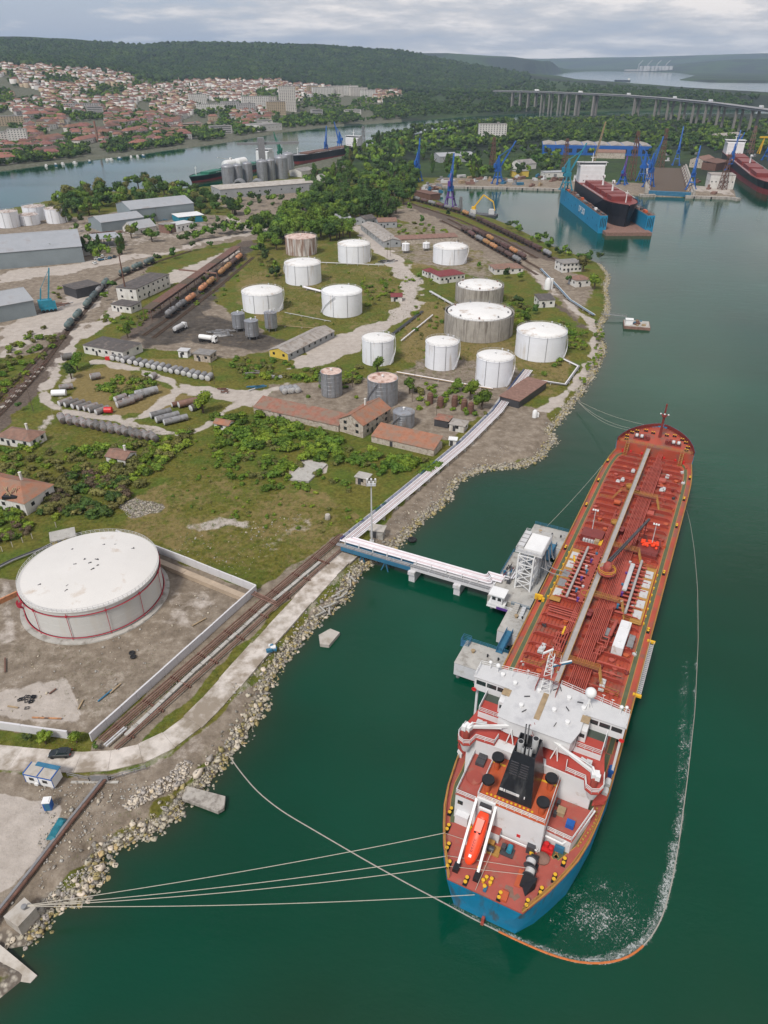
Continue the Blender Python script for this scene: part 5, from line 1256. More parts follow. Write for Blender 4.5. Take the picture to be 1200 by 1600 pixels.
# gangway hung on the starboard side
gw = BX(13.95,61.8,7.6,.8,17,.14).obj('side_gangway', M.mid_grey, ship)
for k in range(28): BX(13.95,53.6 + k * .6,7.75,.8,.12,.06).obj('step', M.pale_grey, gw)
for s_ in (-.42,.42): RA([(13.95 + s_, 53.4,7.7),(13.95 + s_, 70.2,7.7)],.9,.03,2,1.4).obj('handrail', M.pale_grey, gw)
for q in (53,70.8): BX(13.7, q, 7.8,1.7,.6,.5).obj('gangway_davit', M.yellow, gw)
BX(-13.0,74.2,8,1.9,.5,1.4).box(-11.8,73.9,8,.6,.5,1.0).obj('gangway_davit', M.yellow, ship)
# free fall lifeboat on its ramp
dv = MB()
for x0, x1 in ((-5.6,-5.35),(-2.35,-2.05)):
 dv.beam((x0,9.6,17.1),(x1,1.2,10.3),.4,.5)
 dv.beam((x0,9.2,10),(x0,9.2,16.8),.3).beam((x1,2,10),(x1,2,10.9),.35,.35).beam((x0 * .5 + x1 * .5,5.5,10),(x0 * .5 + x1 * .5,5.5,13.5),.22)
dv.beam((-5.6,9.6,17.1),(-2.35,9.6,17.1),.4).beam((-5.5,9.1,17.7),(-2.4,9.1,17.7),.3)
dv = dv.obj('lifeboat_ramp', M.white, ship)
BX(-3.9,9.0,16.2,1.9,.8,.7).obj('release_winch', M.dark_grey, dv)
for x_ in (-5.4,-2.0): BX(x_, .9,10,.9,1.4,.8).obj('ramp_foot', M.black, dv)
lf = ship_thing('lifeboat','bright orange enclosed lifeboat on a white launching ramp at the stern','lifeboat',-3.75,4.9,14.0)
def lift(p):                                            # boat axis -> ramp slope
 x_, y_, z_ = p; a = R(39); return (x_ + y_ * .018, y_ * cos(a) - z_ * sin(a), y_ * sin(a) + z_ * cos(a))
secs = [(-4.3,.05,-.1,.15),(-4.1,.55,-.45,.4),(-3.4,.95,-.75,.65),(-2,1.15,-.9,.8),(0,1.18,-.9,.85),(1.6,1.12,-.9,.9),(3,1.0,-.85,.9),(3.7,.85,-.7,.7),(3.9,.7,-.5,.5)]
n_ = 14; vs = []
for y_, w_, lo_, hi_ in secs:
 for j in range(n_):
  a = 2 * PI * j / n_; c_, s_ = cos(a), sin(a)
  vs.append(lift((w_ * math.copysign(abs(c_) ** .75, c_), y_, (hi_ if s_ > 0 else -lo_) * math.copysign(abs(s_) ** .8, s_))))
k = len(secs); fs = [(i * n_ + j, (i + 1) * n_ + j, (i + 1) * n_ + (j + 1) % n_, i * n_ + (j + 1) % n_) for i in range(k - 1) for j in range(n_)] + [tuple(range(n_)), tuple((k - 1) * n_ + j for j in range(n_))[::-1]]
MB().add(vs, [f[::-1] for f in fs]).obj('hull', M.lifeboat_orange, lf, True)
mb = MB()
q_ = [(-.62,.7),(.62,.7),(.68,2.9),(-.68,2.9)]; vs = [lift((x, y, .75)) for x, y in q_] + [lift((x * .85,.9 + (y - .7) * .9,1.55)) for x, y in q_]
mb.add(vs, [(0,1,5,4),(1,2,6,5),(2,3,7,6),(3,0,4,7),(4,5,6,7)]).obj('conning_tower', M.lifeboat_orange, lf)
for x_ in (-.35,.35):
 c_ = lift((x_, .72,1.2)); MB().ball(c_, .17,8).obj('porthole', M.black, lf)
mb = MB()
for i, ch in enumerate(range(7)):
 if i == 0: mb.add([lift((-.22,-3.1,.73)), lift((.22,-3.1,.73)), lift((.22,-2.65,.78)), lift((-.22,-2.65,.78))],[(0,1,2,3)],1)
mb.obj('badge',[M.white, M.white], lf)
mb = MB()
for i in range(5):
 y_ = -2.2 + i * .42
 for (a, b) in (((-.16,0),(.16,0)),((-.16,0),(-.16,.22)),((.1,.1),(.16,.22)),((-.16,.2),(0,.2))):
  p, q2 = lift((a[0], y_ + a[1],.9)), lift((b[0], y_ + b[1] + .02,.9)); mb.beam(p, q2,.06,.03)
mb.obj('lettering', M.dark_red, lf)
BX(0,0,0,2.0,.35,.4).obj('stern_bumper', M.white, lf).location = lift((0,4.15,.2))

# ---- mooring ropes
def rope(label, a, b, sag, r=.055, name='mooring_rope', m='rope', group=None, k=14):
 a, b = Vector(a), Vector(b); P = []
 for i in range(k + 1):
  t_ = i / k; p = a.lerp(b, t_); p.z -= sag * 4 * t_ * (1 - t_); P.append(tuple(p - a))
 return tag(MB().tube(P, r, 6).obj(name, M[m], loc=tuple(a), smooth=True), label, 'rope', group)
BL = (*G(30,1416,3.9),3.9)
for (x_, y_, z_), sg, lb in (((-9.3,5.6,10.4),1.0,'pale rope from the stern quarter of the tanker, highest of the shore ropes'),((-7.6,1.9,10.4),1.3,'pale rope passing the lifeboat foot to the shore block, second from the top'),((-6.9,.3,10.4),1.5,'pale rope from the stern corner to the shore block, third from the top'),((-1.5,-1.15,9.0),1.2,'pale rope from the blue transom to the shore, lowest of the four')):
 rope(lb, SW(x_, y_, z_), BL, sg, group='stern mooring ropes')
for i, (x_, y_, q) in enumerate(((-9.5,171,(903,627)),(-8,172.5,(905,629)),(-3.5,177.5,(900,624)))):
 rope('pale rope from the red bow to the shore rocks', SW(x_, y_, 11.6),(*G(*q, 2.6),2.6),2.4 - i * .5,.05, group='bow mooring ropes')
rope('greenish spring rope from the mooring platform to the tanker side',(*G(855,822,5.2),5.2), SW(-13.4,148,8.4),.6,.05, m='rope')
for a, b in (((5,4.8,12),(-7.5,2.0,10.5)),((5,3.9,11.6),(-6.8,.4,10.5)),((-1.3,5.9,11.2),(-9.2,5.5,10.5)),((-1.2,5.7,11.2),(-1.5,-1.1,10.2))):
 rope('taut white rope lying across the red stern deck', SW(*a), SW(*b),0,.04,'deck_rope', group='ropes across the stern deck')
# ---- floating oil boom and foam
bp = [(356,1178),(372,1202),(402,1238),(440,1268),(500,1303),(570,1344),(640,1383),(690,1409),(735,1434),(765,1449),(800,1466),(850,1489),(900,1505),(945,1507),(985,1497),(1015,1470),(1035,1435),(1050,1380),(1062,1310),(1075,1210),(1086,1110),(1091,1000),(1090,920),(1085,860),(1079,820),(1073,797)]
Bq = np.array(ribbon_pts(bp, 0.0,1.6))
boom = thing('oil_boom','floating oil boom curving from the shore round the tanker stern, orange at the bend','boom',(*Bq[0],0))
near_i = lambda u, v: int(np.argmin(np.hypot(*(Bq - np.array(G(u, v))).T)))
iA, iB = near_i(772,1452), near_i(992,1492)
for i in range(len(Bq) - 1):
 a, b = Bq[i], Bq[i + 1]; an = math.atan2(b[1] - a[1], b[0] - a[0]); L = np.hypot(*(b - a))
 uu = i / (len(Bq) - 1)
 orange = iA <= i <= iB
 key = 'boom_or' if orange else 'boom_w'
 if key not in KIDS:
  KIDS[key] = CY((-.72,0,.08),(.72,0,.08),.11 if not orange else .17, None, 6).beam((-.8,0,.1),(.8,0,.1),.1,.08).obj('float_segment', M['boom_orange' if orange else 'boom_grey'], boom); o = KIDS[key]
 else: o = link('float_segment', KIDS[key].data, boom)
 c_ = (a + b) / 2 - Bq[0]; o.location = (c_[0], c_[1],0); o.rotation_euler = (0,0, an); q = 1 if i <= iB else max(.5,1 - (i - iB) / 60); o.scale = (L / 1.5, q, q)
# foam: a thin film on the water, broken up by noise, dense against the boom and drifting in its bend
fm = bpy.data.materials.new('foam'); fm.use_nodes = True; t = fm.node_tree; pb = t.nodes['Principled BSDF']
pb.inputs['Base Color'].default_value = (.55,.58,.57,1); pb.inputs['Roughness'].default_value = .8
co = N(t, 'ShaderNodeNewGeometry').outputs['Position']; at = N(t, 'ShaderNodeAttribute', attribute_name='amount'); f = None
for sc, dt, st in ((.28,3,.45),(3.2,5,.95)):
 n = N(t, 'ShaderNodeTexNoise'); n.inputs['Scale'].default_value = sc; n.inputs['Detail'].default_value = dt; n.inputs['Roughness'].default_value = .7; n.inputs['Distortion'].default_value = .8
 t.links.new(co, n.inputs['Vector']); v = math_node(t, 'MULTIPLY', n.outputs[0], st); f = v if f is None else math_node(t, 'ADD', f, v)
f = math_node(t, 'ADD', f, math_node(t, 'MULTIPLY', at.outputs['Fac'],.55))
t.links.new(math_node(t, 'MULTIPLY', ramp(t, f, [(.88,0.0),(1.14,.5)]), ramp(t, at.outputs['Fac'],[(.02,0.0),(.12,1.0)])), pb.inputs['Alpha'])
fV, fT, fA = [],[],[]
def sheet(P, A_):                                       # P: rows of points, A_: amount of foam there
 n0 = len(fV); h_, w_ = len(P), len(P[0])
 for ra, rb in zip(P, A_):
  for p, a in zip(ra, rb): fV.append((p[0], p[1],.02)); fA.append((a, a, a, a))
 for i in range(h_ - 1):
  for j in range(w_ - 1):
   q = n0 + i * w_ + j; fT.append((q, q + 1, q + w_ + 1, q + w_))
tg = np.gradient(Bq, axis=0); tg /= np.hypot(*tg.T)[:, None] + 1e-9; nl = np.stack([-tg[:, 1], tg[:, 0]],-1); P, A_ = [],[]
for i in range(iB - 22, len(Bq)):
 u_ = (i - iB) / (len(Bq) - iB); wd = float(np.interp(u_, [-.3,0,.12,.3,.6,1],[.5,2.0,2.2,1.2,.8,.6])); k = float(np.interp(u_, [-.3,-.05,.1,.3,.6,1],[.12,.60,.56,.34,.22,.12]))
 P.append([Bq[i] + nl[i] * (q * wd) for q in (-.25,0,.3,.6,1)]); A_.append([0, k, k, k * .6,0])
sheet(P, A_)
def field(u0, u1, v0, v1, n_, fn_):
 P, A_ = [],[]
 for v in np.linspace(v0, v1, n_):
  P.append([G(u, v, 0) for u in np.linspace(u0, u1, n_)]); A_.append([fn_(u, v) for u in np.linspace(u0, u1, n_)])
 for i in range(n_):
  for j in range(n_):
   x, y = P[i][j]; lx = (x - SO[0]) * cos(HEAD) - (y - SO[1]) * sin(HEAD); ly = (x - SO[0]) * sin(HEAD) + (y - SO[1]) * cos(HEAD)
   if ly > -1 and lx < hb(ly) - .5: A_[i][j] = 0
 sheet(P, A_)
field(830,1036,1345,1502,40, lambda u, v: .35 * math.exp(-((u - 940) / 78) ** 2 - ((v - 1432) / 52) ** 2))
field(1040,1089,900,1344,40, lambda u, v: .30 * math.exp(-((u - 1068 - (1130 - v) * .03) / 10) ** 2 - ((v - 1170) / 150) ** 2))
link('foam', np_mesh('foam', fV, fT, fm, {'amount': fA}, False, None, 4), kind='stuff')
# ------------------------------------------------------------------ jetty: trestle, loading platform, dolphins (laid out in the ship's axes)
def dolphin(name, label, x0, x1, y0, y1, z=4.8, zb=1.2):
 t = ship_thing(name, label, 'mooring platform',(x0 + x1) / 2,(y0 + y1) / 2,0,'mooring platforms')
 w_, l_ = x1 - x0, y1 - y0
 BX(0,0, zb, w_, l_, z - zb - .12).obj('platform_block', M.bund_white, t)
 BX(0,0, z - .117, w_ + .1, l_ + .1,.12).obj('platform_top', M.concrete, t)
 me = None
 for sx in (-1,0,1):
  for sy in (-1,1):
   o = CY((0,0,-4),(0,0, zb),.45, None, 10).obj('pile', M.mid_grey, t) if me is None else link('pile', me, t)
   me = o.data; o.location = (sx * (w_ / 2 - .8), sy * (l_ / 2 - .8),0)
 LA([(.3,0),(.28,.45),(.5,.55),(.5,.75),(.02,.85)],12).obj('bollard', M.timber, t, True).location = (-w_ / 2 + 2.6, l_ * .1, z)
 for q in (.1,.35): CY((0,0,0),(0,0,.7),.2, None, 8).obj('hook_post', M.black, t).location = (w_ * q, l_ * .12, z)
 RA([(-w_ / 2 + .1, l_ / 2 - .1, z),(w_ / 2 - .2, l_ / 2 - .1, z)],1.05,.035,3,1.6).obj('railing', M.steel_blue, t)
 return t, w_, l_, z
t, w_, l_, z_ = dolphin('mooring_platform','square concrete mooring platform beside the white bridge wing with a blue corner cage',-24.3,-14.3,48.5,56.4)
RA([(-w_ / 2 - .9, l_ / 2 - 1.8, z_ - .4),(-w_ / 2 - .9, l_ / 2 + .2, z_ - .4),(-w_ / 2 + 1, l_ / 2 + .2, z_ - .4),(-w_ / 2 + 1, l_ / 2 - 1.8, z_ - .4),(-w_ / 2 - .9, l_ / 2 - 1.8, z_ - .4)],1.9,.04,4,1.0).box(-w_ / 2, l_ / 2 - .8, z_ - .6,2,2,.15).obj('corner_cage', M.steel_blue, t)
t, w_, l_, z_ = dolphin('mooring_platform','mooring platform with timber bollard behind the white loading tower',-24.2,-14.3,101.8,110.8)
t, w_, l_, z_ = dolphin('mooring_platform','narrow mooring platform with concrete steps between hut and blue gangway',-19.2,-14.5,62.8,73.2)
for i in range(7): BX(0,0,0,1.3,.55,.2 + .2 * i).obj('step', M.concrete, t).location = (-.6,1.0 + i * .55, z_)
for i in range(5): BX(0,0,0,.9,.7,.25 + .25 * i).obj('step', M.pale_grey, t).location = (1.2,1.2 + i * .7, z_)
def gangway(label, x, y0, y1, z=4.9, m=SB):
 t = ship_thing('gangway', label, 'gangway', x, (y0 + y1) / 2, z, 'blue gangways')
 L = y1 - y0
 BX(0,0,0,1.3, L, .15).obj('deck_plate', M[m], t)
 for s_ in (-1,1):
  mb = RA([(s_ * .7,-L / 2,.1),(s_ * .7, L / 2,.1)],1.0,.04,3,1.2).beam((s_ * .7,-L / 2,-.2),(s_ * .7, L / 2,-.2),.2,.4)
  mb.obj('side_girder', M[m], t)
gangway('blue gangway between the corner caged platform and the stepped platform',-16.4,55.6,63.6)
gangway('blue gangway between the loading platform and the platform behind the tower',-16.5,95,103)
tx_ = tag(LA([(1.1 + .5 * cos(a),.5 * sin(a)) for a in np.linspace(0,6.283,11)],20,(0,0,0),0,'x').obj('tyre_fender', M.rubber, smooth=True, loc=SW(-14.7,60.2,2.2), rz=-HEAD),'big black tyre fender hanging between platform and tanker','fender')
for y_, lb in ((78,'dark rubber fender on the loading platform edge below the stepped platform'),(92,'dark rubber fender on the loading platform edge near the far gangway')): tag(LA([(.9,-.8),(.9,.8)],14,(0,0,0),0,'x').obj('rubber_fender', M.rubber, loc=SW(-14.4, y_, 2.6), rz=-HEAD), lb, 'fender')
lp = ship_thing('loading_platform','concrete loading platform under the white tower next to the tanker','platform',-20.2,84.8,0)
BX(0,0,2.6,10.8,21,1.75).obj('platform_block', M.concrete_wall, lp)
BX(0,0,4.353,10.9,21.1,.12).obj('platform_top', M.concrete, lp)
for sx in (-1,0,1):
 for sy in (-2,-1,0,1,2): CY((0,0,-4),(0,0,2.6),.45, None, 10).obj('pile', M.mid_grey, lp).location = (sx * 4.4, sy * 4.6,0)
RA([(-5.3,10.4,4.47),(-5.3,-1,4.47)],1.05,.035,3,1.5).rail([(-5.3,10.4,4.47),(2.5,10.4,4.47)],1.05,.035,3,1.5).obj('railing', M.steel_blue, lp)
rg = random.Random(5)
for k in range(16): BX(0,0,0, rg.uniform(.4,1), rg.uniform(.4,1), rg.uniform(.4,1.3), rg.uniform(0,1)).cyl((0,0,.5),(.3,.2,1.5),.12, None, 6).obj('valve', M[rg.choice([DG, MG, SB, PG, DR])], lp).location = (rg.uniform(-5,-1.8), rg.uniform(-3.6,3.5),4.47)
for k in range(4): MB().tube([(-5,-3 + k * .5,5),(-2.5 + k * .3,-3 + k * .5,5),(-2.2 + k * .3,2 + k * .5,5.2),(-.8,4 + k * .5,5.2),(-.8,4 + k * .5,9)],.17,8).obj('pipe', M['pipe_white' if k % 2 else MG], lp, True)
tw = ship_thing('loading_tower','white lattice loading tower with a flat pale grated top beside the tanker','tower',-18.6,84.6,4.47)
Lx, Ly, Hh = 1.9,4.2,10.2
cor = [(-Lx, -Ly),(Lx, -Ly),(Lx, Ly),(-Lx, Ly)]
for c_ in cor: BX(c_[0], c_[1],0,.38,.38, Hh).obj('leg', M.white, tw)
mb = MB()
for k in range(4):
 z0, z1 = Hh * k / 4 + .2, Hh * (k + 1) / 4
 for i in range(4):
  a, b = cor[i], cor[(i + 1) % 4]
  mb.beam((*a, z1),(*b, z1),.2).beam((*a, z0),(*b, z1),.15).beam((*b, z0),(*a, z1),.15)
mb.obj('bracing', M.white, tw)
BX(.2,1.6, Hh, 6.8,9.6,.25).obj('top_platform', M.pale_grey, tw)
BX(.9,2, Hh + .25,4.6,7.4,.5).obj('grating_top', M.white, tw)
for k in range(4): BX(0,0,0,1.5,1.3,.9).box(0,0,.9,1.6,1.4,.1).obj('white_tank_box', M.pale_grey, tw).location = (-2.3,-1 + k * 1.9, Hh + .25)
RA([(-3.1,-3.1, Hh + .25),(3.5,-3.1, Hh + .25),(3.5,6.3, Hh + .25),(-3.1,6.3, Hh + .25),(-3.1,-3.1, Hh + .25)],1.1,.04,3,1.3).obj('railing', M.pale_grey, tw)
for x_, y_ in ((2.9,-.5),(2.9,2.6),(2.9,5.2)): MB().tube([(x_ - .2, y_, -.1),(x_ - .2, y_, 8.4),(x_ + .9, y_, 9.2),(x_ + 1.5, y_, 6),(x_ + 2.2, y_ - .4,5.2)],.17,8).obj('loading_arm', M.mid_grey, tw, True)
for k in range(2): MB().tube([(3.2,-1 + k * 2,6),(6.4,-1.5 + k * 2,5.5),(9.2,-1.5 + k * 2,5.6)],.12,8).obj('hose', M.mid_grey, tw, True)
st_ = MB()
for k in range(10): st_.box(-1.2 + .12,4.6 + k * .3,.3 + k * .55,.9,.28,.06)
st_.beam((-1.6,4.5,.2),(-1.6,7.6,5.8),.15).beam((-.7,4.5,.2),(-.7,7.6,5.8),.15).obj('stair', M.steel_blue, tw)
hut = ship_thing('control_hut','small white control hut on a balcony at the trestle end','hut',-22.6,73.3,4.6)
BX(0,0,0,2.8,2.6,2.6).obj('wall', M.ship_white, hut); BX(0,0,2.6,4.0,3.6,.3).obj('roof', M.white, hut)
for k in range(2): BX(-.7 + 1.4 * k, -1.31,1.1,.9,.06,.9).obj('window', M.window_dark, hut)
BX(0,-.2,-.5,4.2,4.4,.35).rail([(-2,-2.3,-.15),(2,-2.3,-.15),(5.8,-2.3,-.15)],1.0,.04,3,1).box(4,-2,-.5,4,.5,.3).obj('balcony', M.white, hut)
BX(3.4,-2.4,-.5,6,.15,.7).obj('blue_edge_beam', M.purple, hut)
# trestle out to the platform
ts = ship_thing('pipe_trestle','trestle carrying white and pink pipes from the shore to the loading platform','trestle',-47,79.6,0)
BX(10.6,0,3.4,23,5.6,.8).obj('concrete_deck', M.bund_white, ts)
BX(-11.5,0,3.5,21,5.4,.25).beam((-22,-2.7,3.6),(-1,-2.7,3.6),.4,1.1).beam((-22,2.7,3.6),(-1,2.7,3.6),.4,1.1).obj('steel_girder', M.steel_blue, ts)
for k in range(8): BX(-21 + k * 5.6,-2.05,4.21,5.4,1.3,.08).obj('walkway_grating', M.mid_grey, ts)
for k, (y_, mt) in enumerate(((-1.0,'pipe_white'),(-.45,'pipe_pink'),(.15,'pipe_white'),(.7,'pipe_white'),(1.25,'pipe_pink'),(1.75,'pipe_white'))):
 MB().tube([(-23.2 + .5 * k, y_, 5.0),(20 - .4 * k, y_, 5.0),(20.6 - .4 * k, y_ + .5,5.0),(20.6 - .4 * k, y_ + 1.5,5.2),(23, y_ + 1.5,5.2)],.2,8).obj('pipe', M[mt], ts, True)
for k in range(11): BX(-21.5 + k * 4.3,.4,4.2,.2,3.4,.6).box(-21.5 + k * 4.3,-1.25,4.2,.15,.15,1.5).obj('pipe_support', M.white, ts)
RA([(-22,-2.7,4.3),(22,-2.7,4.3)],1.05,.03,2,2.0).obj('railing', M.pale_grey, ts)
for x_ in (-.3,12.5): BX(x_, 0,-3,1.7,6.6,6.38).box(x_, -3.2,2.4,1.9,1.2,1.0).obj('pier_block', M.bund_white, ts)
for x_ in (-18,-11): BE((x_, -2.2,-3),(x_ + 2.4,-2.2,3.2),.3).beam((x_ + 4,-2.2,-3),(x_ + 2.4,-2.2,3.2),.3).beam((x_, 2.2,-3),(x_ + 2.4,2.2,3.2),.3).beam((x_ + 4,2.2,-3),(x_ + 2.4,2.2,3.2),.3).obj('pier_frame', M.steel_blue, ts)
# pipe rack along the shore
def poly_xy(px, z): return [(*G(u, v, z), z) for u, v in px]
def offset_line(P, d):
 P = [Vector(p) for p in P]; out = []
 for i, p in enumerate(P):
  t_ = (P[min(i + 1, len(P) - 1)] - P[max(i - 1,0)]); n_ = Vector((t_.y, -t_.x, 0)).normalized(); out.append(tuple(p + n_ * d))
 return out
RK = poly_xy([(541,846),(640,765),(727,692),(777,643),(800,612),(826,578)],3.4)
rk = thing('pipe_rack','low rack of white and pink pipes with blue rail running along the shore','pipe rack',(RK[0][0], RK[0][1],0))
base = Vector((RK[0][0], RK[0][1],0))
loc = lambda P: [tuple(Vector(p) - base) for p in P]
for d_, mt, r_ in ((-1.3,'pipe_white',.17),(-.75,'pipe_pink',.2),(-.2,'pipe_white',.2),(.4,'pipe_pink',.2),(1.0,'pipe_white',.22),(1.6,'pipe_white',.2)):
 MB().tube(loc(offset_line(RK, d_)), r_, 8).obj('pipe', M[mt], rk, True)
RA(loc([(p[0], p[1],2.6) for p in offset_line(RK, -2.1)]),1.1,.04,3,2.2).obj('railing', M.blue, rk)
mb = MB(); Q = offset_line(RK, -3.0)
for a, b in zip(Q[:-2], Q[1:-1]):
 a, b = Vector(a) - base, Vector(b) - base; k = int((b - a).length / 5) or 1
 for i in range(k): BE(a.lerp(b, i / k + .004) - Vector((0,0,1.2)), a.lerp(b, (i + 1) / k - .004) - Vector((0,0,1.2)),1.3,.5).obj('kerb_slab', M.concrete, rk)
for a, b in zip(RK[:-1], RK[1:]):
 a, b = Vector(a) - base, Vector(b) - base; k = int((b - a).length / 6) or 1; an = math.atan2(b.y - a.y, b.x - a.x)
 for i in range(k):
  c_ = a.lerp(b, (i + .5) / k); BX(0,0,0,.3,3.8,1.3).obj('pipe_support', M.concrete, rk, rz=an).location = (c_.x, c_.y, 1.85)
def pipeline(label, px, z, ds, mts, r_, sup=True, name='pipeline', group='site pipelines', smat=CN):
 P = poly_xy(px, z); b0 = Vector((P[0][0], P[0][1],0)); t = thing(name, label, 'pipeline', tuple(b0),0, group)
 for i, d_ in enumerate(ds): MB().tube([tuple(Vector(p) - b0) for p in offset_line(P, d_)], r_, 8).obj('pipe', M[mts[i % len(mts)]], t, True)
 if sup:
  me = None; w_ = max(ds) - min(ds) + 1
  for a, b in zip(P[:-1], P[1:]):
   a, b = Vector(a) - b0, Vector(b) - b0; k = int((b - a).length / 7) or 1; an = math.atan2(b.y - a.y, b.x - a.x); m_ = (max(ds) + min(ds)) / 2
   n_ = Vector((sin(an),-cos(an),0)) * m_
   for i in range(k):
    o = BX(0,0,0,.35, w_, z - 1.7 - r_).obj('sleeper', M[smat], t) if me is None else link('sleeper', me, t)
    me = o.data; c_ = a.lerp(b, (i + .5) / k) + n_; o.location = (c_.x, c_.y, 1.7); o.rotation_euler = (0,0, an)
 return t
pipeline('bundle of rusty pipes running along the concrete shore road',[(166,1161),(300,1045),(420,940),(540,838)],2.6,(-2.2,-1.6,-1.0,-.45,2.3,2.9),('rust', RP, 'rust'),.16, smat='rust')
P = poly_xy([(196,1150),(300,1052),(420,945),(500,878)],2.3); b0 = Vector((P[0][0], P[0][1],0))
t = thing('cable_channel','grey concrete channel lying between the rusty shore pipes','channel', tuple(b0))
for a, b in zip(P[:-1], P[1:]):
 a, b = Vector(a) - b0, Vector(b) - b0; k = int((b - a).length / 3)
 for i in range(k): BE(a.lerp(b, i / k + .004), a.lerp(b, (i + 1) / k - .004),.9,.5).obj('channel_slab', M.concrete, t).location = (0,0, uni(-.06,.06))
pipeline('rusty cross pipes by the corner of the white bund wall',[(392,925),(432,943),(452,925)],2.9,(-.6,0,.6),(RP, 'rust'),.16, False)
t = pipeline('grey pipes ending in a white elbow at the bund wall foot',[(164,1165),(196,1137)],2.7,(-.3,.3),(PG,),.2, False)
pipeline('grey pipe and rusty pipe in a wall running to the mooring block',[(162,1216),(110,1280),(50,1358),(-30,1458)],2.5,(-.5,.1),('rust', MG),.3, True)
pipeline('silver pipes beside the coastal dirt track',[(845,420),(868,444),(890,468),(928,492)],2.9,(-.6,0,.6),(PG, SB, MG),.3)
pipeline('pipes bending round the widest white tank',[(838,594),(884,601),(905,572),(880,560)],2.8,(-.5,.2),('pipe_white', MG),.3)
pipeline('white pipe across the yard in front of the narrow white tank',[(620,581),(700,595),(770,607)],2.7,(0,.7),('pipe_white','timber'),.22)
pipeline('white pipe from the dirt road to the concrete tanks',[(627,532),(676,492)],2.9,(0,),('pipe_white',),.3)
pipeline('dark pipes in a trench beside the white pipe',[(608,526),(660,486)],2.6,(-.6,0,.6),(DG,),.25)
pipeline('pale pipe running towards the smaller concrete tank',[(672,455),(712,478)],2.9,(-.4,.4),(PG,),.35)
pipeline('pale pipe between the white tanks on the grass',[(502,410),(600,414)],2.9,(0,),(PG,),.3)
pipeline('short white pipe beside the tall white tank',[(474,448),(502,455)],3.2,(-.5,.5),('pipe_white',),.4)
pipeline('thin pipe over the grass from the tall white tank',[(445,488),(517,502)],2.5,(0,),(PG,),.15)
pipeline('thin pale pipe from the hopper tanks towards the lane',[(432,508),(512,514)],2.5,(0,),('timber',),.15)
# ------------------------------------------------------------------ small things on the near shore
mast = thing('lamp_mast','tall grey lamp mast with a ring of floodlights at the trestle start','lamp mast', GG(581,846,2))
CY((0,0,0),(0,0,19),.28,.16,8).box(0,0,0,1.2,1.2,.4).obj('pole', M.pale_grey, mast)
BX(0,0,18.6,2.6,1.6,.1).rail([(-1.3,-.8,18.7),(1.3,-.8,18.7),(1.3,.8,18.7),(-1.3,.8,18.7),(-1.3,-.8,18.7)],.9,.04,2,1).obj('platform', M.pale_grey, mast)
for k in range(5): BX(0,0,0,.45,.35,.45).obj('floodlight', M.white, mast).location = (-1.1 + .55 * k, -.8 if k % 2 else .8,19.6)
def pole(label, u, v, vt, r=.14, m=MG, name='pole', top=None, zg=2.0):
 x, y = G(u, v, zg); h = H + slope_of(vt, u) * math.hypot(x, y) - zg
 t = thing(name, label, 'pole',(x, y, zg))
 CY((0,0,0),(0,0, h), r, r * .6,6).obj('shaft', M[m], t)
 BX(0,0, h - .2,1.4,.2,.15).obj('crossarm', M[m], t)
 return t
pole('tall rusty chimney pole beside the derelict building',199,468,398,.5,'rust','chimney_pole')
for u, v, vt, lb in ((52,642,604,'dark leaning utility pole by the rails at the meadow edge'),(335,600,556,'dark pole at the end of the row of scrap cylinders'),(551,605,582,'thin pole behind the wide grey steel tank'),(644,628,598,'thin pole among the green bushes beside the stone house'),(682,652,628,'thin pole by the open rust roofed shelter'),(610,400,368,'lattice like pole at the lane corner'),(325,335,305,'pale lamp post at the canal wood'),(605,403,370,'thin pole near the rubble heap'),(648,598,575,'thin pole between the narrow white tank and bushes'),(247,352,325,'thin post in the scrap yard'),(228,446,425,'short dark flue next to the derelict building')): pole(lb, u, v, vt, .12,'bark')
cab = thing('site_cabin','white portable cabin with blue trim standing beside the concrete road','cabin', GG(64,1229,2), math.atan2(*(np.array(G(90,1234)) - np.array(G(40,1223)))[::-1]))
for x_ in (-2.4,-.8,.8,2.4): BX(x_, 1.1,-.3,.5,2.2,.75).obj('foundation_block', M.pale_concrete, cab)
BX(0,1.3,.45,6.0,2.6,2.4).obj('wall', M.white, cab)
r_ = BX(0,1.3,2.85,6.1,2.7,.12).obj('roof', M.pale_concrete, cab)
for x_, w2 in ((-2.95,.2),(0,.2),(2.95,.2)): BX(x_, 1.3,2.97, w2,2.7,.08).obj('roof_trim', M.blue, r_)
BX(.6,2.5,2.97,4.9,.9,.1).obj('roof_sheet', M.steel_blue, r_)
for y_ in (-.05,2.65): BX(0, y_, 2.6,6.14,.1,.3).obj('roof_trim', M.blue, r_)
for x_ in (-2.98,0,2.98): BX(x_, -.02,.45,.1,.08,2.2).obj('corner_post', M.blue, cab)
for x_ in (-1.5,1.3): BX(x_, -.02,1.35,1.0,.06,.75).obj('window', M.window_dark, cab)
BX(-.3,-.4,.9,.7,.4,.5).obj('air_conditioner', M.white, cab)
tl = thing('portable_toilet','blue portable toilet with white roof on the concrete pad','toilet', GG(77,1262,2),.1)
BX(0,0,0,1.3,1.3,2.1).obj('body', M.blue, tl); BX(0,0,2.1,1.45,1.45,.15).box(0,0,2.25,1,1,.1).obj('roof', M.white, tl); BX(0.1,-.66,.1,.9,.05,1.9).obj('door', M.steel_blue, tl)
P = [G(u, v, 2.4) for u, v in ((91,1277),(106,1281),(87,1316),(71,1312))]; c_ = np.mean(P, 0); V_, F_ = [],[]
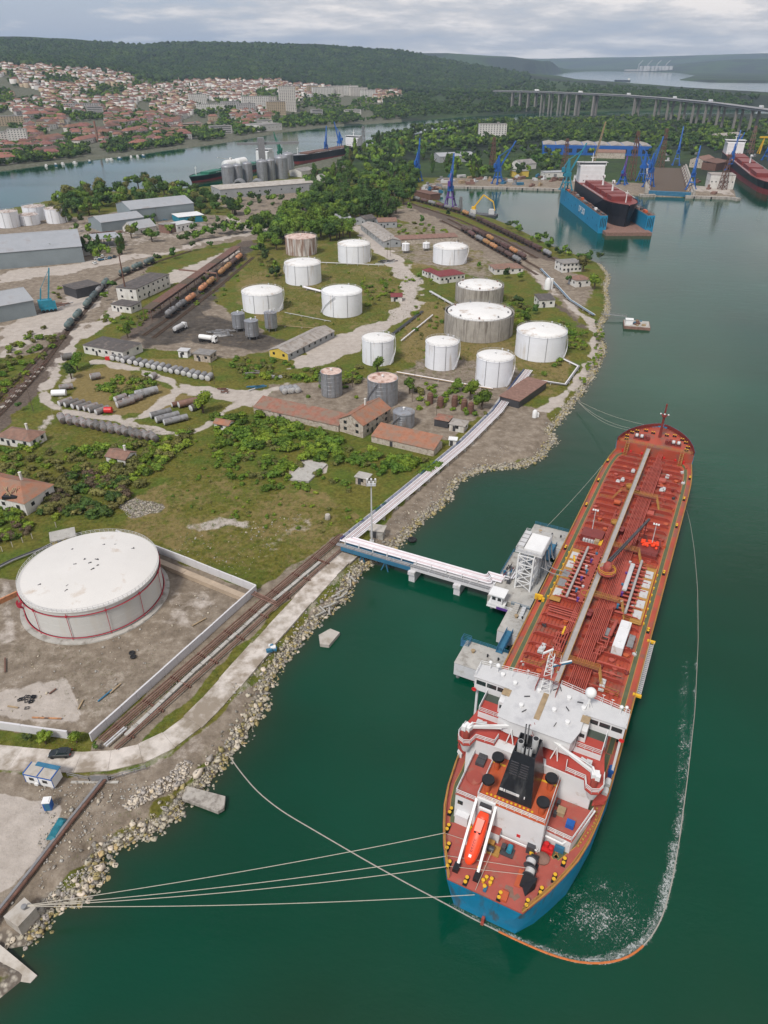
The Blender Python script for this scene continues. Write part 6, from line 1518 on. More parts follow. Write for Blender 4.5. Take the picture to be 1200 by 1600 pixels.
for i in range(9):
 for j in range(6):
  a, b = i / 8, j / 5; p = (np.array(P[0]) * (1 - b) + np.array(P[1]) * b) * (1 - a) + (np.array(P[3]) * (1 - b) + np.array(P[2]) * b) * a - c_
  V_.append((p[0], p[1],.35 * sin(PI * b) + uni(0,.22) - (.3 if i in (0,8) or j in (0,5) else 0)))
F_ = [(i * 6 + j, i * 6 + j + 1, i * 6 + j + 7, i * 6 + j + 6) for i in range(8) for j in range(5)]
tag(MB().add(V_, [f[::-1] for f in F_]).obj('tarpaulin', M.tarp, loc=(c_[0], c_[1],2.5)),'teal tarpaulin spread over goods by the grey shore pipe','tarpaulin')
def car_mb(b):
 L, W = 4.3,1.78
 prof_ = [(-2.15,.35),(-2.12,.85),(-1.55,1.0),(-1.9,1.02),(1.0,.95),(2.0,.78),(2.15,.6),(2.12,.3)]
 mb = MB(); sec = [(-2.15,.45,.8,.82),(-2.05,.3,1.0,.88),(-1.0,.25,1.02,.89),(.9,.25,.98,.89),(1.7,.28,.88,.86),(2.12,.4,.68,.75)]
 vs = [];
 for y_, z0, z1, hw in sec: vs += [(y_, -hw, z0),(y_, -hw * .98, z1 - .1),(y_, -hw * .86, z1),(y_, hw * .86, z1),(y_, hw * .98, z1 - .1),(y_, hw, z0)]
 k = 6; fs = [(i * k + j, (i + 1) * k + j, (i + 1) * k + (j + 1) % k, i * k + (j + 1) % k) for i in range(len(sec) - 1) for j in range(k)] + [tuple(range(k)), tuple((len(sec) - 1) * k + j for j in range(k))[::-1]]
 return mb.add(vs, [f[::-1] for f in fs])
def make_car(label, u, v, an, paint, group=None, zg=2.15, detail=True, name='parked_car', sc=1.0):
 t = thing(name, label, 'car', GG(u, v, zg), an, group)
 if sc != 1: t.scale = (sc, sc, sc)
 car_mb(0).obj('body', M[paint], t, True)
 gl = MB(); q0, q1 = [(-1.95,.8),(.75,.8)],[(-1.55,.66),(.0,.66)]
 vs = [(q0[0][0],-.8,1.0),(q0[1][0],-.8,.96),(q0[1][0],.8,.96),(q0[0][0],.8,1.0),(q1[0][0],-.64,1.48),(q1[1][0],-.64,1.5),(q1[1][0],.64,1.5),(q1[0][0],.64,1.48)]
 gl.add(vs, [(0,1,5,4),(1,2,6,5),(2,3,7,6),(3,0,4,7),(4,5,6,7)]).obj('glasshouse', M.glass, t)
 MB().prism([(-1.58,-.66),(0.02,-.66),(0.02,.66),(-1.58,.66)],1.5,1.54).obj('roof', M[paint], t)
 me = None
 for x_ in (-1.3,1.35):
  for y_ in (-.82,.82):
   o = CY((0,-.1,0),(0,.1,0),.33, None, 12).obj('wheel', M.rubber, t) if me is None else link('wheel', me, t)
   me = o.data; o.location = (x_, y_, .33)
 if detail:
  for y_ in (-.6,.6): BX(2.08, y_, .6,.1,.35,.14).obj('headlight', M.white, t); BX(-2.12, y_, .7,.08,.3,.16).obj('tail_light', M.bright_red, t)
 return t
make_car('dark grey hatchback car parked on the concrete road above the cabin',95,1180, PI + .06,'car_paint')
for i, (u, v, p_) in enumerate(((152,405,'white'),(158,407, SB),(166,405,'white'),(172,404, SB),(179,402, DG),(160,401,'white'),(148,412,'white'))):
 make_car('%s car parked in the yard before the open canopy' % ('white','blue','white','blue','dark','white','white')[i], u, v, .6 + .3 * i, p_, 'cars parked by the canopy',2.0, False)
for lb, u, v, an in (('white tanker truck parked on the black yard ground',324,534,-.35),('grey tanker truck near the end of the loading rack',281,517,1.2)):
 t = thing('tanker_truck', lb, 'truck', GG(u, v, 2.0), an, 'tanker trucks')
 LA([(.1,-4.2),(1.1,-4.0),(1.2,-2),(1.2,2.6),(1.0,2.9),(.1,3.0)],14,(0,0,2.2),0,'x').obj('tank', M['white' if 'white' in lb else PG], t, True)
 BX(4.2,0,.6,1.9,2.3,2.4).box(3.9,0,3.0,1.2,2.0,.3).obj('cab', M.white, t); BX(5.16,0,1.9,.06,1.9,.8).obj('windscreen', M.window_dark, t)
 BX(0,0,.7,9,.9,.35).obj('chassis', M.black, t)
 for x_ in (-3.4,-2.3,1.6,4.2):
  for y_ in (-1,1): CY((x_, y_ - .2,.5),(x_, y_ + .2,.5),.5, None, 12).obj('wheel', M.rubber, t)
for i, (u, v) in enumerate(((206,1020),(208,1026))): tag(LA([(.5 + .22 * cos(a),.2 * sin(a)) for a in np.linspace(0,6.283,9)],16).obj('old_tyre', M.rubber, loc=(*G(u, v, 2.25),2.28 + .0 * i), smooth=True),'old black tyre %s in the tank yard' % ('lying farther from the wall' if i == 0 else 'lying nearer to the wall'),'tyre','old tyres in the tank yard')
for i, (a, b, mt, lb) in enumerate((((153,1096),(175,1078), SB, 'bluish plank lying in the tank yard'),((172,1083),(189,1068),'timber','pale plank leaning on the gravel by the wall'),((122,1108),(130,1094),'timber','yellowish plank on the edge of the pale slab'),((77,1084),(88,1076),'rust','rusty bar on the pale slab'),((8,1050),(8,1028),'rust','upright looking rusty pipe on the grass patch'),((50,1121),(96,1123),'wagon_orange','long rusty orange beam lying on the pale slab'),((300,978),(322,966),'timber','thin branch like timber on the dirt yard'),((12,1103),(28,1106),'timber','short stack of pale boards near the pale slab'))):
 p, q = Vector((*G(*a, 2.2),2.2)), Vector((*G(*b, 2.2),2.25)); tag(BE((0,0,0), tuple(q - p),.3,.2).obj('scrap_beam', M[mt], loc=tuple(p)), lb, 'scrap beam')
rg = random.Random(9)
for i in range(14):
 u, v = rg.uniform(28,56), rg.uniform(1088,1108); a = rg.uniform(0,3)
 mb = MB()
 for s_ in (-1,1): mb.box(s_ * .3,0,0,.1,.9,.12).box(0, s_ * .4,0,.6,.1,.12)
 tag(mb.obj('iron_frame', M.black, loc=(*G(u, v, 2.1),2.12), rz=a),'small dark iron frame lying on the pale slab','iron frame','iron frames on the slab')
tag(LA([(.8,0),(.85,1.0),(.75,1.6),(.02,1.65)],9).obj('concrete_drum', M.pale_concrete, loc=GG(512,811,1.9)),'pale round concrete drum alone on the rough grass','drum')
tag(BX(0,0,0,1.4,.8,.7,.3).box(1.2,.6,0,.9,1.1,.5).box(.4,1.3,0,.7,.5,.9,.5).obj('blue_white_crates', M.steel_blue, loc=GG(421,1018,2.15)),'blue crates left on the edge of the concrete road','crates')
tag(BX(0,0,0,1.2,1.0,.8,.2).box(-.8,.9,0,.8,.6,.5).obj('white_sack', M.white, loc=GG(427,1014,2.15)),'white sacks beside the blue crates on the road edge','sacks')
t = thing('footbridge_rail','rusty handrail frame where the road crosses the pipe culvert','railing', GG(150,1216,2.1))
RA([(-5.5,.4,0),(-1,-.6,0),(3,-.4,0),(9,2,0)],1.1,.05,2,2).box(1,-.6,0,3.2,.12,1.5).obj('frame', M.mid_grey, t)
BX(0,-.8,-.6,9,.5,.6).obj('culvert_head', M.concrete, t)
for i, (u, v) in enumerate(((4,862),(20,855),(36,848),(51,842),(88,824))): tag(BX(0,0,0,.18,.18,1.8,.3).obj('fence_post', M.pale_concrete, loc=GG(u, v, 1.9)),'pale concrete fence post in the grass behind the big tank','fence post','fence posts behind the big tank')
house('pump_hut','low hut with flat weathered roof and ochre wall behind the big tank','hut',(82,848),(118,840),4.5,1.8,'flat',0,'wall_yellow', CN)
pipeline('dark pipes crossing the field to the big tank',[(-30,900),(20,875),(84,850)],2.6,(-.5,.2),(DG, MG),.22)
wall_run(tag(thing('x','x','wall'),'low ochre wall beside the big tank yard entrance','wall'),[(-40,960),(0,943),(28,930)],1.2,.4, M.wagon_orange)
bpy.data.objects['x'].name = 'low_wall'
for i in range(12):
 u, v = [(505,952),(532,925),(548,912),(520,945),(515,955),(552,905),(538,930),(512,948),(500,960),(546,899),(530,935),(525,931)][i]
 tag(BE((-1.2,0,0),(1.2,.2,.25),.3,.3).obj('concrete_post', M.concrete, loc=GG(u, v, 1.2), rz=rg.uniform(.3,2.4)),'broken concrete post dumped on the rocky bank below the road','concrete post','broken posts on the bank')
tag(LA([(.9 + .4 * cos(a),.4 * sin(a)) for a in np.linspace(0,6.283,9)],16).obj('tyre_fender', M.rubber, loc=GG(644,843,.5), smooth=True),'black tyre lying at the waterline next to the lamp mast','tyre')

# ------------------------------------------------------------------ rails, tank wagons, scrap cylinders
def track(label, px):
 Q = ribbon_pts(px, 2.0,6.0); b0 = Q[0]
 t = thing('railway_track', label, 'railway track',(b0[0], b0[1],0),0,'railway tracks'); P = [(x - b0[0], y - b0[1],2.32) for x, y in Q]
 for s_ in (-.75,.75):
  L_ = offset_line(P, s_); mb = MB()
  for a, b in zip(L_[:-1], L_[1:]): mb.beam(a, b, .09,.16)
  mb.obj('rail', M.rust, t)
 mb = MB()
 for a, b in zip(P[:-1], P[1:]):
  an = math.atan2(b[1] - a[1], b[0] - a[0]); L_ = math.hypot(b[0] - a[0], b[1] - a[1])
  for k in range(max(1, int(L_ / 1.0))): mb.box(a[0] + (b[0] - a[0]) * k / L_ * 1.0, a[1] + (b[1] - a[1]) * k / L_ * 1.0,2.06,.28,2.5,.16, an)
 mb.obj('sleeper', M.bark, t, kind='stuff')
 return Q
TL = [(-60,700),(0,648),(60,583),(103,522),(130,490),(170,443),(200,428),(245,409),(300,392)]
track('railway track with grey green tank wagons from the meadow to the derelict building', TL)
track('empty rusty railway track beside the ladder like old frames',[(-70,680),(-10,630),(50,568),(90,530)])
TM = [(225,524),(260,500),(308,465),(345,432),(385,398)]
track('railway track on black oily ground under the loading rack', TM)
track('second oily railway track beside the loading rack',[(240,528),(285,493),(340,450),(396,402)])
TR1 = [(610,300),(645,313),(722,335),(790,367),(853,399),(880,412)]
TR2 = [(690,345),(720,360),(742,374),(813,414),(840,430)]
TR3 = [(700,342),(735,360),(775,382),(822,408),(850,424)]
track('outermost railway track along the harbour basin', TR1); track('inner railway track behind the white terminal tanks', TR2); track('railway track between the inner and outermost basin tracks', TR3)
track('bare railway track beside the outermost basin track',[(640,318),(715,342),(785,374),(840,404)])
def make_wagon(m):
 t = thing('tank_wagon','x','wagon')
 LA([(.02,-5.0),(.9,-4.9),(1.35,-4.55),(1.45,-4.0),(1.45,4.0),(1.35,4.55),(.9,4.9),(.02,5.0)],14,(0,0,2.55),0,'x').obj('tank', M[m], t, True)
 LA([(.55,0),(.55,.45),(.02,.55)],10,(0,0,3.9)).box(0,0,3.98,3.6,.5,.06).obj('dome', M[m], t)
 BX(0,0,1.0,11.4,.5,.25).box(-5.6,0,.9,.3,2.6,.4).box(5.6,0,.9,.3,2.6,.4).obj('underframe', M.bogie, t)
 for x_ in (-3.8,3.8): BX(x_, 0,.45,2.6,2.1,.4).cyl((x_ - .85,-1,.46),(x_ - .85,1,.46),.46, None, 8).cyl((x_ + .85,-1,.46),(x_ + .85,1,.46),.46, None, 8).obj('bogie', M.bogie, t)
 return t
def make_goods(m):
 t = thing('goods_wagon','x','wagon')
 MB().add([(-5.4,-1.2,1.5),(5.4,-1.2,1.5),(5.4,1.2,1.5),(-5.4,1.2,1.5),(-5.8,-1.45,3.4),(5.8,-1.45,3.4),(5.8,1.45,3.4),(-5.8,1.45,3.4),(-5.6,-1.3,3.4),(5.6,-1.3,3.4),(5.6,1.3,3.4),(-5.6,1.3,3.4),(-5,-1,2.4),(5,-1,2.4),(5,1,2.4),(-5,1,2.4)],
             [(0,1,5,4),(1,2,6,5),(2,3,7,6),(3,0,4,7)] + [(4 + i, 4 + (i + 1) % 4,8 + (i + 1) % 4,8 + i) for i in range(4)] + [(8 + i, 8 + (i + 1) % 4,12 + (i + 1) % 4,12 + i) for i in range(4)] + [(12,13,14,15)]).obj('body', M[m], t)
 BX(0,0,1.0,11.4,.5,.4).obj('underframe', M.bogie, t)
 for x_ in (-3.8,3.8): BX(x_, 0,.3,2.6,2.1,.7).obj('bogie', M.bogie, t)
 return t
WP = {k: make_wagon('wagon_' + k) for k in ('grey','green','orange','brown')}; WP['goods'] = make_goods('wagon_brown')
KW = kids_of(None); WU = set()
NAMES_W = {'grey': 'grey tank wagon','green': 'grey green tank wagon','orange': 'orange tank wagon','brown': 'dark brown tank wagon','goods': 'dark open goods wagon'}
ORD = 'first second third fourth fifth sixth seventh eighth ninth tenth eleventh twelfth thirteenth fourteenth fifteenth sixteenth seventeenth eighteenth'.split()
def train(px, seq, where, group, gap=12.6):
 P = GP(px, 2.0); s = np.r_[0, np.cumsum(np.hypot(*np.diff(P, axis=0).T))]; n_ = int(s[-1] / gap) or 1
 for i in range(n_):
  d = (i + .5) * s[-1] / n_; f = lambda q: np.array([np.interp(q, s, P[:, 0]), np.interp(q, s, P[:, 1])]); c_ = f(d); tt_ = f(d + 3) - f(d - 3)
  k = seq[i % len(seq)]
  if k in WU: o = copy_tree(WP[k], KW)
  else: o = WP[k]; WU.add(k)
  o.location = (c_[0], c_[1],2.36); o.rotation_euler = (0,0, math.atan2(tt_[1], tt_[0])); o['label'] = ORD[i] + ' of the ' + NAMES_W[k].split(' wagon')[0] + ' wagons ' if 0 else ' wagon, ' + NAMES_W[k].split(' wagon')[0] + ',' + where; o['group'] = group
train([(103,521),(129,491)],['green'],'counted from the meadow in the short cut of four','tank wagons by the meadow')
train([(133,486),(170,443)],['green','green','grey'],'counted from the meadow in the middle of the long train','tank wagons by the derelict building')
train([(186,434),(243,410)],['green'],'counted from the derelict building at the far train end','tank wagons under the trees')
train([(260,500),(306,467)],['grey','grey','orange','grey'],'counted from the black yard at the loading rack','tank wagons at the loading rack, near train')
train([(312,461),(336,441)],['orange','orange','brown'],'in the middle of the loading rack row','tank wagons at the loading rack, middle')
train([(343,434),(378,404)],['orange','orange','brown','orange'],'at the far end of the loading rack row','tank wagons at the loading rack, far end')
train([(645,313),(720,334)],['grey','brown','grey','brown'],'counted from the quay in the outer basin train','wagons on the outer basin track, far')
train([(722,335),(743,344)],['orange','grey'],'in the outer basin train beside the yellow dredger','wagons on the outer basin track, by the dredger')
train([(745,345),(845,395)],['goods'],'from the dredger in the row along the basin','goods wagons along the basin')
train([(846,396),(863,405)],['grey'],'at the end of the dark row by the white house','last wagon by the white house')
train([(720,360),(742,374)],['brown'],'at the far end of the inner basin track','wagons on the inner basin track, far')
train([(744,375),(813,414)],['grey','orange','orange','brown','brown','grey','grey'],'counted from the far end on the inner basin track','wagons on the inner basin track')
train([(738,362),(822,408)],['brown','goods','orange','brown','goods','orange'],'counted from the far end on the middle basin track','wagons on the middle basin track')
lr = thing('loading_rack','long rusty roofed loading rack beside the orange and grey tank wagons','loading rack',(0,0,0))
a, b = np.array(G(232,500,2)), np.array(G(372,398,2)); L_ = np.hypot(*(b - a)); an = math.atan2(b[1] - a[1], b[0] - a[0])
lr.location = ((a[0] + b[0]) / 2,(a[1] + b[1]) / 2,2); lr.rotation_euler = (0,0, an)
for k in range(12): BX(-L_ / 2 + L_ * (k + .5) / 12,0,5.6, L_ / 12 - .15,5.5,.25).obj('roof_panel', M['rust' if k % 4 else 'bark'], lr)
for k in range(13):
 for s_ in (-1,1): BX(0,0,0,.25,.25,5.6).obj('post', M.rust, lr).location = (-L_ / 2 + L_ * k / 12, s_ * 2,0)
BX(0,0,3.2, L_, 1.4,.15).obj('walkway', M.rust, lr)
BE((4,-10,5.0),(4,14,6.4),.8,.8).obj('cross_gantry', M.rust_pale, lr)
BX(4,-10,0,.6,.6,5).obj('post', M.rust, lr)
of = thing('rail_frames','row of rusty ladder like frames beside the empty railway track','frames',(0,0,0))
Qf = ribbon_pts([(5,636),(72,568)],2.0,5.0); of.location = (Qf[0][0], Qf[0][1],2)
for i in range(len(Qf) - 1):
 p, q = Qf[i] - Qf[0], Qf[i + 1] - Qf[0]; mb = MB()
 for d_ in (-1.4,1.4): mb.beam((p[0] + d_, p[1],1.8),(q[0] + d_, q[1],1.8),.18).beam((p[0] + d_, p[1],0),(p[0] + d_, p[1],1.8),.18)
 mb.beam((p[0] - 1.4, p[1],1.8),(p[0] + 1.4, p[1],1.8),.18).beam((p[0] - 1.4, p[1],1.8),(q[0] + 1.4, q[1],1.8),.12).obj('frame_bay', M.rust, of)
 BX(0,0,0,2.0,2.4,.3,.8).obj('base_slab', M.pale_concrete, of).location = (p[0], p[1],-.1)
SC = {}
def cyl_proto(L, r_, m, cap):
 key = (L, r_, m)
 if key in SC: return copy_tree(SC[key], KC[key])
 t = thing('scrap_cylinder','x','steel cylinder')
 mb = LA([(r_, -L / 2),(r_, L / 2)],16,(0,0, r_),0,'x')
 for q in (-.3,0,.3): mb.lathe([(r_ + .005, L * q - .06),(r_ + .04, L * q),(r_ + .005, L * q + .06)],16,(0,0, r_),0,'x')
 mb.obj('shell', M[m], t, True)
 for s_ in (-1,1): LA([(r_ * .98,0),(r_ * .7,.18),(.02,.28)][::1 if s_ > 0 else 1],16,(0,0,0),0,'x').obj('end_cap', M[cap], t, True, loc=(s_ * (L / 2 - .02),0, r_), rz=0 if s_ > 0 else PI)
 SC[key] = t; KC[key] = kids_of(None)
 return t
KC = {}
def cyl_row(p, q, n_, L, r_, an, m, cap, label, group, jit=.15):
 for i in range(n_):
  f = (i + .5) / n_; x, y = G(p[0] + (q[0] - p[0]) * f, p[1] + (q[1] - p[1]) * f, 2.0)
  o = cyl_proto(L, r_, m, cap); o.location = (x + uni(-.2,.2), y + uni(-.3,.3),2.0); o.rotation_euler = (0,0, an + uni(-jit, jit)); o['label'] = label if n_ == 1 else ORD[i] + ' ' + label; o['group'] = group
cyl_row((174,560),(332,594),17,4.2,1.25,1.28,'wagon_grey', PG, 'cylinder from the red box in the long row below the workshop','cylinders in the row below the workshop')
cyl_row((93,657),(244,688),14,5.6,1.35,-.95,'scrap_tank','scrap_tank','brownish cylinder from the rails in the row along the meadow','cylinders along the meadow')
cyl_row((98,630),(166,645),7,5.6,1.1,.85,'scrap_tank', PG, 'small cylinder from the rails in the row beside the bush','cylinders beside the bush')
for p, L, r_, an, m, lb in (((196,634),7,1.35,.75,'scrap_tank','grey cylinder with a white end at the front of the pair by the bush'),((208,628),7.5,1.3,.72,'scrap_tank','grey cylinder lying behind the white ended one by the bush'),((229,618),9,1.5,.62,'wagon_grey','long pale grey cylinder behind the bush'),((218,622),8,1.2,.66,'wagon_grey','slim grey cylinder alongside the long pale grey one'),((188,626),5,1.2,.9,'scrap_tank','short rusty cylinder next to the bush'),
 ((252,650),8,1.25,.62,'wagon_grey','pale cylinder of the group of three on dirt, farthest from the track'),((263,656),9,1.3,.62,'wagon_grey','pale cylinder in the middle of the group of three on dirt'),((276,660),9,1.2,.58,'wagon_grey','pale cylinder nearest the track of the group of three on dirt'),((287,632),9,1.0,.6,'rust','thin rusty brown cylinder lying behind the pale group'),((295,633),8,1.3,.6, RP, 'fat rust red cylinder lying behind the pale group'),((306,640),5,1.3,.9,'scrap_tank','short grey cylinder under the light green tree'),
 ((94,618),5.5,1.3,.1,'white_tank','whitish cylinder alone at the corner of the track'),((105,608),5,1.2,.3,'scrap_tank','grey cylinder leaning behind the whitish one'),((105,562),4.5,1.5,.4,'scrap_tank','grey cylinder beside the rails and the little tree'),((240,592),3,1.3,1.2,'scrap_tank','short cylinder standing apart below the long row'),((150,592),4,1.4,.5,'scrap_tank','grey cylinder half hidden by trees in the yard')):
 cyl_row(p, p, 1, L, r_, an, m, PG, lb, None, .02)
cyl_row((440,614),(466,612),4,3.6,1.35,-1.0,'wagon_grey', PG, 'grey drum from the silver pipes in the group of four','drums on the slab')
for o in COL.objects:
 if 'group' in o and o['group'] is None: del o['group']
tag(BX(0,0,0,2.2,1.3,1.2).box(0,0,1.2,2.3,1.4,.1).obj('red_box', M.bright_red, loc=GG(169,562,2)),'bright red container at the start of the cylinder row','container')
tag(LA([(1.2,-1.4),(1.2,1.4)],14,(0,0,1.2),0,'x').obj('red_cylinder', M.bright_red, loc=GG(170,645,2)),'short bright red cylinder end among the scrap','steel cylinder')
for lb, u, v, sx, sy, n_, mt in (('pile of blue and grey pipes on the pale yard',402,606,6,4,8, SB),('stack of silver pipes at the pale yard edge',432,590,4,3,9, PG),('heap of old grey pipes by the bushes',396,584,6,3,6,'scrap_tank'),('rusty scrap iron heap at the yard entrance',350,612,4,4,8,'rust'),('scrap heap between the hangar and the canopy',170,365,20,10,14,'rust'),('rubble and scrap heap at the end of the oily yard',345,522,12,8,12, MG),('scrap heap by the lane near the small white tanks',604,410,12,5,10, DG),('scrap timber heap by the blue crane',90,478,12,6,10,'tile_brown'),('scrap heap near the white hangar',235,345,22,6,12, SB)):
 t = thing('scrap_heap', lb, 'scrap heap', GG(u, v, 2), rg.uniform(0,.8),'heaps of pipes and scrap')
 for k in range(n_): BX(0,0,0, rg.uniform(.3,1) * sx, .45,.45).obj('scrap_piece', M[mt if k % 3 else PG], t, rz=rg.uniform(-.4,.4)).location = (rg.uniform(-.3,.3) * sx, rg.uniform(-.5,.5) * sy, .35 * (k % 3))
for u, v in ((672,630),(688,636),(710,634),(725,640),(735,645)): tag(LA([(1.25,0),(1.25,3.6),(.9,4.0),(.9,4.3),(.02,4.5)],14).obj('rust_tank', M.rust, loc=GG(u, v, 2), smooth=True),'small upright rust red tank among bushes by the pipe rack','tank','rust red tanks by the pipe rack')
tag(LA([(.9,0),(.9,2.4),(.5,3),(.02,3.1)],14).box(1.2,.5,0,1,1,1.6).obj('white_vessel', M.white, loc=GG(835,652,2), smooth=True),'small white vessel standing on the dry grass by the shore','vessel')
tag(LA([(1.8,0),(1.8,5),(1,6.5),(.02,6.8)],14).cyl((2.5,1,0),(2.5,1,6),.9, None, 10).obj('white_silo', M.white, loc=GG(855,452,2), smooth=True),'small white silo by the coastal track','silo')
bg_ = thing('work_barge','rusty flat barge with a white cabin moored by the coastal track','barge', GG(994,510,0),-.25)
BX(0,0,-.6,13,11,2.0).obj('hull', M.rust_pale, bg_); BX(0,0,1.403,12.4,10.4,.1).obj('deck', M.concrete, bg_); BX(-4,-1.5,1.5,3.6,3,2.4).box(-4,-1.5,3.9,4,3.4,.2).obj('cabin', M.white, bg_)
for k in range(10): BX(0,0,0, rg.uniform(.5,2), rg.uniform(.5,1.5), rg.uniform(.4,1.1), rg.uniform(0,1)).obj('deck_gear', M[rg.choice(['rust', DG, 'timber', SB])], bg_).location = (rg.uniform(-2,5), rg.uniform(-4,4.4),1.5)
gp = thing('footbridge','thin footbridge from the coastal track to the work barge','footbridge', GG(950,497,0)); BE((-4,0,2.3),(9,-3,1.8),1.0,.15).rail([(-4,.5,2.3),(9,-2.5,1.8)],1,.04,2,2).obj('deck_plate', M.mid_grey, gp)
# ------------------------------------------------------------------ shipyard, canal, bridge, town
def loft_ship(L, B, D, bow=.16, stern=.08, z0=-1.0, boot=None):
 ys = [0,.02, stern, .25,.6,1 - bow, 1 - bow * .5,1 - bow * .2,1.0]; ws = [.78,.86,.97,1,1,1,.82,.48,.03]; mb = MB(); rows = []
 for y_, w_ in zip(ys, ws):
  lw = w_ * (0.8 if y_ < .05 else 1 if y_ < 1 - bow else .72)
  sh = .03 * L * max(0,(y_ - .9)) / .1
  rows.append([(s_ * q * B / 2, y_ * L + (sh * .9 * f if y_ > .9 else 0), z) for s_, q, z, f in ((-1, w_, D, 1),(-1, lw, D * .38,.3),(-1, lw * .97, z0,0),(1, lw * .97, z0,0),(1, lw, D * .38,.3),(1, w_, D, 1))])
 k = 6; vs = [p for r_ in rows for p in r_]
 for i in range(len(rows) - 1):
  for j in range(k - 1):
   mb.add([rows[i][j], rows[i + 1][j], rows[i + 1][j + 1], rows[i][j + 1]],[(0,1,2,3)],1 if boot and 1 <= j <= 3 else 0)
 mb.add(rows[0],[tuple(range(k))],0)
 deck = [(r_[0][0], r_[0][1], D - .6) for r_ in rows] + [(r_[5][0], r_[5][1], D - .6) for r_ in rows[::-1]]
 mb.add(deck, [tuple(range(len(deck)))[::-1]],2)
 return mb
def cargo_ship(label, stern, bow, B, D, hm, bm, dm, hatches, hmat, hh=3.0, house_h=13, zb=0.0, funnel='white', cranes=0, tanks=False, name='cargo_ship', hw=.1):
 a, b = np.array(stern), np.array(bow); L = np.hypot(*(b - a)); hd_ = math.atan2(b[0] - a[0], b[1] - a[1])
 t = thing(name, label, 'ship',(a[0], a[1], zb),-hd_)
 loft_ship(L, B, D, boot=True).obj('hull',[M[hm], M[bm], M[dm]], t)
 ah = MB()
 for k in range(4): ah.box(0, L * .09, D - .6 + k * house_h / 4, B * .84, L * hw - k * .4, house_h / 4 - .02)
 ah = ah.box(0, L * .095, D - .6 + house_h, B * .95, L * .05,2.6).obj('deck_house', M.ship_white, t)
 BX(0, L * .12, D + house_h + .5, B * .9,.4,1.1).obj('bridge_window', M.window_dark, ah); BX(0, L * .095, D + house_h + 2.02, B * 1.05, L * .055,.25).obj('bridge_roof', M.pale_grey, ah)
 for k in range(4):
  for i in range(6): BX(0,0,0,.9,.12,.9).obj('window', M.window_dark, ah).location = ((i - 2.5) * B * .11, L * .09 + L * hw / 2 - k * .3, D + .6 + k * house_h / 4)
 BX(0,0,0, B * .22, L * .04, house_h * .75).box(0,0, house_h * .75, B * .23, L * .042,1.6,0,1).obj('funnel',[M[funnel], M.blue], t).location = (B * .15, L * .035, D - .6)
 CY((0, L * .1, D + house_h + 2),(0, L * .1, D + house_h + 10),.5,.2,8).box(0, L * .1, D + house_h + 6,4,.4,.4).obj('mast', M.white, t)
 CY((0, L * .95, D),(0, L * .95, D + 9),.45,.2,8).box(0, L * .95, D + 7,3,.4,.4).obj('foremast', M.white, t)
 me = None
 for k in range(hatches):
  o = BX(0,0,0, B * .62, L * .68 / hatches * .78, hh).obj('hatch_cover', M[hmat], t) if me is None else link('hatch_cover', me, t)
  me = o.data; o.location = (0, L * (.2 + .68 * (k + .5) / hatches), D - .6)
 for k in range(cranes):
  y_ = L * (.2 + .68 * (k + 1) / (cranes + 1)); CY((0, y_, D - .6),(0, y_, D + 9),.9,.7,10).box(0, y_, D + 9,2,2.4,2).beam((0, y_, D + 9),(B * .2, y_ + L * .12, D + 13),.7).obj('deck_crane', M.white, t)
 RA([(s_ * B * .48, L * q, D) for s_, q in ((-1,.3),(-1,.8))],1.0,.06,2,4).rail([(B * .48, L * .3, D),(B * .48, L * .8, D)],1.0,.06,2,4).obj('railing', M.white, t)
 if tanks:
  for q in (.42,.56): LA([(.1,-L * .06),(B * .26,-L * .05),(B * .26, L * .05),(.1, L * .06)],14,(0, L * q, D + B * .2),0,'y').obj('deck_tank', M.white, t, True)
 return t
def text_on(body, size, loc_, rot, m, parent=None, ext=.04):
 c_ = bpy.data.curves.new('lettering','FONT'); c_.body = body; c_.size = size; c_.extrude = ext; c_.align_x = 'CENTER'; c_.materials.append(M[m])
 o = bpy.data.objects.new('text', c_); COL.objects.link(o); o.location = loc_; o.rotation_euler = rot
 if parent: o.parent = parent
 bpy.context.view_layer.update(); me = bpy.data.meshes.new_from_object(o.evaluated_get(bpy.context.evaluated_depsgraph_get())); n_ = bpy.data.objects.new('lettering', me); COL.objects.link(n_); n_.location, n_.rotation_euler, n_.parent = o.location, o.rotation_euler, parent; bpy.data.objects.remove(o)
 return n_
fd = thing('floating_dock','bright blue floating dock holding a black hulled ship','floating dock',(191.5,595,0))
BX(0,73,-2,36,156,4.5).obj('pontoon', M.rust_pale, fd)
for s_ in (-1,1):
 wg = BX(s_ * 18.6,78,-2,6,146,15.1).obj('wing_wall', M.dock_blue, fd)
 BX(s_ * 18.6,78,13.13,5.6,145,.1).obj('wing_deck', M.rust, wg)
 for k in range(9): BX(0,0,0,.3,.8,1.6).obj('fender_rib', M.steel_blue, wg).location = (s_ * 21.7,12 + k * 15,4 + k % 2 * 3)
 RA([(s_ * 21.4,5.5,13.2),(s_ * 21.4,150,13.2)],1.1,.06,2,4).obj('railing', M.rust, wg)
 for k in range(14): BX(0,0,0,2, uni(2,6), uni(.6,1.8)).obj('deck_gear', M[random.choice(['rust', DG, 'white', MG, 'orange_red'])], wg).location = (s_ * 18.6 + uni(-1,1),10 + k * 10,13.2)
 for k in range(4): BX(s_ * 18.6 - 2 + k * 1.3,4.9,4 + k % 2,.5,.2,7).obj('ladder_recess', M.black, wg)
text_on('DP 500',7.0,(-21.75,64,5.0),(PI / 2,0,-PI / 2),'white', fd)
cargo_ship('black hulled cargo ship with maroon hatches sitting in the blue floating dock',(194,752),(194,612),27,16.5,'hull_black','hull_black', DR, 5, DR, 3.4,14,3.2,'white',2)
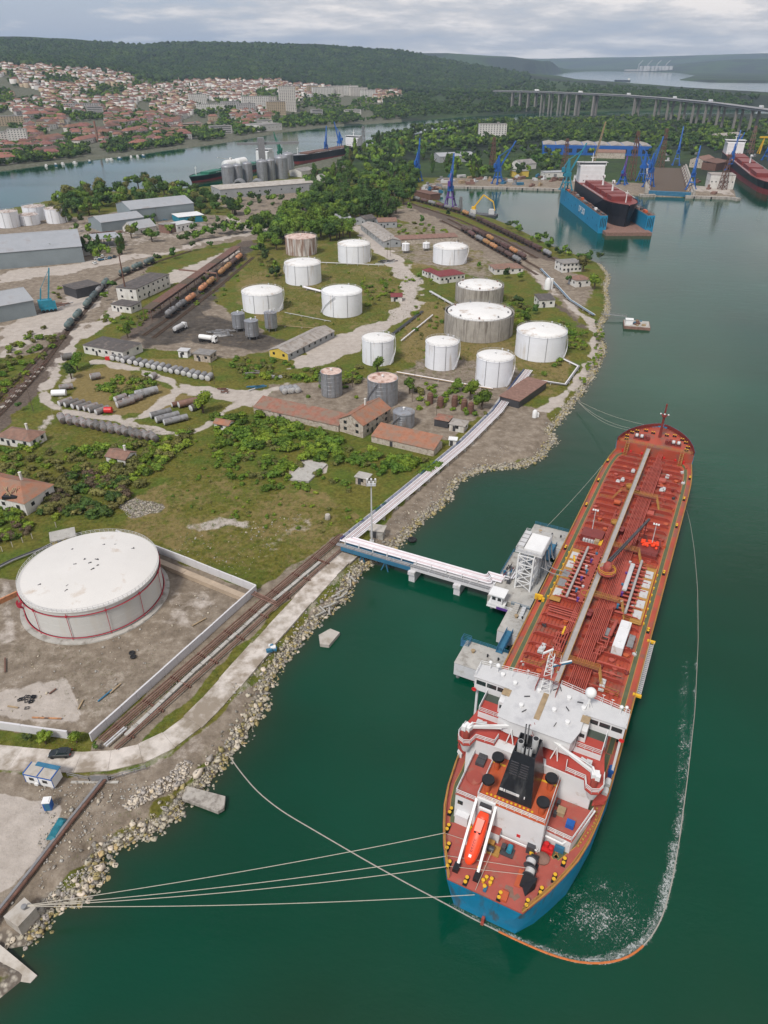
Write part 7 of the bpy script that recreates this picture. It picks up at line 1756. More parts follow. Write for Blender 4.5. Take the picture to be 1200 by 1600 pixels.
cargo_ship('dark hulled ship with red hatches in the dry dock by the white dock building', G(1140,236,12), G(1205,285,12),24,12,'hull_black','hull_red', DR, 4, DR, 3.5,13,.5,'white',1)
cargo_ship('dark green ship with a white crane moored beside the grain silos', G(425,254,4), G(300,280,4),20,8,'hull_black','hull_red','ship_green',3,'ship_green',2,12,-.8,'blue',1, True)
cargo_ship('dark ship with red lower hull and white stern house moored in the canal', G(562,233,4), G(460,251,4),24,12,'hull_black','hull_red', MG, 4,'rust',1.5,10,-1.5,'white',0)
def crane(label, u, v, vt, m, m2=None, jib=.35, an=0.0, zb=2.0, group='blue harbour cranes', u2=None):
 x, y = G(u, v, zb); Hh = H + slope_of(vt, u) * math.hypot(x, y) - zb
 t = thing('harbour_crane', label, 'crane',(x, y, zb), an, group); m2 = m2 or m
 w_ = 4.2; h1 = Hh * .30; mb = MB()
 for sx in (-1,1):
  for sy in (-1,1):
   mb.beam((sx * w_, sy * w_, 0),(sx * 1.6, sy * 1.6, h1),.9).box(sx * w_, sy * w_, 0,1.4,2.4,1)
   mb.beam((sx * w_ * .8, sy * w_ * .8, h1 * .3),(-sx * w_ * .62, sy * w_ * .62, h1 * .62),.4)
 mb.box(0,0, h1 * .55, w_ * 1.5, w_ * 1.5,.6).obj('portal', M[m2], t)
 BX(0,0, h1,5.4,4.4, Hh * .09).box(-2.6,0, h1 + .2,3,3.4, Hh * .07).box(2.9,1.2, h1 + .4,1.4,1.6,2.2).obj('machine_house', M[m], t)
 MB().add([(-2.2,-1.6, h1 + Hh * .09),(1.6,-1.6, h1 + Hh * .09),(1.6,1.6, h1 + Hh * .09),(-2.2,1.6, h1 + Hh * .09),(-.9,-.7, Hh * .68),(.4,-.7, Hh * .68),(.4,.7, Hh * .68),(-.9,.7, Hh * .68)],[(0,1,5,4),(1,2,6,5),(2,3,7,6),(3,0,4,7),(4,5,6,7)]).obj('tower', M[m], t)
 tip = (Hh * jib, 0, Hh); mb = MB()
 for sy in (-.8,.8):
  mb.beam((2, sy, h1 + Hh * .1),(tip[0], sy * .3, tip[2]),.55,.7)
  mb.beam((.2, sy, Hh * .67),(tip[0] * .8, sy * .4, Hh * .86),.3)
 for k in range(8):
  f = k / 8; g = (k + 1) / 8; mb.beam((2 + (tip[0] - 2) * f, -.8 + .5 * f, h1 + Hh * .1 + (tip[2] - h1 - Hh * .1) * f),(2 + (tip[0] - 2) * g, .8 - .5 * g, h1 + Hh * .1 + (tip[2] - h1 - Hh * .1) * g),.25)
 mb.obj('jib', M[m], t)
 BE((-.3,0, Hh * .66),(-5,0, Hh * .5),.6).box(-5,0, Hh * .4,2.4,2.4, Hh * .1).obj('counterweight', M[m2], t)
 MB().tube([(tip[0],0, tip[2]),(tip[0],0, Hh * .45)],.08,4).obj('hoist_rope', M.black, t)
 return t
for lb, u, v, vt, m, m2, j, an in (('blue harbour crane on the wooded side of the basin quay',652,283,216,'blue', None, .08,1),('harbour crane with purple legs standing at the basin corner',703,322,240,'blue','purple',.12,1.2),('blue harbour crane with jib swung over the basin north quay',777,287,222,'blue', None, .55,.6),
 ('blue harbour crane behind the docked ship, first of the close pair',1002,283,214,'blue', None, .3,2.4),('tall blue harbour crane beside the dry dock wall, second of the close pair',1013,292,214,'blue', None, .3,.8),('blue harbour crane at the landward end of the dry dock',1056,258,198,'blue', None, .22,1.2),('slim blue harbour crane on the quay between dry dock and white building',1079,296,228,'blue', None, .2,1.1),('blue harbour crane next to the red hatched dark ship',1140,266,204,'blue', None, .3,1),('small purple blue crane behind the docked black ship',972,288,243,'purple','blue',.12,1),
 ('blue crane in front of the canal ships, nearer the silos',510,244,197,'blue', None, .15,1.4),('blue crane in front of the canal ships, nearer the white stern house',531,238,191,'blue', None, .25,2.4),('green crane jib rising behind the grain silos',438,254,207,'ship_green', None, .35,2.2),('blue crane far along the shipyard beside the yellow gantry',1196,250,214,'blue', None, .3,1),('thin blue crane between the pylons and the blue roofed hall',1150,240,207,'blue', None, .35,.6)):
 crane(lb, u, v, vt, m, m2, j, an)
crane('teal crane standing on the floating dock wing',884,297,224,'teal', None, .4,.3,13.2)
def pylon(label, u, v, vt, m='rust', wd=3.2, zg=2.0):
 x, y = G(u, v, zg); h = H + slope_of(vt, u) * math.hypot(x, y) - zg; t = thing('lattice_pylon', label, 'pylon',(x, y, zg),.4,'lattice pylons'); mb = MB(); K = 7
 for k in range(K):
  a, b = wd * (1 - .7 * k / K), wd * (1 - .7 * (k + 1) / K); z0, z1 = h * k / K, h * (k + 1) / K; c0 = [(-a, -a),(a, -a),(a, a),(-a, a)]; c1 = [(-b, -b),(b, -b),(b, b),(-b, b)]
  for i in range(4):
   mb.beam((*c0[i], z0),(*c1[i], z1),.5).beam((*c0[i], z0),(*c1[(i + 1) % 4], z1),.3).beam((*c0[(i + 1) % 4], z0),(*c1[i], z1),.3)
 mb.obj('lattice_tower', M[m], t)
 BX(0,0, h * .8, wd * 3.2,.5,.5).box(0,0, h * .93, wd * 2.2,.5,.5).obj('cross_arm', M[m], t)
for lb, u, v, vt, m in (('brown lattice pylon behind the docked black ship',985,282,204,'rust'),('brown lattice pylon at the landward end of the dry dock',1031,262,200,'rust'),('brown lattice pylon beside the long blue roofed hall',881,266,216,'rust'),('brown lattice pylon standing left of the white apartment block',769,262,214,'rust'),('grey lattice pylon on the canal bank by the white stern house',568,240,197, MG),('white and red lattice tower next to the dark ship',1171,240,196, RP),('brown lattice pylon beside the white dock building',1128,296,240,'rust')): pylon(lb, u, v, vt, m)
t = thing('boom_crane','pale lattice boom leaning up behind the white ship house','crane', GG(926,262,2)); x, y, _ = t.location; hh_ = H + slope_of(193,938) * math.hypot(x, y)
mb = MB()
for dx, dy in ((-1.4,0),(1.4,0),(0,1.6)): mb.beam((dx, dy, 4),(8 + dx * .3, dy * .3, hh_),.6)
for k in range(14): mb.beam((-1.3 + 8 * k / 14,0,4 + (hh_ - 4) * k / 14),(1.3 + 8 * (k + 1) / 14 - .5,0,4 + (hh_ - 4) * (k + 1) / 14),.35)
mb.obj('boom', M.timber, t); BX(0,0,0,7,5,5).obj('crawler_body', M.rust, t)
# dredger
dg = thing('dredger','pontoon dredger with a yellow excavator arm in the basin corner','dredger', GG(750,337,0),-.35)
BX(0,0,-1,30,11,2.6).obj('pontoon', M.dark_grey, dg); BX(-6,0,1.6,5,4,3.4).box(10,2,1.6,5,4,4).obj('deck_cabin', M.pale_grey, dg)
BX(-6,0,5,3.4,3,2.2).beam((-6,0,6.5),(2,0,17),1.1).beam((2,0,17),(11,0,12),.9).beam((11,0,12),(13,0,5),.7).obj('excavator_arm', M.yellow, dg)
pylon('grey lattice mast in the water beside the yellow dredger',719,334,307, MG, 1.6,0.0)
# halls
t, L_, an = house('blue_hall','long hall with bright blue walls and pale ridged roof at the shipyard','hall',(846,238),(1012,241),52,12,'flat',0,'blue','blue',0, door=False, over=0)
for k in range(8): MB().add([(-L_ / 16 + .5,-25,0),(L_ / 16 - .5,-25,0),(L_ / 16 - .5,25,0),(-L_ / 16 + .5,25,0),(0,-25,1.8),(0,25,1.8)],[(0,1,4),(1,2,5,4),(2,3,5),(3,0,4,5)]).obj('roof_bay', M.roof_asbestos, t).location = (-L_ / 2 + L_ * (k + .5) / 8,0,12.3)
for k in range(10): BX(0,0,0, L_ / 10 * .6,.2,5).obj('window', M.window_dark, t).location = (-L_ / 2 + L_ * (k + .5) / 10,-26.05,3)
def block_of_flats(label, u, v, Lm, Wm, fl, an, wm_=WW, name='apartment_block', group=None, zg=2.0, xy=None, wins=True):
 x, y = G(u, v, zg) if xy is None else xy; t = thing(name, label, 'apartment block',(x, y, zg), an, group); h = fl * 2.9
 BX(0,0,-3, Lm, Wm, h + 3).obj('wall', M[wm_], t); BX(0,0, h + .01, Lm + .4, Wm + .4,.4).box(Lm * .2,0, h + .4,4,3,2.2).obj('roof', M.roof_grey, t)
 k = max(3, int(Lm / 4.2)); me = None
 for f in range(fl):
  for s_ in (-1,1):
   if not wins:
    o = BX(0,0,0, Lm * .9,.2,1.1).obj('window_band', M.window_dark, t) if me is None else link('window_band', me, t); me = o.data; o.location = (0, s_ * Wm / 2, f * 2.9 + 1.1); continue
   for i in range(k):
    o = BX(0,0,0,1.7,.2,1.3).obj('window', M.window_dark, t) if me is None else link('window', me, t)
    me = o.data; o.location = (-Lm / 2 + Lm * (i + .5) / k, s_ * Wm / 2, f * 2.9 + 1.0)
 return t
block_of_flats('white apartment block standing alone among trees beyond the basin',768,222,44,14,9,.02)
for args in (('pale_roof_hall','hall with pale green grey roof behind the basin cranes','hall',(680,252),(735,250),34,7,'gable',3,'wall_grey','roof_metal',0),('grey_shed','grey gabled shed among trees north of the basin','shed',(806,264),(828,262),22,6,'gable',4, WW, 'roof_grey',0),('yellow_shed','small yellow orange shed at the basin north quay','shed',(800,276),(822,275),12,6,'flat',0,'wall_yellow','roof_grey',0),
 ('low_store','low white store by the quay trees','store',(848,276),(882,275),14,5,'flat',0, WW, 'roof_metal',3),('dock_building','white dock building with windows at the end of the dry dock quay','building',(1104,292),(1142,293),20,13,'flat',0, WW, 'roof_asbestos',6),('brick_workshop','pinkish workshop behind the slim blue crane','workshop',(1086,262),(1104,258),16,9,'gable',3,'wall_stone', RP, 3),('rust_workshop','rust coloured open workshop in the shipyard','workshop',(1106,266),(1128,262),18,8,'shed',2,'rust','rust',0),
 ('long_workshop','long workshop with pale roof before the bridge trees','workshop',(1112,222),(1150,219),20,9,'gable',3,'wall_stone','roof_asbestos',0),('grain_store','long flat warehouse with pale concrete roof in front of the silos','warehouse',(338,307),(488,295),30,8,'flat',0,'wall_grey','pale_concrete',9),('grey_shed','grey roofed shed by the canal poplars','shed',(462,276),(482,273),20,6,'gable',2.5, WW, 'roof_grey',0),('white_house','pale shed half hidden by trees below the poplars','house',(498,284),(512,282),14,5,'gable',2.5, WW, 'roof_grey',2),
 ('quay_store','rust roofed store at the basin corner quay','store',(655,306),(680,312),12,5,'flat',0,'rust','rust',0),('port_office','small white office beside the floating dock quay','office',(900,284),(915,283),10,6,'flat',0,'white','roof_metal',3),('brown_shed','brown shed behind the floating dock','shed',(930,246),(975,247),16,7,'gable',3,'wall_stone','tile_brown',0),('white_hall','white hall with blue stripe across the canal','hall',(395,205),(430,202),40,11,'flat',0, WW, 'roof_grey',6)): house(*args, door=False)
for ul, ur, vb, vr, lb in ((345,365,290,262,'grain silo at the bow end of the green ship, first of the grey row'),(363,378,288,260,'narrow grain silo second in the grey row'),(378,393.5,286,257,'grain silo third in the grey row'),(400,417,283.5,254,'grain silo fourth in the grey row after the gap'),(415,429,281.5,252,'grain silo fifth in the grey row'),(428,449,280,248,'fattest grain silo at the end of the grey row'),(440,458,270,243,'grain silo standing behind the fattest one')): tank(ul, ur, vb, vr, lb, M.grey_steel, M.grey_steel, .45,'grain_silo','grain silos', False, False, 3,28,0)
t = thing('grain_elevator','dark conveyor tower rising behind the grain silos','elevator', GG(412,276,2),.25); BX(0,0,0,7,7,40).obj('tower', M.mid_grey, t); BX(8,0,33,70,2.4,2.4).obj('conveyor', M.mid_grey, t)
for lb, u in (('half round store in front of the silos, nearer the green ship',374),('half round store in front of the silos, nearer the trees',402)):
 t = thing('half_round_store', lb, 'store', GG(u, 291,2),.05,'half round stores'); CY((0,-7,0),(0,7,0),7, None, 20).obj('vault', M.grey_steel, t, True); CY((0,-7.1,0),(0,-7.02,0),5.6, None, 20).obj('opening', M.black, t)
# dry dock walls, quay edges, quay clutter
dd = thing('dry_dock','empty dry dock with stepped brown walls between the blue cranes','dry dock', GG(1044,300,2))
a, b = np.array(G(1046,304,2)), np.array(G(1040,262,2)); an = math.atan2(b[1] - a[1], b[0] - a[0]) - PI / 2; dd.location = (a[0], a[1],2); dd.rotation_euler = (0,0, an); Ld = np.hypot(*(b - a))
BX(0, Ld / 2,.02,36, Ld, .06).obj('dock_floor', M.bark, dd)  # plate at yard level; dark colour stands in for the shade of a sunken floor
for s_ in (-1,1):
 for k in range(3): BX(s_ * (19 + 2 * k), Ld / 2,0,2, Ld, 1.6 + 1.6 * k).obj('wall_step', M.concrete_wall, dd)
 for k in range(10): BE((s_ * 17, Ld * (k + .5) / 10,0),(s_ * 20, Ld * (k + .5) / 10,5),.6).obj('prop', M.rust, dd)
BX(0,1,-1.5,40,3,4.2).obj('dock_gate', M.steel_blue, dd)
def quay(label, px, h=2.3, d=5.0):
 for i, (p, q) in enumerate(zip(px[:-1], px[1:])):
  a, b = np.array(G(*p)), np.array(G(*q)); L = np.hypot(*(b - a)); an = math.atan2(b[1] - a[1], b[0] - a[0]); t = thing('quay_wall', label, 'quay',(*(a + b) / 2,0), an, 'quay walls')
  BX(0, d / 2 - .3,-3, L, d, 3 + h).obj('wall', M.concrete_wall, t)
  for k in range(int(L / 16)): BX(0,0,0,1.2,.6,1.8).obj('fender', M.rubber, t).location = (-L / 2 + 16 * k + 8,-.55,.2)
quay('brown concrete quay wall along the basin and the shipyard',[(672,294),(780,296),(880,299)]); quay('concrete quay wall before the dry dock and the white dock building',[(1000,308),(1024,308)]); quay('concrete quay wall beneath the white dock building',[(1071,310),(1140,312),(1152,314)])
rg = random.Random(21)
for i in range(70):
 if i < 35: u, v = rg.uniform(690,880), rg.uniform(276,291)
 elif i < 55: u, v = rg.uniform(1000,1200), rg.uniform(240,303)
 else: u, v = rg.uniform(655,690), rg.uniform(288,306)
 if 1015 < u < 1075 and v > 255: continue
 mt, lb = rg.choice((('rust','rusty'),(RP, 'pale rusty'),(MG, 'grey'),(PG, 'pale grey'),(SB, 'blue grey'),('timber','timber')))
 where = 'on the basin quay' if i < 35 else 'in the shipyard yard' if i < 55 else 'at the basin corner'
 t = BX(0,0,0, rg.uniform(4,12), rg.uniform(2,5), rg.uniform(1,3)).box(rg.uniform(-2,2),.4,1, rg.uniform(2,4),1.6, rg.uniform(1,3.5)).obj('steel_stack', M[mt], loc=GG(u, v, 1.95), rz=rg.uniform(0,1))
 tag(t, lb + ' stack of plates and sections ' + where, 'stack','steel stacks ' + where)
gt = thing('gantry_crane','yellow gantry crane behind the dark ship with red hatches','gantry', GG(1198,240,2),.2)
for s_ in (-1,1): BE((s_ * 12,0,0),(s_ * 10,0,20),1.4).beam((s_ * 12,5,0),(s_ * 10,0,20),1.0).obj('leg', M.yellow, gt)
BX(0,0,20,34,2,2.2).obj('girder', M.yellow, gt)
# blue mobile crane in the container yard
mc = thing('mobile_crane','teal mobile crane with raised lattice boom in the container yard','crane', GG(77,486,2),.5); x, y, _ = mc.location; hh_ = H + slope_of(418,85) * math.hypot(x, y) - 2
BX(0,0,.9,8,5,1.4).box(-1,0,2.3,7,4,4).box(3,-1.2,2.3,2,1.8,3).obj('body', M.teal, mc); mb = MB()
for dy in (-1,1): mb.beam((1, dy, 6),(5, dy * .4, hh_),.5)
for k in range(12): mb.beam((1 + 4 * k / 12,-1 + .05 * k, 6 + (hh_ - 6) * k / 12),(1 + 4 * (k + 1) / 12,1 - .05 * k, 6 + (hh_ - 6) * (k + 1) / 12),.3)
mb.beam((-3,0,6),(-1.5,0, hh_ * .55),.6).beam((-1.5,0, hh_ * .55),(4.5,0, hh_ * .95),.2).obj('boom', M.teal, mc)
for k in range(4): CY((-3 + 2 * k, -2.6,.8),(-3 + 2 * k, 2.6,.8),.8, None, 12).obj('wheel', M.rubber, mc)
# ------------------------------------------------------------------ motorway bridge
BZ = 47.0; mk('bridge_grey',(.21,.195,.175),.9,.15,.3)
Bp = np.array([G(u, v, BZ) for u, v in ((772,141.3),(840,142.6),(900,145),(970,148),(1035,152.5),(1120,160.5),(1200,171),(1290,184))])
br = thing('road_bridge','long concrete road bridge on tall twin piers crossing the far valley','bridge',(*Bp[0],0))
s_b = np.r_[0, np.cumsum(np.hypot(*np.diff(Bp, axis=0).T))]
fB = lambda d: np.array([np.interp(d, s_b, Bp[:, 0]), np.interp(d, s_b, Bp[:, 1])])
K = int(s_b[-1] / 45)
for k in range(K):
 a, b = fB(s_b[-1] * k / K) - Bp[0], fB(s_b[-1] * (k + 1) / K) - Bp[0]
 BE((*a, BZ - 1.4),(*b, BZ - 1.4),19,2.8).beam((*a, BZ + .2),(*b, BZ + .2),21,.4).obj('deck_span', M.mid_grey, br)
for u in (802,814,827,839,850,862,877,890,905,932,997,1030,1050,1070,1090,1110,1130,1158,1183,1215,1250):
 i = np.argmin([abs(600 + F * p[0] / (p[1] * cT - (BZ - H) * sT) - u) for p in (fB(d) for d in np.linspace(0, s_b[-1],800))]); c_ = fB(np.linspace(0, s_b[-1],800)[i]); zt = max(-1, min(hgt(*c_),25))
 an = math.atan2(*(fB(np.linspace(0, s_b[-1],800)[min(i + 2,799)]) - fB(np.linspace(0, s_b[-1],800)[max(0, i - 2)]))[::-1])
 big = u in (932,997,905)
 pr_ = MB()
 for s_ in (-1,1): pr_.box(0, s_ * 5.5, zt - 4,4.4 if big else 3.2,5 if big else 3.6, BZ - 2.81 - zt + 4)
 pr_.box(0,0, BZ - 4.8,5,17,1.98).obj('pier', M.bridge_grey, br, rz=an).location = (*(c_ - Bp[0]),0)
for k, d in enumerate((.1,.22,.35,.5,.62,.8)):
 c_ = fB(s_b[-1] * d); t = thing('truck','tiny white truck driving on the far bridge deck','truck',(*c_, BZ + .42), math.atan2(*(fB(s_b[-1] * d + 5) - c_)[::-1]),'trucks on the bridge'); BX(0,3,.8,10,2.6,3).obj('box_body', M.white, t); BX(6,3,.4,2,2.4,2.6).obj('cab', M.pale_grey, t)
# ------------------------------------------------------------------ sight line -> hillside point
RG = np.exp(np.linspace(math.log(900), math.log(6200),260))
def hit(u, v, rmin=900, rmax=6200):
 u, v = np.atleast_1d(u).astype(float), np.atleast_1d(v).astype(float); a, b = (u - 600) / F, (v - 800) / F
 A = np.arctan2(a, cT - b * sT); sl = -(sT + b * cT) / np.hypot(a, cT - b * sT); g = RG[(RG > rmin) & (RG < rmax)]
 XX, YY = g[None] * np.sin(A)[:, None], g[None] * np.cos(A)[:, None]; ZZ = np.maximum(terrain(XX, YY),0); ab = ZZ >= H + sl[:, None] * g[None]
 i = ab.argmax(1); ok = ab.any(1); r = g[i]; i0 = np.maximum(i - 1,0); n_ = np.arange(len(u))
 d0, d1 = (H + sl * g[i0]) - ZZ[n_, i0], ZZ[n_, i] - (H + sl * r); f = np.where(d0 + d1 > 1e-6, d0 / (d0 + d1 + 1e-9),1); r = g[i0] + (r - g[i0]) * np.clip(f, 0,1)
 x, y = r * np.sin(A), r * np.cos(A); z = terrain(x, y); return x, y, z, ok & (z > .8)
tt_v = lambda u: np.interp(u, [-60,0,100,180,240,300,430,480,560,640],[97,98,105,112,124,127,126,134,139,143])
bk_v = lambda u: np.interp(u, [-60,0,125,230,320,440,600,640],[262,258,244,232,220,200,186,183])
n_ = 5200
u = rng.uniform(-50,625, n_); f = rng.beta(.95,1.5, n_); v = tt_v(u) + (bk_v(u) - tt_v(u)) * f
keep_ = (vnoise(u, v * 2.2,46,31,2) > .36 + .28 * f + .14 * (u > 470)); u, v, f = u[keep_], v[keep_], f[keep_]
x, y, z, ok = hit(u, v, 960,2800); x, y, z, u, v = x[ok], y[ok], z[ok], u[ok], v[ok]
o_ = np.argsort(np.hypot(x, y)); x, y, z, u, v = (q[o_] for q in (x, y, z, u, v))
cell = {}; sel = []
for i in range(len(x)):                                   # keep houses apart
 c_ = (int(x[i] / 15), int(y[i] / 15))
 if c_ in cell: continue
 cell[c_] = 1; sel.append(i)
x, y, z, u, v = (q[sel] for q in (x, y, z, u, v))
HWALL = [(WW, 'white walled'),('wall_cream','cream walled'),('wall_ochre','ochre walled'),('wall_pale_grey','grey walled')]
mk('wall_cream',(0.50,0.47,0.43),.85,.12,.3); mk('wall_ochre',(0.36,0.29,0.20),.85,.12,.3); mk('wall_pale_grey',(0.36,0.35,0.34),.85,.12,.3)
mk('roof_town_red',(0.155,0.072,0.056),.85,.2,.3, rnd=.5); mk('roof_town_brown',(0.125,0.075,0.064),.85,.2,.3, rnd=.5); mk('roof_town_orange',(0.20,0.098,0.066),.85,.2,.3, rnd=.5)
HROOF = [('roof_town_red','dull red roof'),('roof_town_brown','brown roof'),('roof_town_orange','orange roof')]
HM = {}
def house_mesh(wi, ri, k):
 if (wi, ri, k) in HM: return HM[wi, ri, k]
 l, w2, e, r_ = ((5.5,4.5,6.2,2.6),(7,5,8.5,2.8),(4.6,4.2,4,2.2),(9,5.5,8,3))[k]
 mb = MB().prism([(-l, -w2),(l, -w2),(l, w2),(-l, w2)],-4, e)
 for s_ in (-1,1):
  for st in range(1 + (e > 5)):
   for i in range(3): mb.box((i - 1) * l * .6, s_ * w2,.9 + st * 3,1.3,.14,1.3,0,1)
 a = mb.obj('house',[M[HWALL[wi][0]], M.window_dark]); q = .6 * w2
 b = MB().add([(-l - .5,-w2 - .5, e),(l + .5,-w2 - .5, e),(l + .5, w2 + .5, e),(-l - .5, w2 + .5, e),(-l + q, 0, e + r_),(l - q, 0, e + r_)],[(0,1,5,4),(1,2,5),(2,3,4,5),(3,0,4),(3,2,1,0)]).box(l * .3, w2 * .4, e + .2,.8,.8, r_).obj('roof', M[HROOF[ri][0]])
 HM[wi, ri, k] = (a.data, b.data); bpy.data.objects.remove(a); bpy.data.objects.remove(b); return HM[wi, ri, k]
for i in range(min(290, len(x))):
 wi, ri, k = int(rng.integers(0,4)), int(rng.integers(0,3)), int(rng.integers(0,4)); me = house_mesh(wi, ri, k)
 o = link('town_house', me[0]); o.location = (x[i], y[i], z[i]); o.rotation_euler = (0,0, float(rng.choice([.35,.35,.9,-.3,1.9]) + rng.normal(0,.12))); link('roof', me[1], o)
 zone = 'near the canal bank' if np.hypot(x[i], y[i]) < 1250 else 'in the lower streets of the hillside town' if u[i] < 300 else 'in the lower town before the apartment blocks'
 tag(o, HWALL[wi][1] + ' house with ' + HROOF[ri][1] + ' ' + zone, 'house', HWALL[wi][1] + ' houses with ' + HROOF[ri][1] + ' ' + zone)
 if zone.startswith('near'): o.scale = (1.15,1.15,1.0)
# the far rest of the town as one mass
tv, tf, tm = [],[],[]
m_ = len(x) - 290
if m_ > 0:
 X_, Y_, Z_ = x[290:], y[290:], z[290:]; a = rng.choice([.35,.9,-.3,1.9], m_) + rng.normal(0,.15, m_); l, w2, e = rng.uniform(4.5,8, m_), rng.uniform(4,5.5, m_), rng.uniform(4,10, m_); r_ = rng.uniform(1.8,3, m_)
 lx = np.stack([-l, l, l, -l, -l, l, l, -l, -l * .55, l * .55],1); ly = np.stack([-w2,-w2, w2, w2,-w2,-w2, w2, w2,0 * l, 0 * l],1); lz = np.stack([-5 + 0 * e] * 4 + [e] * 4 + [e + r_] * 2,1)
 VX = X_[:, None] + lx * np.cos(a)[:, None] - ly * np.sin(a)[:, None]; VY = Y_[:, None] + lx * np.sin(a)[:, None] + ly * np.cos(a)[:, None]; VV = np.stack([VX, VY, Z_[:, None] + lz],-1).reshape(-1,3)
 tri = np.array([(0,1,5),(0,5,4),(1,2,6),(1,6,5),(2,3,7),(2,7,6),(3,0,4),(3,4,7),(4,5,9),(4,9,8),(5,6,9),(6,7,8),(6,8,9),(7,4,8)])
 TT = (tri[None] + 10 * np.arange(m_)[:, None, None]).reshape(-1,3); mi = np.where(np.arange(14) < 8,0,1)[None].repeat(m_, 0); mi = np.where(mi == 0, rng.integers(0,4, m_)[:, None],4 + rng.integers(0,3, m_)[:, None]).ravel()
 link('town_houses', np_mesh('town_houses', VV, TT, [M[k] for k, _ in HWALL] + [M[k] for k, _ in HROOF], midx=mi), kind='stuff')
for i, (u0, v0, L_, fl, wm_, lb) in enumerate(((450,173,36,16,'wall_cream','tallest cream tower block at the edge of the town'),(400,172,60,9, WW, 'broad white slab block in the town'),(418,170,40,8,'wall_cream','cream slab block between the white slab and the tower'),(432,178,40,8,'wall_ochre','pinkish slab block below the tallest tower'),(385,176,40,6,'wall_pale_grey','grey slab block on the town side of the white slab'),(310,163,40,7, WW, 'white slab block high in the town beside trees'),(330,172,60,4, WW, 'long low white building in the town'),(360,170,40,5,'wall_pale_grey','grey low block beside the long white building'),(505,150,60,7, WW, 'white row block on the slope right of the tower, first'),(522,150,50,8,'wall_cream','cream row block on the forest edge slope'),(540,149,70,8, WW, 'long white row block on the forest edge slope'),(560,150,50,7,'wall_cream','cream block farthest along the forest edge'),(575,152,40,6, WW, 'white block last along the forest edge'),(488,147,30,7,'wall_ochre','ochre block above the tall tower'),(15,196,50,5,'wall_ochre','pinkish block among houses at the town edge'),(32,228,26,8, WW, 'white block of flats near the wooded canal bank'),(8,226,30,6,'wall_cream','cream block behind the white canal bank flats'),(130,172,70,4,'wall_pale_grey','long pale institution building in mid town'),(150,180,30,5,'wall_pale_grey','brownish grey block below the long institution'),(412,198,34,4, WW, 'white and blue office by the canal road'),(495,183,24,5,'wall_pale_grey','pale teal block among canal trees'),(550,178,40,3, WW, 'low white hall by the canal road'),(345,208,40,4,'wall_pale_grey','grey hall in the canal bank trees'),(300,204,36,4,'wall_ochre','red roofed block on the canal bank'))):
 X_, Y_, Z_, ok = hit(u0, v0,960,2800)
 if ok[0]: block_of_flats(lb, 0,0, L_, 13, fl, .25 + .05 * (i % 3), wm_, 'apartment_block','apartment blocks of the town', float(Z_[0]),(float(X_[0]), float(Y_[0])), i < 18)
for i, (p, q) in enumerate((((60,226),(96,219)),((105,207),(140,200)),((120,228),(150,220)),((170,200),(200,195)),((40,210),(58,206)),((195,213),(225,206)),((40,186),(75,182)),((255,196),(280,191)),((280,205),(312,199)))):
 (x0, x1),(y0, y1),(z0, z1), ok = hit(np.array([p[0], q[0]]), np.array([p[1], q[1]]),960,2800); L_ = math.hypot(x1 - x0, y1 - y0); t = thing('red_roof_hall','long building with an orange tile roof among trees on the canal bank','hall',((x0 + x1) / 2,(y0 + y1) / 2, min(z0, z1)), math.atan2(y1 - y0, x1 - x0),'orange roofed halls on the canal bank')
 BX(0,0,-3, L_, 13,11).obj('wall', M.wall_cream, t); MB().add([(-L_ / 2 - 1,-7.5,8),(L_ / 2 + 1,-7.5,8),(L_ / 2 + 1,7.5,8),(-L_ / 2 - 1,7.5,8),(-L_ / 2 + 5,0,12),(L_ / 2 - 5,0,12)],[(0,1,5,4),(1,2,5),(2,3,4,5),(3,0,4),(3,2,1,0)]).obj('roof', M.roof_town_orange, t)
 for k in range(8): BX(0,0,0,1.6,.2,1.6).obj('window', M.window_dark, t).location = (-L_ / 2 + L_ * (k + .5) / 8,-6.55,3.5)
t = thing('brick_chimney','tall red brick factory chimney among the red roofs by the canal','chimney',(0,0,0)); X_, Y_, Z_, ok = hit(153,222,960,2800); t.location = (X_[0], Y_[0], Z_[0]); CY((0,0,-2),(0,0,30),2.4,1.6,12).obj('shaft', M.tile_red, t)
for i, (u0, v0) in enumerate(((72,258),(88,256),(100,255),(120,253),(140,251),(168,249),(176,248),(190,246),(205,244),(216,243),(226,242))):
 t = thing('small_boat','small %s boat moored at the town canal bank' % ('white','blue','white')[i % 3],'boat',(*G(u0, v0 + 3,0),0),.3 + .2 * (i % 4),'boats at the canal bank'); b_ = loft_ship(10 + 6 * (i == 6),3.4,1.5,.4,.1,-.3).obj('hull',[M['white' if i % 3 != 1 else SB], M.white, M.timber], t); BX(0,4,1,2.2,3,1.8).obj('cabin', M.white, t)
t = thing('lake_ship','tiny dark ship out on the far lake','ship',(*G(985,127,0),0),1.3); loft_ship(90,16,6).obj('hull',[M.hull_black, M.hull_red, M.rust], t); BX(0,10,5.4,12,12,10).obj('deck_house', M.white, t)
pt = thing('far_port','pale silos and cranes of the far port beyond the lake','port',(*G(1018,111.2,3),3)); rg = random.Random(4)
for k in range(9): CY((0,0,0),(0,0,44),17, None, 12).obj('silo', M.pale_grey, pt).location = (-110 + 38 * k, rg.uniform(-20,20),0)
for k in range(4): BE((0,0,0),(6,0,60),5).beam((6,0,60),(40,0,92),4).obj('crane', M.pale_grey, pt).location = (-160 + 90 * k, -60,0)
BX(0,60,0,500,60,14).box(330,0,0,200,60,12).obj('shed', M.wall_pale_grey, pt)
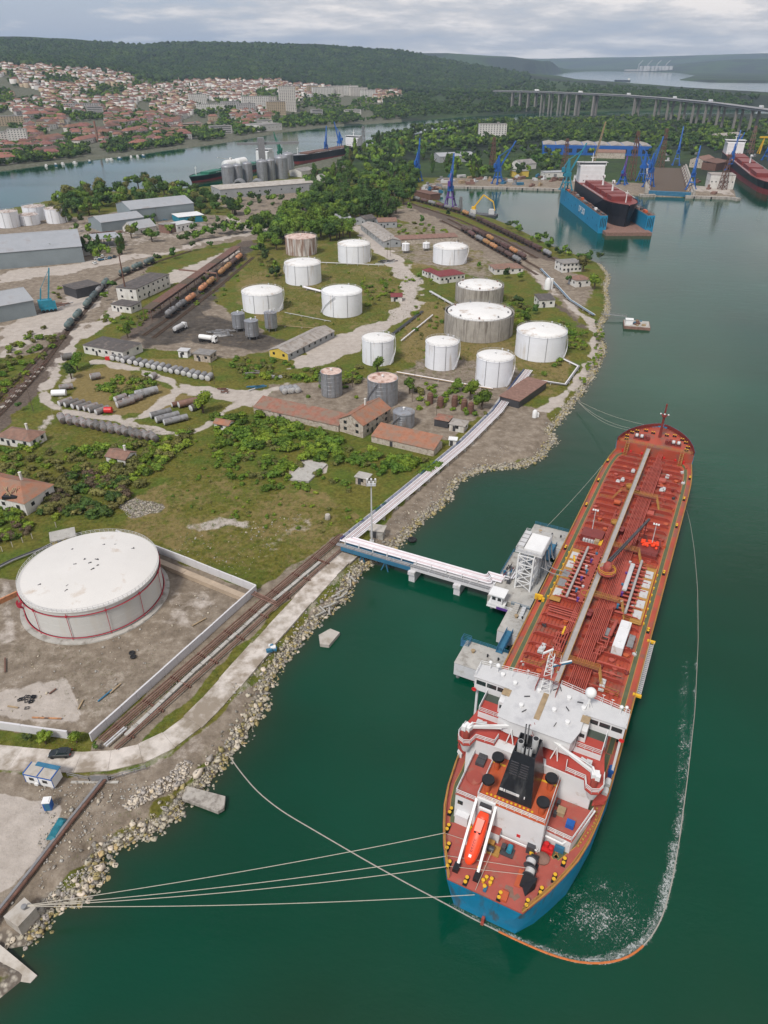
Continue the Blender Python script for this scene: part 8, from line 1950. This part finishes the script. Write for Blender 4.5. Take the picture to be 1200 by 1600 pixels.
# ------------------------------------------------------------------ vegetation
def leaf_mat(name, lo, mid, hi, rnd=.6, scale=1.2):
 m = bpy.data.materials.new(name); m.use_nodes = True; t = m.node_tree; b = t.nodes['Principled BSDF']
 co = N(t, 'ShaderNodeNewGeometry').outputs['Position']; n = N(t, 'ShaderNodeTexNoise'); n.inputs['Scale'].default_value = scale; n.inputs['Detail'].default_value = 5; t.links.new(co, n.inputs['Vector'])
 n2 = N(t, 'ShaderNodeTexNoise'); n2.inputs['Scale'].default_value = .07; n2.inputs['Detail'].default_value = 3; t.links.new(co, n2.inputs['Vector'])
 c = ramp(t, n.outputs[0],[(.28, lo),(.5, mid),(.74, hi)])
 hs = N(t, 'ShaderNodeHueSaturation'); oi = N(t, 'ShaderNodeObjectInfo')
 t.links.new(math_node(t, 'ADD', math_node(t, 'MULTIPLY', oi.outputs['Random'], rnd), math_node(t, 'ADD', math_node(t, 'MULTIPLY', n2.outputs[0],.9),.55 - rnd / 2)), hs.inputs['Value'])
 t.links.new(math_node(t, 'ADD', math_node(t, 'MULTIPLY', n2.outputs[0],-.10),.55), hs.inputs['Hue'])
 t.links.new(c, hs.inputs['Color']); t.links.new(hs.outputs[0], b.inputs['Base Color'])
 b.inputs['Roughness'].default_value = .7; b.inputs['Specular IOR Level'].default_value = .15
 M[name] = m
leaf_mat(DK, (0.022,0.047,0.014),(0.044,0.086,0.018),(0.092,0.145,0.031))
leaf_mat(MD, (0.040,0.076,0.012),(0.088,0.148,0.019),(0.165,0.225,0.035))
leaf_mat(BR, (0.066,0.112,0.012),(0.135,0.196,0.020),(0.225,0.275,0.040))
leaf_mat(OL, (0.055,0.058,0.019),(0.118,0.118,0.034),(0.185,0.175,0.060))
leaf_mat(FA, (.016,.032,.012),(.038,.062,.019),(.070,.098,.030),0,.25)
leaf_mat('leaf_forest',(.010,.024,.009),(.026,.050,.014),(.056,.086,.024),0,.012)
leaf_mat('leaf_forest_dark',(.008,.015,.011),(.020,.034,.018),(.038,.054,.026),0,.05)
def crown_arrays(nleaf, lobes, seed, leaf, column=False, flat=1.0):
 r = np.random.default_rng(seed); C = []
 for k in range(lobes):
  a = r.uniform(0,6.28); q = r.uniform(.15,.62) if k else 0
  if column: C.append((r.normal(0,.06), r.normal(0,.06),-.8 + 1.6 * (k + .5) / lobes, r.uniform(.26,.36) * (1 - .5 * abs((k + .5) / lobes - .4))))
  else: C.append((q * cos(a), q * sin(a), r.uniform(-.35,.5) * flat, r.uniform(.34,.58)))
 C = np.array(C); k = r.integers(0, lobes, nleaf); d = r.normal(0,1,(nleaf, 3)); d /= np.linalg.norm(d, axis=1)[:, None]; d[:, 2] = np.where(d[:, 2] < -.45,-d[:, 2], d[:, 2])
 p = C[k, :3] + d * C[k, 3:] * r.uniform(.72,1.12,(nleaf, 1)) * np.array([1,1,.85 * flat if not column else 1.6])
 n = d + r.normal(0,.65,(nleaf, 3)); n /= np.linalg.norm(n, axis=1)[:, None]; up = r.normal(0,1,(nleaf, 3)); a = np.cross(n, up); a /= np.linalg.norm(a, axis=1)[:, None]; b = np.cross(n, a)
 s = leaf * r.uniform(.6,1.35,(nleaf, 1)); bend = n * s * .35
 V = np.stack([p - a * s, p + b * s * .6 - bend * .4, p + a * s, p - b * s * .6 - bend * .4],1).reshape(-1,3); T = np.arange(nleaf * 4).reshape(-1,4); T = np.concatenate([T[:, [0,1,2]], T[:, [0,2,3]]])
 # dark inner lobes so that the crown is not hollow
 vs, fs = [],[]
 for (cx_, cy_, cz_, cr) in C:
  m = MB().ball((cx_, cy_, cz_),(cr * .78, cr * .78, cr * .68 * (flat if not column else 2)),7); o = len(vs); vs += m.v
  for f in m.f: fs += [(f[0] + o, f[1] + o, f[2] + o),(f[0] + o, f[2] + o, f[3] + o)]
 return np.concatenate([V, np.array(vs)]), np.concatenate([T, np.array(fs) + len(V)])
CROWN = {}
for kind, (nl, lo_, lf_, col, fl) in {'b': (520,9,.115, False, 1.0),'p': (420,9,.085, True, 1),'bush': (300,7,.13, False, .8)}.items():
 for s_ in range(4): CROWN[kind, s_] = crown_arrays(nl, lo_, 100 + s_ * 7 + len(kind), lf_, col, fl)
CM = {}
def crown_mesh(kind, s_, m):
 if (kind, s_, m) not in CM: CM[kind, s_, m] = np_mesh('crown', *CROWN[kind, s_], M[m])
 return CM[kind, s_, m]
mb = CY((0,0,-.2),(.03,.02,.55),.055,.035,7)
for a in (0,1.7,3.3,5): mb.cyl((.02,.01,.42),(.25 * cos(a),.25 * sin(a),.8),.028,.01,5)
trunk_o = mb.obj('trunk', M.bark); TRUNK = trunk_o.data; bpy.data.objects.remove(trunk_o)
def scatter(poly, n_, z=1.9, seed=0):
 r = np.random.default_rng(seed); P = np.array(poly, float); lo, hi = P.min(0), P.max(0); out = []
 q = r.uniform(lo, hi, (n_ * 6,2)); q = q[inside(q[:, 0], q[:, 1], P)][:n_]; return q
TREES, BUSH = [],[]     # (u, v, height, kind, material, label, group)
def wood(poly, n_, h0, h1, mats_, label, group, seed, pop=0.0):
 for i, (u, v) in enumerate(scatter(poly, n_, seed=seed)):
  k = 'p' if random.random() < pop else 'b'; TREES.append((u, v, uni(h0, h1) * (1.35 if k == 'p' else 1), k, random.choice(mats_), label if k == 'b' else 'slender poplar ' + label.split(' tree ',1)[1], group if k == 'b' else 'poplars, ' + group))
wood([(75,322),(120,300),(215,288),(290,298),(325,314),(375,332),(378,340),(300,336),(200,324),(110,348),(80,350)],120,11,15,[DK, DK, MD, OL],'dark broadleaf tree in the wood between canal and blue striped warehouse','canal wood trees',1)
wood([(268,388),(330,373),(400,363),(405,350),(300,374)],34,7,10,[DK, MD],'roadside tree in the row below the scrap yard','roadside trees',2)
wood([(402,402),(400,362),(440,338),(480,322),(545,334),(552,372),(500,384),(470,372),(440,400)],76,11,16,[MD, MD, DK],'leafy tree in the clump behind the rust streaked white tank','trees behind the white tanks',3)
wood([(480,322),(500,292),(560,252),(620,238),(655,272),(645,312),(605,346),(560,348)],170,12,17,[MD, DK, DK, DK],'tall tree in the big wood between silos and basin','trees of the big wood',4,.06)
wood([(560,248),(600,226),(650,213),(700,206),(750,202),(772,226),(700,238),(655,258),(640,243)],110,12,17,[DK, MD],'green tree on the canal bank beyond the big wood','canal bank trees',5,.12)
wood([(700,276),(760,284),(860,276),(878,262),(870,240),(800,226),(740,236),(690,258)],95,10,15,[DK, MD],'green tree among the sheds north of the basin','trees north of the basin',6,.12)
wood([(880,246),(960,246),(1060,250),(1200,240),(1200,224),(1010,226),(900,242)],46,9,13,[MD, DK],'green tree standing among the shipyard cranes','shipyard trees',7)
for (u, v, h, k, m, lb) in ((590,238,26,'p', DK, 'tallest slender poplar at the canal end of the wood'),(492,293,22,'p', DK, 'dense poplar column beside the silos'),(675,270,20,'p', DK, 'poplar at the pale green roofed hall'),(697,270,20,'p', DK, 'poplar beside the pale green roofed hall, second'),
 (200,528,7.5,'b', MD, 'round green tree beside the white workshop'),(122,578,8,'b', MD, 'green tree at the corner of the pale track'),(112,592,7,'b', DK, 'thin dark tree above the scrap cylinders'),(318,645,9,'b', BR, 'yellow green tree by the rusty cylinders'),(30,642,4,'b', MD, 'small green tree beside the utility pole'),
 (590,582,7.5,'b', MD, 'feathery tree in front of the dark footed tank'),(640,615,7,'b', MD, 'green tree between the wide grey tank and white tanks'),(735,625,9,'b', BR, 'yellow green tree next to the pipe rack'),(752,640,9.5,'b', MD, 'green tree leaning over the pipe rack'),(715,612,6,'b', MD, 'green tree behind the rust red tanks'),(820,505,7,'b', MD, 'broad green tree beside the larger concrete tank'),(810,480,7,'b', BR, 'bright tree between concrete tank and track'),(835,492,6,'b', MD, 'green tree below the dark roofed hut'),(790,435,7,'b', DK, 'tree by the brown roofed shed at the wagon rows'),(812,440,7,'b', MD, 'tree at the end of the wagon rows'),
 (910,425,11,'b', OL, 'grey green tree beside the white shore house'),(928,452,10,'b', BR, 'tall bright tree on the shore by the brown roofed cottage'),(885,445,6,'b', OL, 'greyish tree in front of the cottage'),(918,412,8,'b', DK, 'dark tree behind the white shore house'),(655,437,5,'b', DK, 'dark tree beside the maroon roofed annex'),(672,445,4,'b', DK, 'small dark tree at the maroon roofed house'),(748,420,5,'b', DK, 'round tree near the smaller concrete tank'),
 (72,1163,3.2,'b', BR, 'small bright tree at the low wall above the car'),(44,1160,2.6,'b', BR, 'small bright bushy tree at the low wall near the picture edge'),(120,1160,3.6,'b', BR, 'bright young tree at the gap of the bund wall'),(150,1172,2.2,'b', BR, 'low bright shrub tree at the pipe end'),(178,455,7,'b', MD, 'tree beside the tank train and derelict building'),(165,470,6,'b', MD, 'tree between train and flat roofed annex'),(270,405,8,'b', MD, 'tree on the gravel by the loading rack road'),(248,412,7,'b', DK, 'dark tree at the far end of the long train'),(300,392,7,'b', MD, 'tree beyond the oily yard'),(330,388,6,'b', MD, 'tree by the track end'),(230,375,9,'b', DK, 'tree in the scrap yard beside the canopy'),(245,378,8,'b', OL, 'greyish tree in the scrap yard'),(640,330,8,'b', BR, 'bright tree near the head of the basin wagons'),(660,350,7,'b', MD, 'tree beside the empty basin track'),(700,338,6,'b', BR, 'tree by the grey lattice mast')):
 TREES.append((u, v, h, k, m, lb, None))
wood([(100,352),(200,340),(330,342),(400,350),(330,372),(200,388),(110,395)],34,6,11,[DK, MD, OL],'tree standing in the yards around the scrap hangar','yard trees round the hangar',11)
wood([(340,312),(480,306),(475,330),(390,346),(375,336)],22,6,10,[DK, MD, OL],'tree in the yard below the flat grain warehouse','yard trees below the grain warehouse',15)
wood([(395,385),(440,395),(435,440),(400,430)],10,6,9,[MD, DK],'tree beside the oily yard end','trees by the oily yard',12)
wood([(540,240),(640,216),(660,240),(600,262),(545,262)],50,11,17,[DK, MD, OL],'dark tree in front of the canal ships','trees before the canal ships',13,.15)
wood([(490,300),(560,262),(530,258),(470,290)],26,9,14,[MD, DK],'tree by the sheds next to the grain silos','trees by the grain silos',14)
wood([(130,405),(150,390),(200,388),(200,400),(150,412)],10,6,9,[DK],'dark slim tree in the row by the mural wall','slim tree row by the mural wall',8,1)
wood([(60,404),(135,392),(140,405),(60,416)],16,5,8,[DK],'dark slim tree in the row by the mural wall','slim tree row by the mural wall',9,1)
wood([(800,352),(860,378),(890,398),(930,402),(938,410),(880,405),(830,378),(780,350)],40,4,7,[MD, OL, DK],'low tree in the strip between dark wagons and basin','basin shore trees',10)
def bushes(poly, n_, r0, r1, mats_, label, group, seed):
 for u, v in scatter(poly, n_, seed=seed): BUSH.append((u, v, uni(r0, r1), random.choice(mats_), label, group))
bushes([(335,655),(400,645),(480,668),(540,690),(590,712),(688,722),(698,706),(695,735),(640,750),(570,735),(480,720),(400,700),(345,700)],190,1.6,3.0,[BR, MD, MD],'bright green shrub in the thicket below the long tile roofed sheds','thicket below the ruined sheds',20)
bushes([(335,700),(420,705),(470,730),(440,770),(380,760),(335,740)],60,1.3,2.4,[BR, MD],'green shrub beside the bare foundation slab','shrubs by the foundation slab',21)
bushes([(480,735),(530,740),(560,770),(470,775),(455,760)],20,1,1.7,[MD],'small green shrub near the lone concrete hut','shrubs by the lone hut',22)
bushes([(90,745),(170,735),(225,760),(180,800),(110,825),(60,800)],90,1.6,3.0,[OL, 'leaf_brown', OL, DK],'brownish shrub in the dark thicket behind the big tank','dark thicket behind the big tank',23)
bushes([(100,705),(180,700),(300,672),(310,690),(250,730),(190,775),(110,745)],120,1.5,2.8,[MD, BR, OL],'green shrub on the meadow around the small red roofed hut','meadow shrubs round the hut',24)
bushes([(0,700),(90,690),(100,740),(60,760),(0,740)],40,1.3,2.4,[OL, MD, OL],'scrubby shrub behind the orange roofed house','scrub behind the orange roofed house',25)
bushes([(-20,790),(40,790),(60,830),(0,850)],24,1.6,2.6,[BR, MD, 'leaf_brown'],'green shrub below the orange roofed house','shrubs below the orange roofed house',26)
bushes([(150,612),(180,590),(235,585),(240,605),(180,628)],46,1.4,2.5,[DK, MD],'dark green shrub in the round thicket inside the cylinder yard','thicket in the cylinder yard',27)
bushes([(345,560),(400,560),(500,580),(565,575),(560,600),(470,598),(380,590)],75,1.4,2.6,[MD, BR, DK],'green shrub in the hedge between yellow shed and grey tanks','hedge by the yellow shed',28)
bushes([(650,600),(700,600),(770,610),(760,650),(690,645),(650,640)],40,1.2,2.2,[MD, BR],'green shrub among the rust red tanks','shrubs by the rust red tanks',29)
bushes([(780,460),(830,470),(850,520),(800,515)],36,1.5,2.6,[BR, MD],'green shrub on the slope beside the concrete tanks','shrubs beside the concrete tanks',30)
bushes([(870,500),(915,515),(915,545),(880,560),(860,575),(845,590),(895,555)],50,1.2,2.0,[MD, DK, OL],'green shrub along the coastal track verge','shrubs along the coastal track',31)
bushes([(930,500),(945,520),(940,555),(915,600),(905,595),(930,550)],40,.8,1.5,[MD, OL],'low shrub on the shore edge below the track','shore edge shrubs',32)
bushes([(420,390),(445,430),(420,440),(400,410)],20,1.4,2.4,[MD, DK],'shrub beside the oily track end','shrubs by the oily track end',33)
bushes([(560,440),(610,430),(625,470),(575,480)],36,1.2,2.2,[MD, DK],'shrub on the grass by the tiny maroon hut','shrubs by the maroon hut',34)
bushes([(-20,560),(70,510),(100,530),(40,590),(-20,640)],70,1.3,2.6,[MD, OL, BR],'shrub on the meadow left of the empty track','meadow shrubs by the empty track',35)
bushes([(150,495),(200,490),(225,510),(190,520)],16,1.3,2.0,[OL, BR],'yellowish shrub behind the workshop','shrubs behind the workshop',36)
bushes([(600,790),(660,745),(700,715),(690,735),(640,775),(610,800),(570,815),(545,830),(560,800)],26,.8,1.5,[MD, BR, OL],'small shrub along the concrete strip of the pipe rack','shrubs along the pipe rack',37)
bushes([(440,405),(610,420),(600,520),(430,500)],26,.8,1.5,[MD, DK],'small shrub on the grass among the white tanks','shrubs among the white tanks',38)
bushes([(600,340),(690,350),(700,365),(620,372)],30,1.5,2.5,[MD, OL],'shrub by the brick shed and basin tracks','shrubs by the brick shed',39)
bushes([(195,500),(250,480),(235,500),(200,515)],12,1.2,2.0,[BR, MD],'green shrub beside the loading rack','shrubs beside the loading rack',40)
bushes([(210,690),(320,680),(420,760),(560,800),(500,850),(330,810),(230,760)],60,.5,1.1,[OL, MD, BR],'little shrub scattered on the rough meadow','little shrubs on the meadow',41)
bushes([(480,600),(560,600),(560,625),(480,625)],8,1,1.8,[MD, DK],'shrub beside the slim grey steel tank','shrubs by the slim grey tank',43)
bushes([(600,420),(680,450),(720,500),(640,520),(640,470)],26,1,2,[MD, OL, DK],'shrub on the slope before the concrete tanks','shrubs before the concrete tanks',44)
bushes([(620,530),(700,500),(740,560),(650,570)],22,.8,1.6,[MD, DK, OL],'shrub by the pipes near the narrow white tank','shrubs by the narrow white tank',45)
bushes([(240,480),(370,400),(390,410),(380,440),(330,480)],26,1,2,[MD, DK],'shrub on the grass between oily yard and white tanks','shrubs by the oily yard',46)
bushes([(0,470),(100,440),(120,460),(30,500)],10,1,2,[MD],'shrub by the container yard road','shrubs by the container yard',42)
leaf_mat('leaf_brown',(0.048,0.036,0.022),(0.094,0.069,0.044),(0.145,0.110,0.072))
def pxsize(u, v, s): return s / MPP(u, v)
def place(lst, size_i, kind_of_, cap):
 lst.sort(key=lambda q: -pxsize(q[0], q[1], q[size_i])); return lst[:cap], lst[cap:]
T1, T2 = place(TREES, 2, None, 298)
for (u, v, h, k, m, lb, g) in T1:
 x, y = G(u, v, 1.9)
 t = thing('tree', lb, 'tree',(x, y, max(.8, hgt(x, y)) if math.hypot(x, y) < 900 else 1.9), uni(0,6.28), g); t.scale = (h, h, h)
 link('trunk', TRUNK, t)
 c_ = link('crown', crown_mesh(k, random.randrange(4), m), t)
 if k == 'p': c_.location = (0,0,.55); c_.scale = (.42,.42,.5)
 else: s_ = uni(.40,.50); c_.location = (0,0,.60); c_.scale = (s_, s_ * uni(.88,1.1),.44)
B1, B2 = place(BUSH, 2, None, 298)
KB = {}
for (u, v, r_, m, lb, g) in B1:
 x, y = G(u, v, 1.9)
 o = link('shrub', crown_mesh('bush', random.randrange(4), m)); o.location = (x, y, hgt(x, y) + r_ * .38); o.scale = (r_ * uni(.9,1.25), r_ * uni(.9,1.25), r_ * uni(.7,1.0)); o.rotation_euler = (0,0, uni(0,6.28)); tag(o, lb, 'shrub', g)
def mass(name, arrs, X_, Y_, Z_, SX, SZ, mats_, seed):
 r = np.random.default_rng(seed); n_ = len(X_); kind = r.integers(0, len(arrs), n_); mi_ = r.integers(0, len(mats_), n_); VV, TT, MI = [],[],[]; o = 0
 for a, (V0, T0) in enumerate(arrs):
  i = np.where(kind == a)[0]
  if not len(i): continue
  th = r.uniform(0,6.28, len(i)); c_, s_ = np.cos(th)[:, None], np.sin(th)[:, None]
  P = np.stack([X_[i][:, None] + SX[i][:, None] * (V0[None, :, 0] * c_ - V0[None, :, 1] * s_), Y_[i][:, None] + SX[i][:, None] * (V0[None, :, 0] * s_ + V0[None, :, 1] * c_), Z_[i][:, None] + SZ[i][:, None] * V0[None, :, 2]],-1)
  VV.append(P.reshape(-1,3)); TT.append((T0[None] + o + len(V0) * np.arange(len(i))[:, None, None]).reshape(-1,3)); MI.append(np.repeat(mi_[i], len(T0))); o += len(V0) * len(i)
 return link(name, np_mesh(name, np.concatenate(VV), np.concatenate(TT),[M[k] for k in mats_], midx=np.concatenate(MI)), kind='stuff')
LOW = [crown_arrays(46,4,300 + k, .26) for k in range(3)]
def lobe(seed, n_=7):
 m = MB().ball((0,0,0),(1,1,1), n_); r = np.random.default_rng(seed); V0 = np.array(m.v) * (1 + r.normal(0,.16,(len(m.v),1))); return V0, np.array([t_ for f in m.f for t_ in ((f[0], f[1], f[2]),(f[0], f[2], f[3]))])
if T2:
 A_ = np.array([(q[0], q[1], q[2]) for q in T2]); X_, Y_ = np.array([G(a, b, 1.9) for a, b, _ in A_]).T; mass('woodland', LOW, X_, Y_, 1.9 + A_[:, 2] * .55, A_[:, 2] * .45, A_[:, 2] * .5,[DK, MD, FA],51)
if B2:
 A_ = np.array([(q[0], q[1], q[2]) for q in B2]); X_, Y_ = np.array([G(a, b, 1.9) for a, b, _ in A_]).T; mass('undergrowth',[CROWN['bush', k] for k in range(4)], X_, Y_, 1.9 + A_[:, 2] * .38, A_[:, 2], A_[:, 2] * .85,[MD, BR, OL],52)
q = np.concatenate([scatter([(790,206),(840,222),(1010,224),(1290,232),(1290,196),(1000,186),(790,192)],1500, seed=53), scatter([(655,208),(790,196),(800,190),(650,205)],200, seed=54), scatter([(580,222),(660,205),(655,212),(600,232)],90, seed=59), scatter([(1040,232),(1290,252),(1290,226),(1040,214)],150, seed=60), scatter([(690,238),(840,222),(830,208),(790,208),(690,222)],260, seed=65)])
XY = np.array([G(a, b, 1.9) for a, b in q]); h_ = rng.uniform(9,15, len(q)); mass('woodland', LOW, XY[:, 0], XY[:, 1],1.9 + h_ * .5, h_ * .46, h_ * .52,[FA, DK, MD],55)
# beyond the canal: valley wood, town trees, forest on the hills
def far_trees(poly, n_, h0, h1, mats_, seed, dens=None, arrs=LOW, rmin=960, rmax=6200, name='woodland', k=.5):
 q = scatter(poly, n_, seed=seed); x, y, z, ok = hit(q[:, 0], q[:, 1], rmin, rmax)
 if dens is not None: ok &= vnoise(q[:, 0], q[:, 1] * 2, dens[0], seed, 2) > dens[1]
 x, y, z = x[ok], y[ok], z[ok]; h_ = np.random.default_rng(seed).uniform(h0, h1, len(x)); mass(name, arrs, x, y, z + h_ * .42, h_ * k, h_ * .52, mats_, seed + 1)
far_trees([(600,187),(720,180),(870,174.5),(1000,171),(1290,165),(1290,163),(1200,154),(1035,139),(920,134),(840,127),(760,140),(600,150)],2600,9,16,[FA, DK],61,(40,.34))
far_trees([(-50,262),(0,260),(125,246),(230,234),(320,222),(440,202),(600,188),(640,184),(640,165),(500,175),(440,188),(330,200),(200,222),(100,236),(-50,240)],2300,7,13,[DK, FA, MD],62,(30,.33))
far_trees([(-50,245),(100,236),(330,200),(600,172),(640,150),(480,136),(300,130),(180,116),(-50,100)],9000,6,11,[FA, DK, MD],63,(30,.42), rmax=2800)
BLOB = [lobe(70 + k, 6) for k in range(3)]
far_trees([(-50,101),(100,108),(180,115),(240,127),(430,129),(600,144),(760,148),(830,126),(826,117),(745,104),(700,96.5),(672,90),(640,83),(560,77),(400,70),(280,69),(215,72),(100,66),(-50,62)],15000,10,17,['leaf_forest','leaf_forest_dark','leaf_forest'],64, None, BLOB, 2300,5000,'forest',.6)
# weeds and grass tufts near by
def tufts(poly, n_, s0, s1, seed, mats_):
 q = scatter(poly, n_, seed=seed); XY = np.array([G(a, b, 1.9) for a, b in q]); Z_ = terrain(XY[:, 0], XY[:, 1]); r = np.random.default_rng(seed); s = r.uniform(s0, s1, len(q)); V0 = []
 for k in range(5):
  a = k * 1.3; V0 += [(.3 * cos(a),.3 * sin(a),0),(.3 * cos(a + .5),.3 * sin(a + .5),0),(.75 * cos(a + .3),.75 * sin(a + .3),.9)]
 keep_ = Z_ > 1.2; mass('weeds',[(np.array(V0), np.arange(15).reshape(-1,3))], XY[keep_, 0], XY[keep_, 1], Z_[keep_] - .03, s[keep_], s[keep_] * .8, mats_, seed)
tufts([(-60,700),(100,650),(330,680),(440,770),(560,800),(540,850),(400,920),(240,840),(100,840),(-60,860)],9000,.3,.8,81,[MD, OL, BR, OL])
tufts([(150,1150),(290,1050),(400,940),(410,935),(310,1045),(165,1165)],900,.2,.5,82,[MD, BR])
tufts([(-40,1040),(60,1040),(140,1130),(240,1060),(250,1000),(200,1040),(120,1010),(0,1000)],700,.15,.4,83,[OL, MD])
tufts([(380,400),(620,420),(620,500),(420,520)],2500,.4,.9,84,[MD, OL])
tufts([(-40,1150),(130,1155),(135,1178),(-40,1166)],500,.2,.5,85,[MD, OL, BR])
tufts([(80,1380),(130,1330),(240,1270),(330,1190),(420,1080),(400,1090),(280,1210),(150,1290),(90,1370)],800,.2,.45,86,[OL, MD])
tufts([(620,420),(900,520),(880,610),(640,590)],2500,.4,.9,87,[OL, MD])
# ------------------------------------------------------------------ boulders along the waterline
def rock_arr(seed, n_=7):
 V0, T0 = lobe(seed, n_); r = np.random.default_rng(seed); d = r.normal(0,1,(11,3)); d /= np.linalg.norm(d, axis=1)[:, None]
 for k in d:
  s_ = V0 @ k; V0 = V0 - np.maximum(s_ - r.uniform(.42,.72),0)[:, None] * k
 return V0 * np.array([1,.8,.65]), T0
ROCK = [rock_arr(900 + k) for k in range(7)]; RM = {}
def rock_mesh(k, m):
 if (k, m) not in RM: RM[k, m] = np_mesh('boulder', *ROCK[k], M[m])
 return RM[k, m]
mk('stone_ochre',(0.40,0.31,0.15),.9,.25,.7, wear=((0.22,0.2,0.09),.45,.8), rnd=.4, bump=.05)
near_shore = [p for p in SHORE[4:66]]; RP = GP(near_shore, 0.3); sr = np.r_[0, np.cumsum(np.hypot(*np.diff(RP, axis=0).T))]
def rock_pos(d, off):
 x, y = np.interp(d, sr, RP[:, 0]), np.interp(d, sr, RP[:, 1]); x2, y2 = np.interp(d + .5, sr, RP[:, 0]), np.interp(d + .5, sr, RP[:, 1]); n_ = np.stack([-(y2 - y), x2 - x],-1); n_ /= np.hypot(*n_.T)[:, None] + 1e-9
 return x + n_[:, 0] * off, y + n_[:, 1] * off
s500 = float(np.interp(0,[0],[0])); near_len = sr[32]
cand = []
nI = 294
d = np.sort(rng.uniform(0,1, nI) ** 1.25 * sr[36]); off = rng.uniform(-1.2,2.8, nI); x, y = rock_pos(d, off); sz = rng.gamma(3.0,.12, nI) + .22
ex = [(179,1350,1.15),(151,1372,1.3),(143,1376,1.2),(128,1398,1.3),(120,1380,1.0),(185,1312,1.25),(205,1310,1.0),(72,1432,1.2),(62,1455,1.2),(48,1465,1.1),(20,1470,1.1),(10,1478,.9),(38,1480,.8),(36,1490,.7),(125,1412,1.2)]
for k, (u, v, s_) in enumerate(ex): x[k], y[k] = G(u, v, .4); sz[k] = s_ * .78
zt2 = terrain(x, y)
for i in range(nI):
 m = 'stone_ochre' if zt2[i] < .25 and rng.uniform() < .5 else 'stone_pale' if rng.uniform() < .85 else 'stone_grey'
 o = link('boulder', rock_mesh(int(rng.integers(0,7)), m)); s_ = sz[i]; o.scale = (s_, s_ * rng.uniform(.8,1.2), s_ * rng.uniform(.75,1.1)); o.location = (x[i], y[i], max(zt2[i],-.35) + s_ * .25); o.rotation_euler = (rng.uniform(-.3,.3), rng.uniform(-.3,.3), rng.uniform(0,6.28))
 col_ = {'stone_ochre': 'weed stained ochre','stone_pale': 'pale limestone','stone_grey': 'grey'}[m]; u_ = 600 + F * x[i] / (y[i] * cT + H * sT); where = 'near the mooring block' if u_ < 190 else 'by the broken pier stub' if u_ < 345 else 'below the straight concrete road' if u_ < 560 else 'under the trestle and pipe rack'
 tag(o, col_ + ' boulder on the shore ' + where, 'boulder', col_ + ' boulders ' + where)
nS = 10000; d = rng.uniform(0, sr[-1], nS); off = rng.normal(.8,1.15, nS) * np.where(d > sr[36],.75,1); x, y = rock_pos(d, off); zz_ = terrain(x, y); ok = (zz_ > -.7) & (zz_ < 1.9); s_ = rng.gamma(2.5,.11, nS) + .1
mass('shore_rubble',[rock_arr(950 + k, 5) for k in range(4)], x[ok], y[ok], np.maximum(zz_, -.2)[ok] + s_[ok] * .3, s_[ok], s_[ok],['stone_pale','stone_pale','stone_ochre','stone_grey'],91)
q = np.concatenate([scatter([(190,1262),(215,1235),(262,1212),(285,1188),(302,1192),(285,1222),(240,1248),(205,1266)],420, seed=92)]); XY = np.array([G(a, b, 2) for a, b in q]); s_ = rng.gamma(3,.075, len(q)) + .12
mass('grey_rock_pile',[rock_arr(960 + k, 6) for k in range(4)], XY[:, 0], XY[:, 1], terrain(XY[:, 0], XY[:, 1]) + s_ * .4, s_, s_, ['stone_grey','stone_grey','stone_pale'],93)
q = np.concatenate([scatter(p_, n_, seed=94 + n_) for p_, n_ in (([(180,788),(210,781),(251,790),(240,800),(205,811)],420),([(80,1405),(150,1360),(140,1345),(60,1400)],260),([(60,1230),(180,1215),(240,1220),(150,1300),(60,1390)],500),([(290,1150),(420,1050),(540,900),(520,900),(400,1040),(300,1130)],420),([(240,960),(330,915),(370,940),(280,1000),(150,1120),(0,1120),(0,1030)],200),([(560,860),(640,790),(720,730),(800,690),(780,720),(640,820)],500),([(195,1150),(300,1060),(420,960),(540,860),(520,860),(400,950),(280,1060),(180,1145)],600),([(300,825),(390,815),(480,800),(420,860),(380,900),(250,860)],220))])
XY = np.array([G(a, b, 2) for a, b in q]); s_ = rng.gamma(2,.07, len(q)) + .06
mass('scattered_stones',[rock_arr(970 + k, 5) for k in range(3)], XY[:, 0], XY[:, 1], terrain(XY[:, 0], XY[:, 1]) + s_ * .3, s_, s_, ['stone_pale','stone_grey', CN],97)
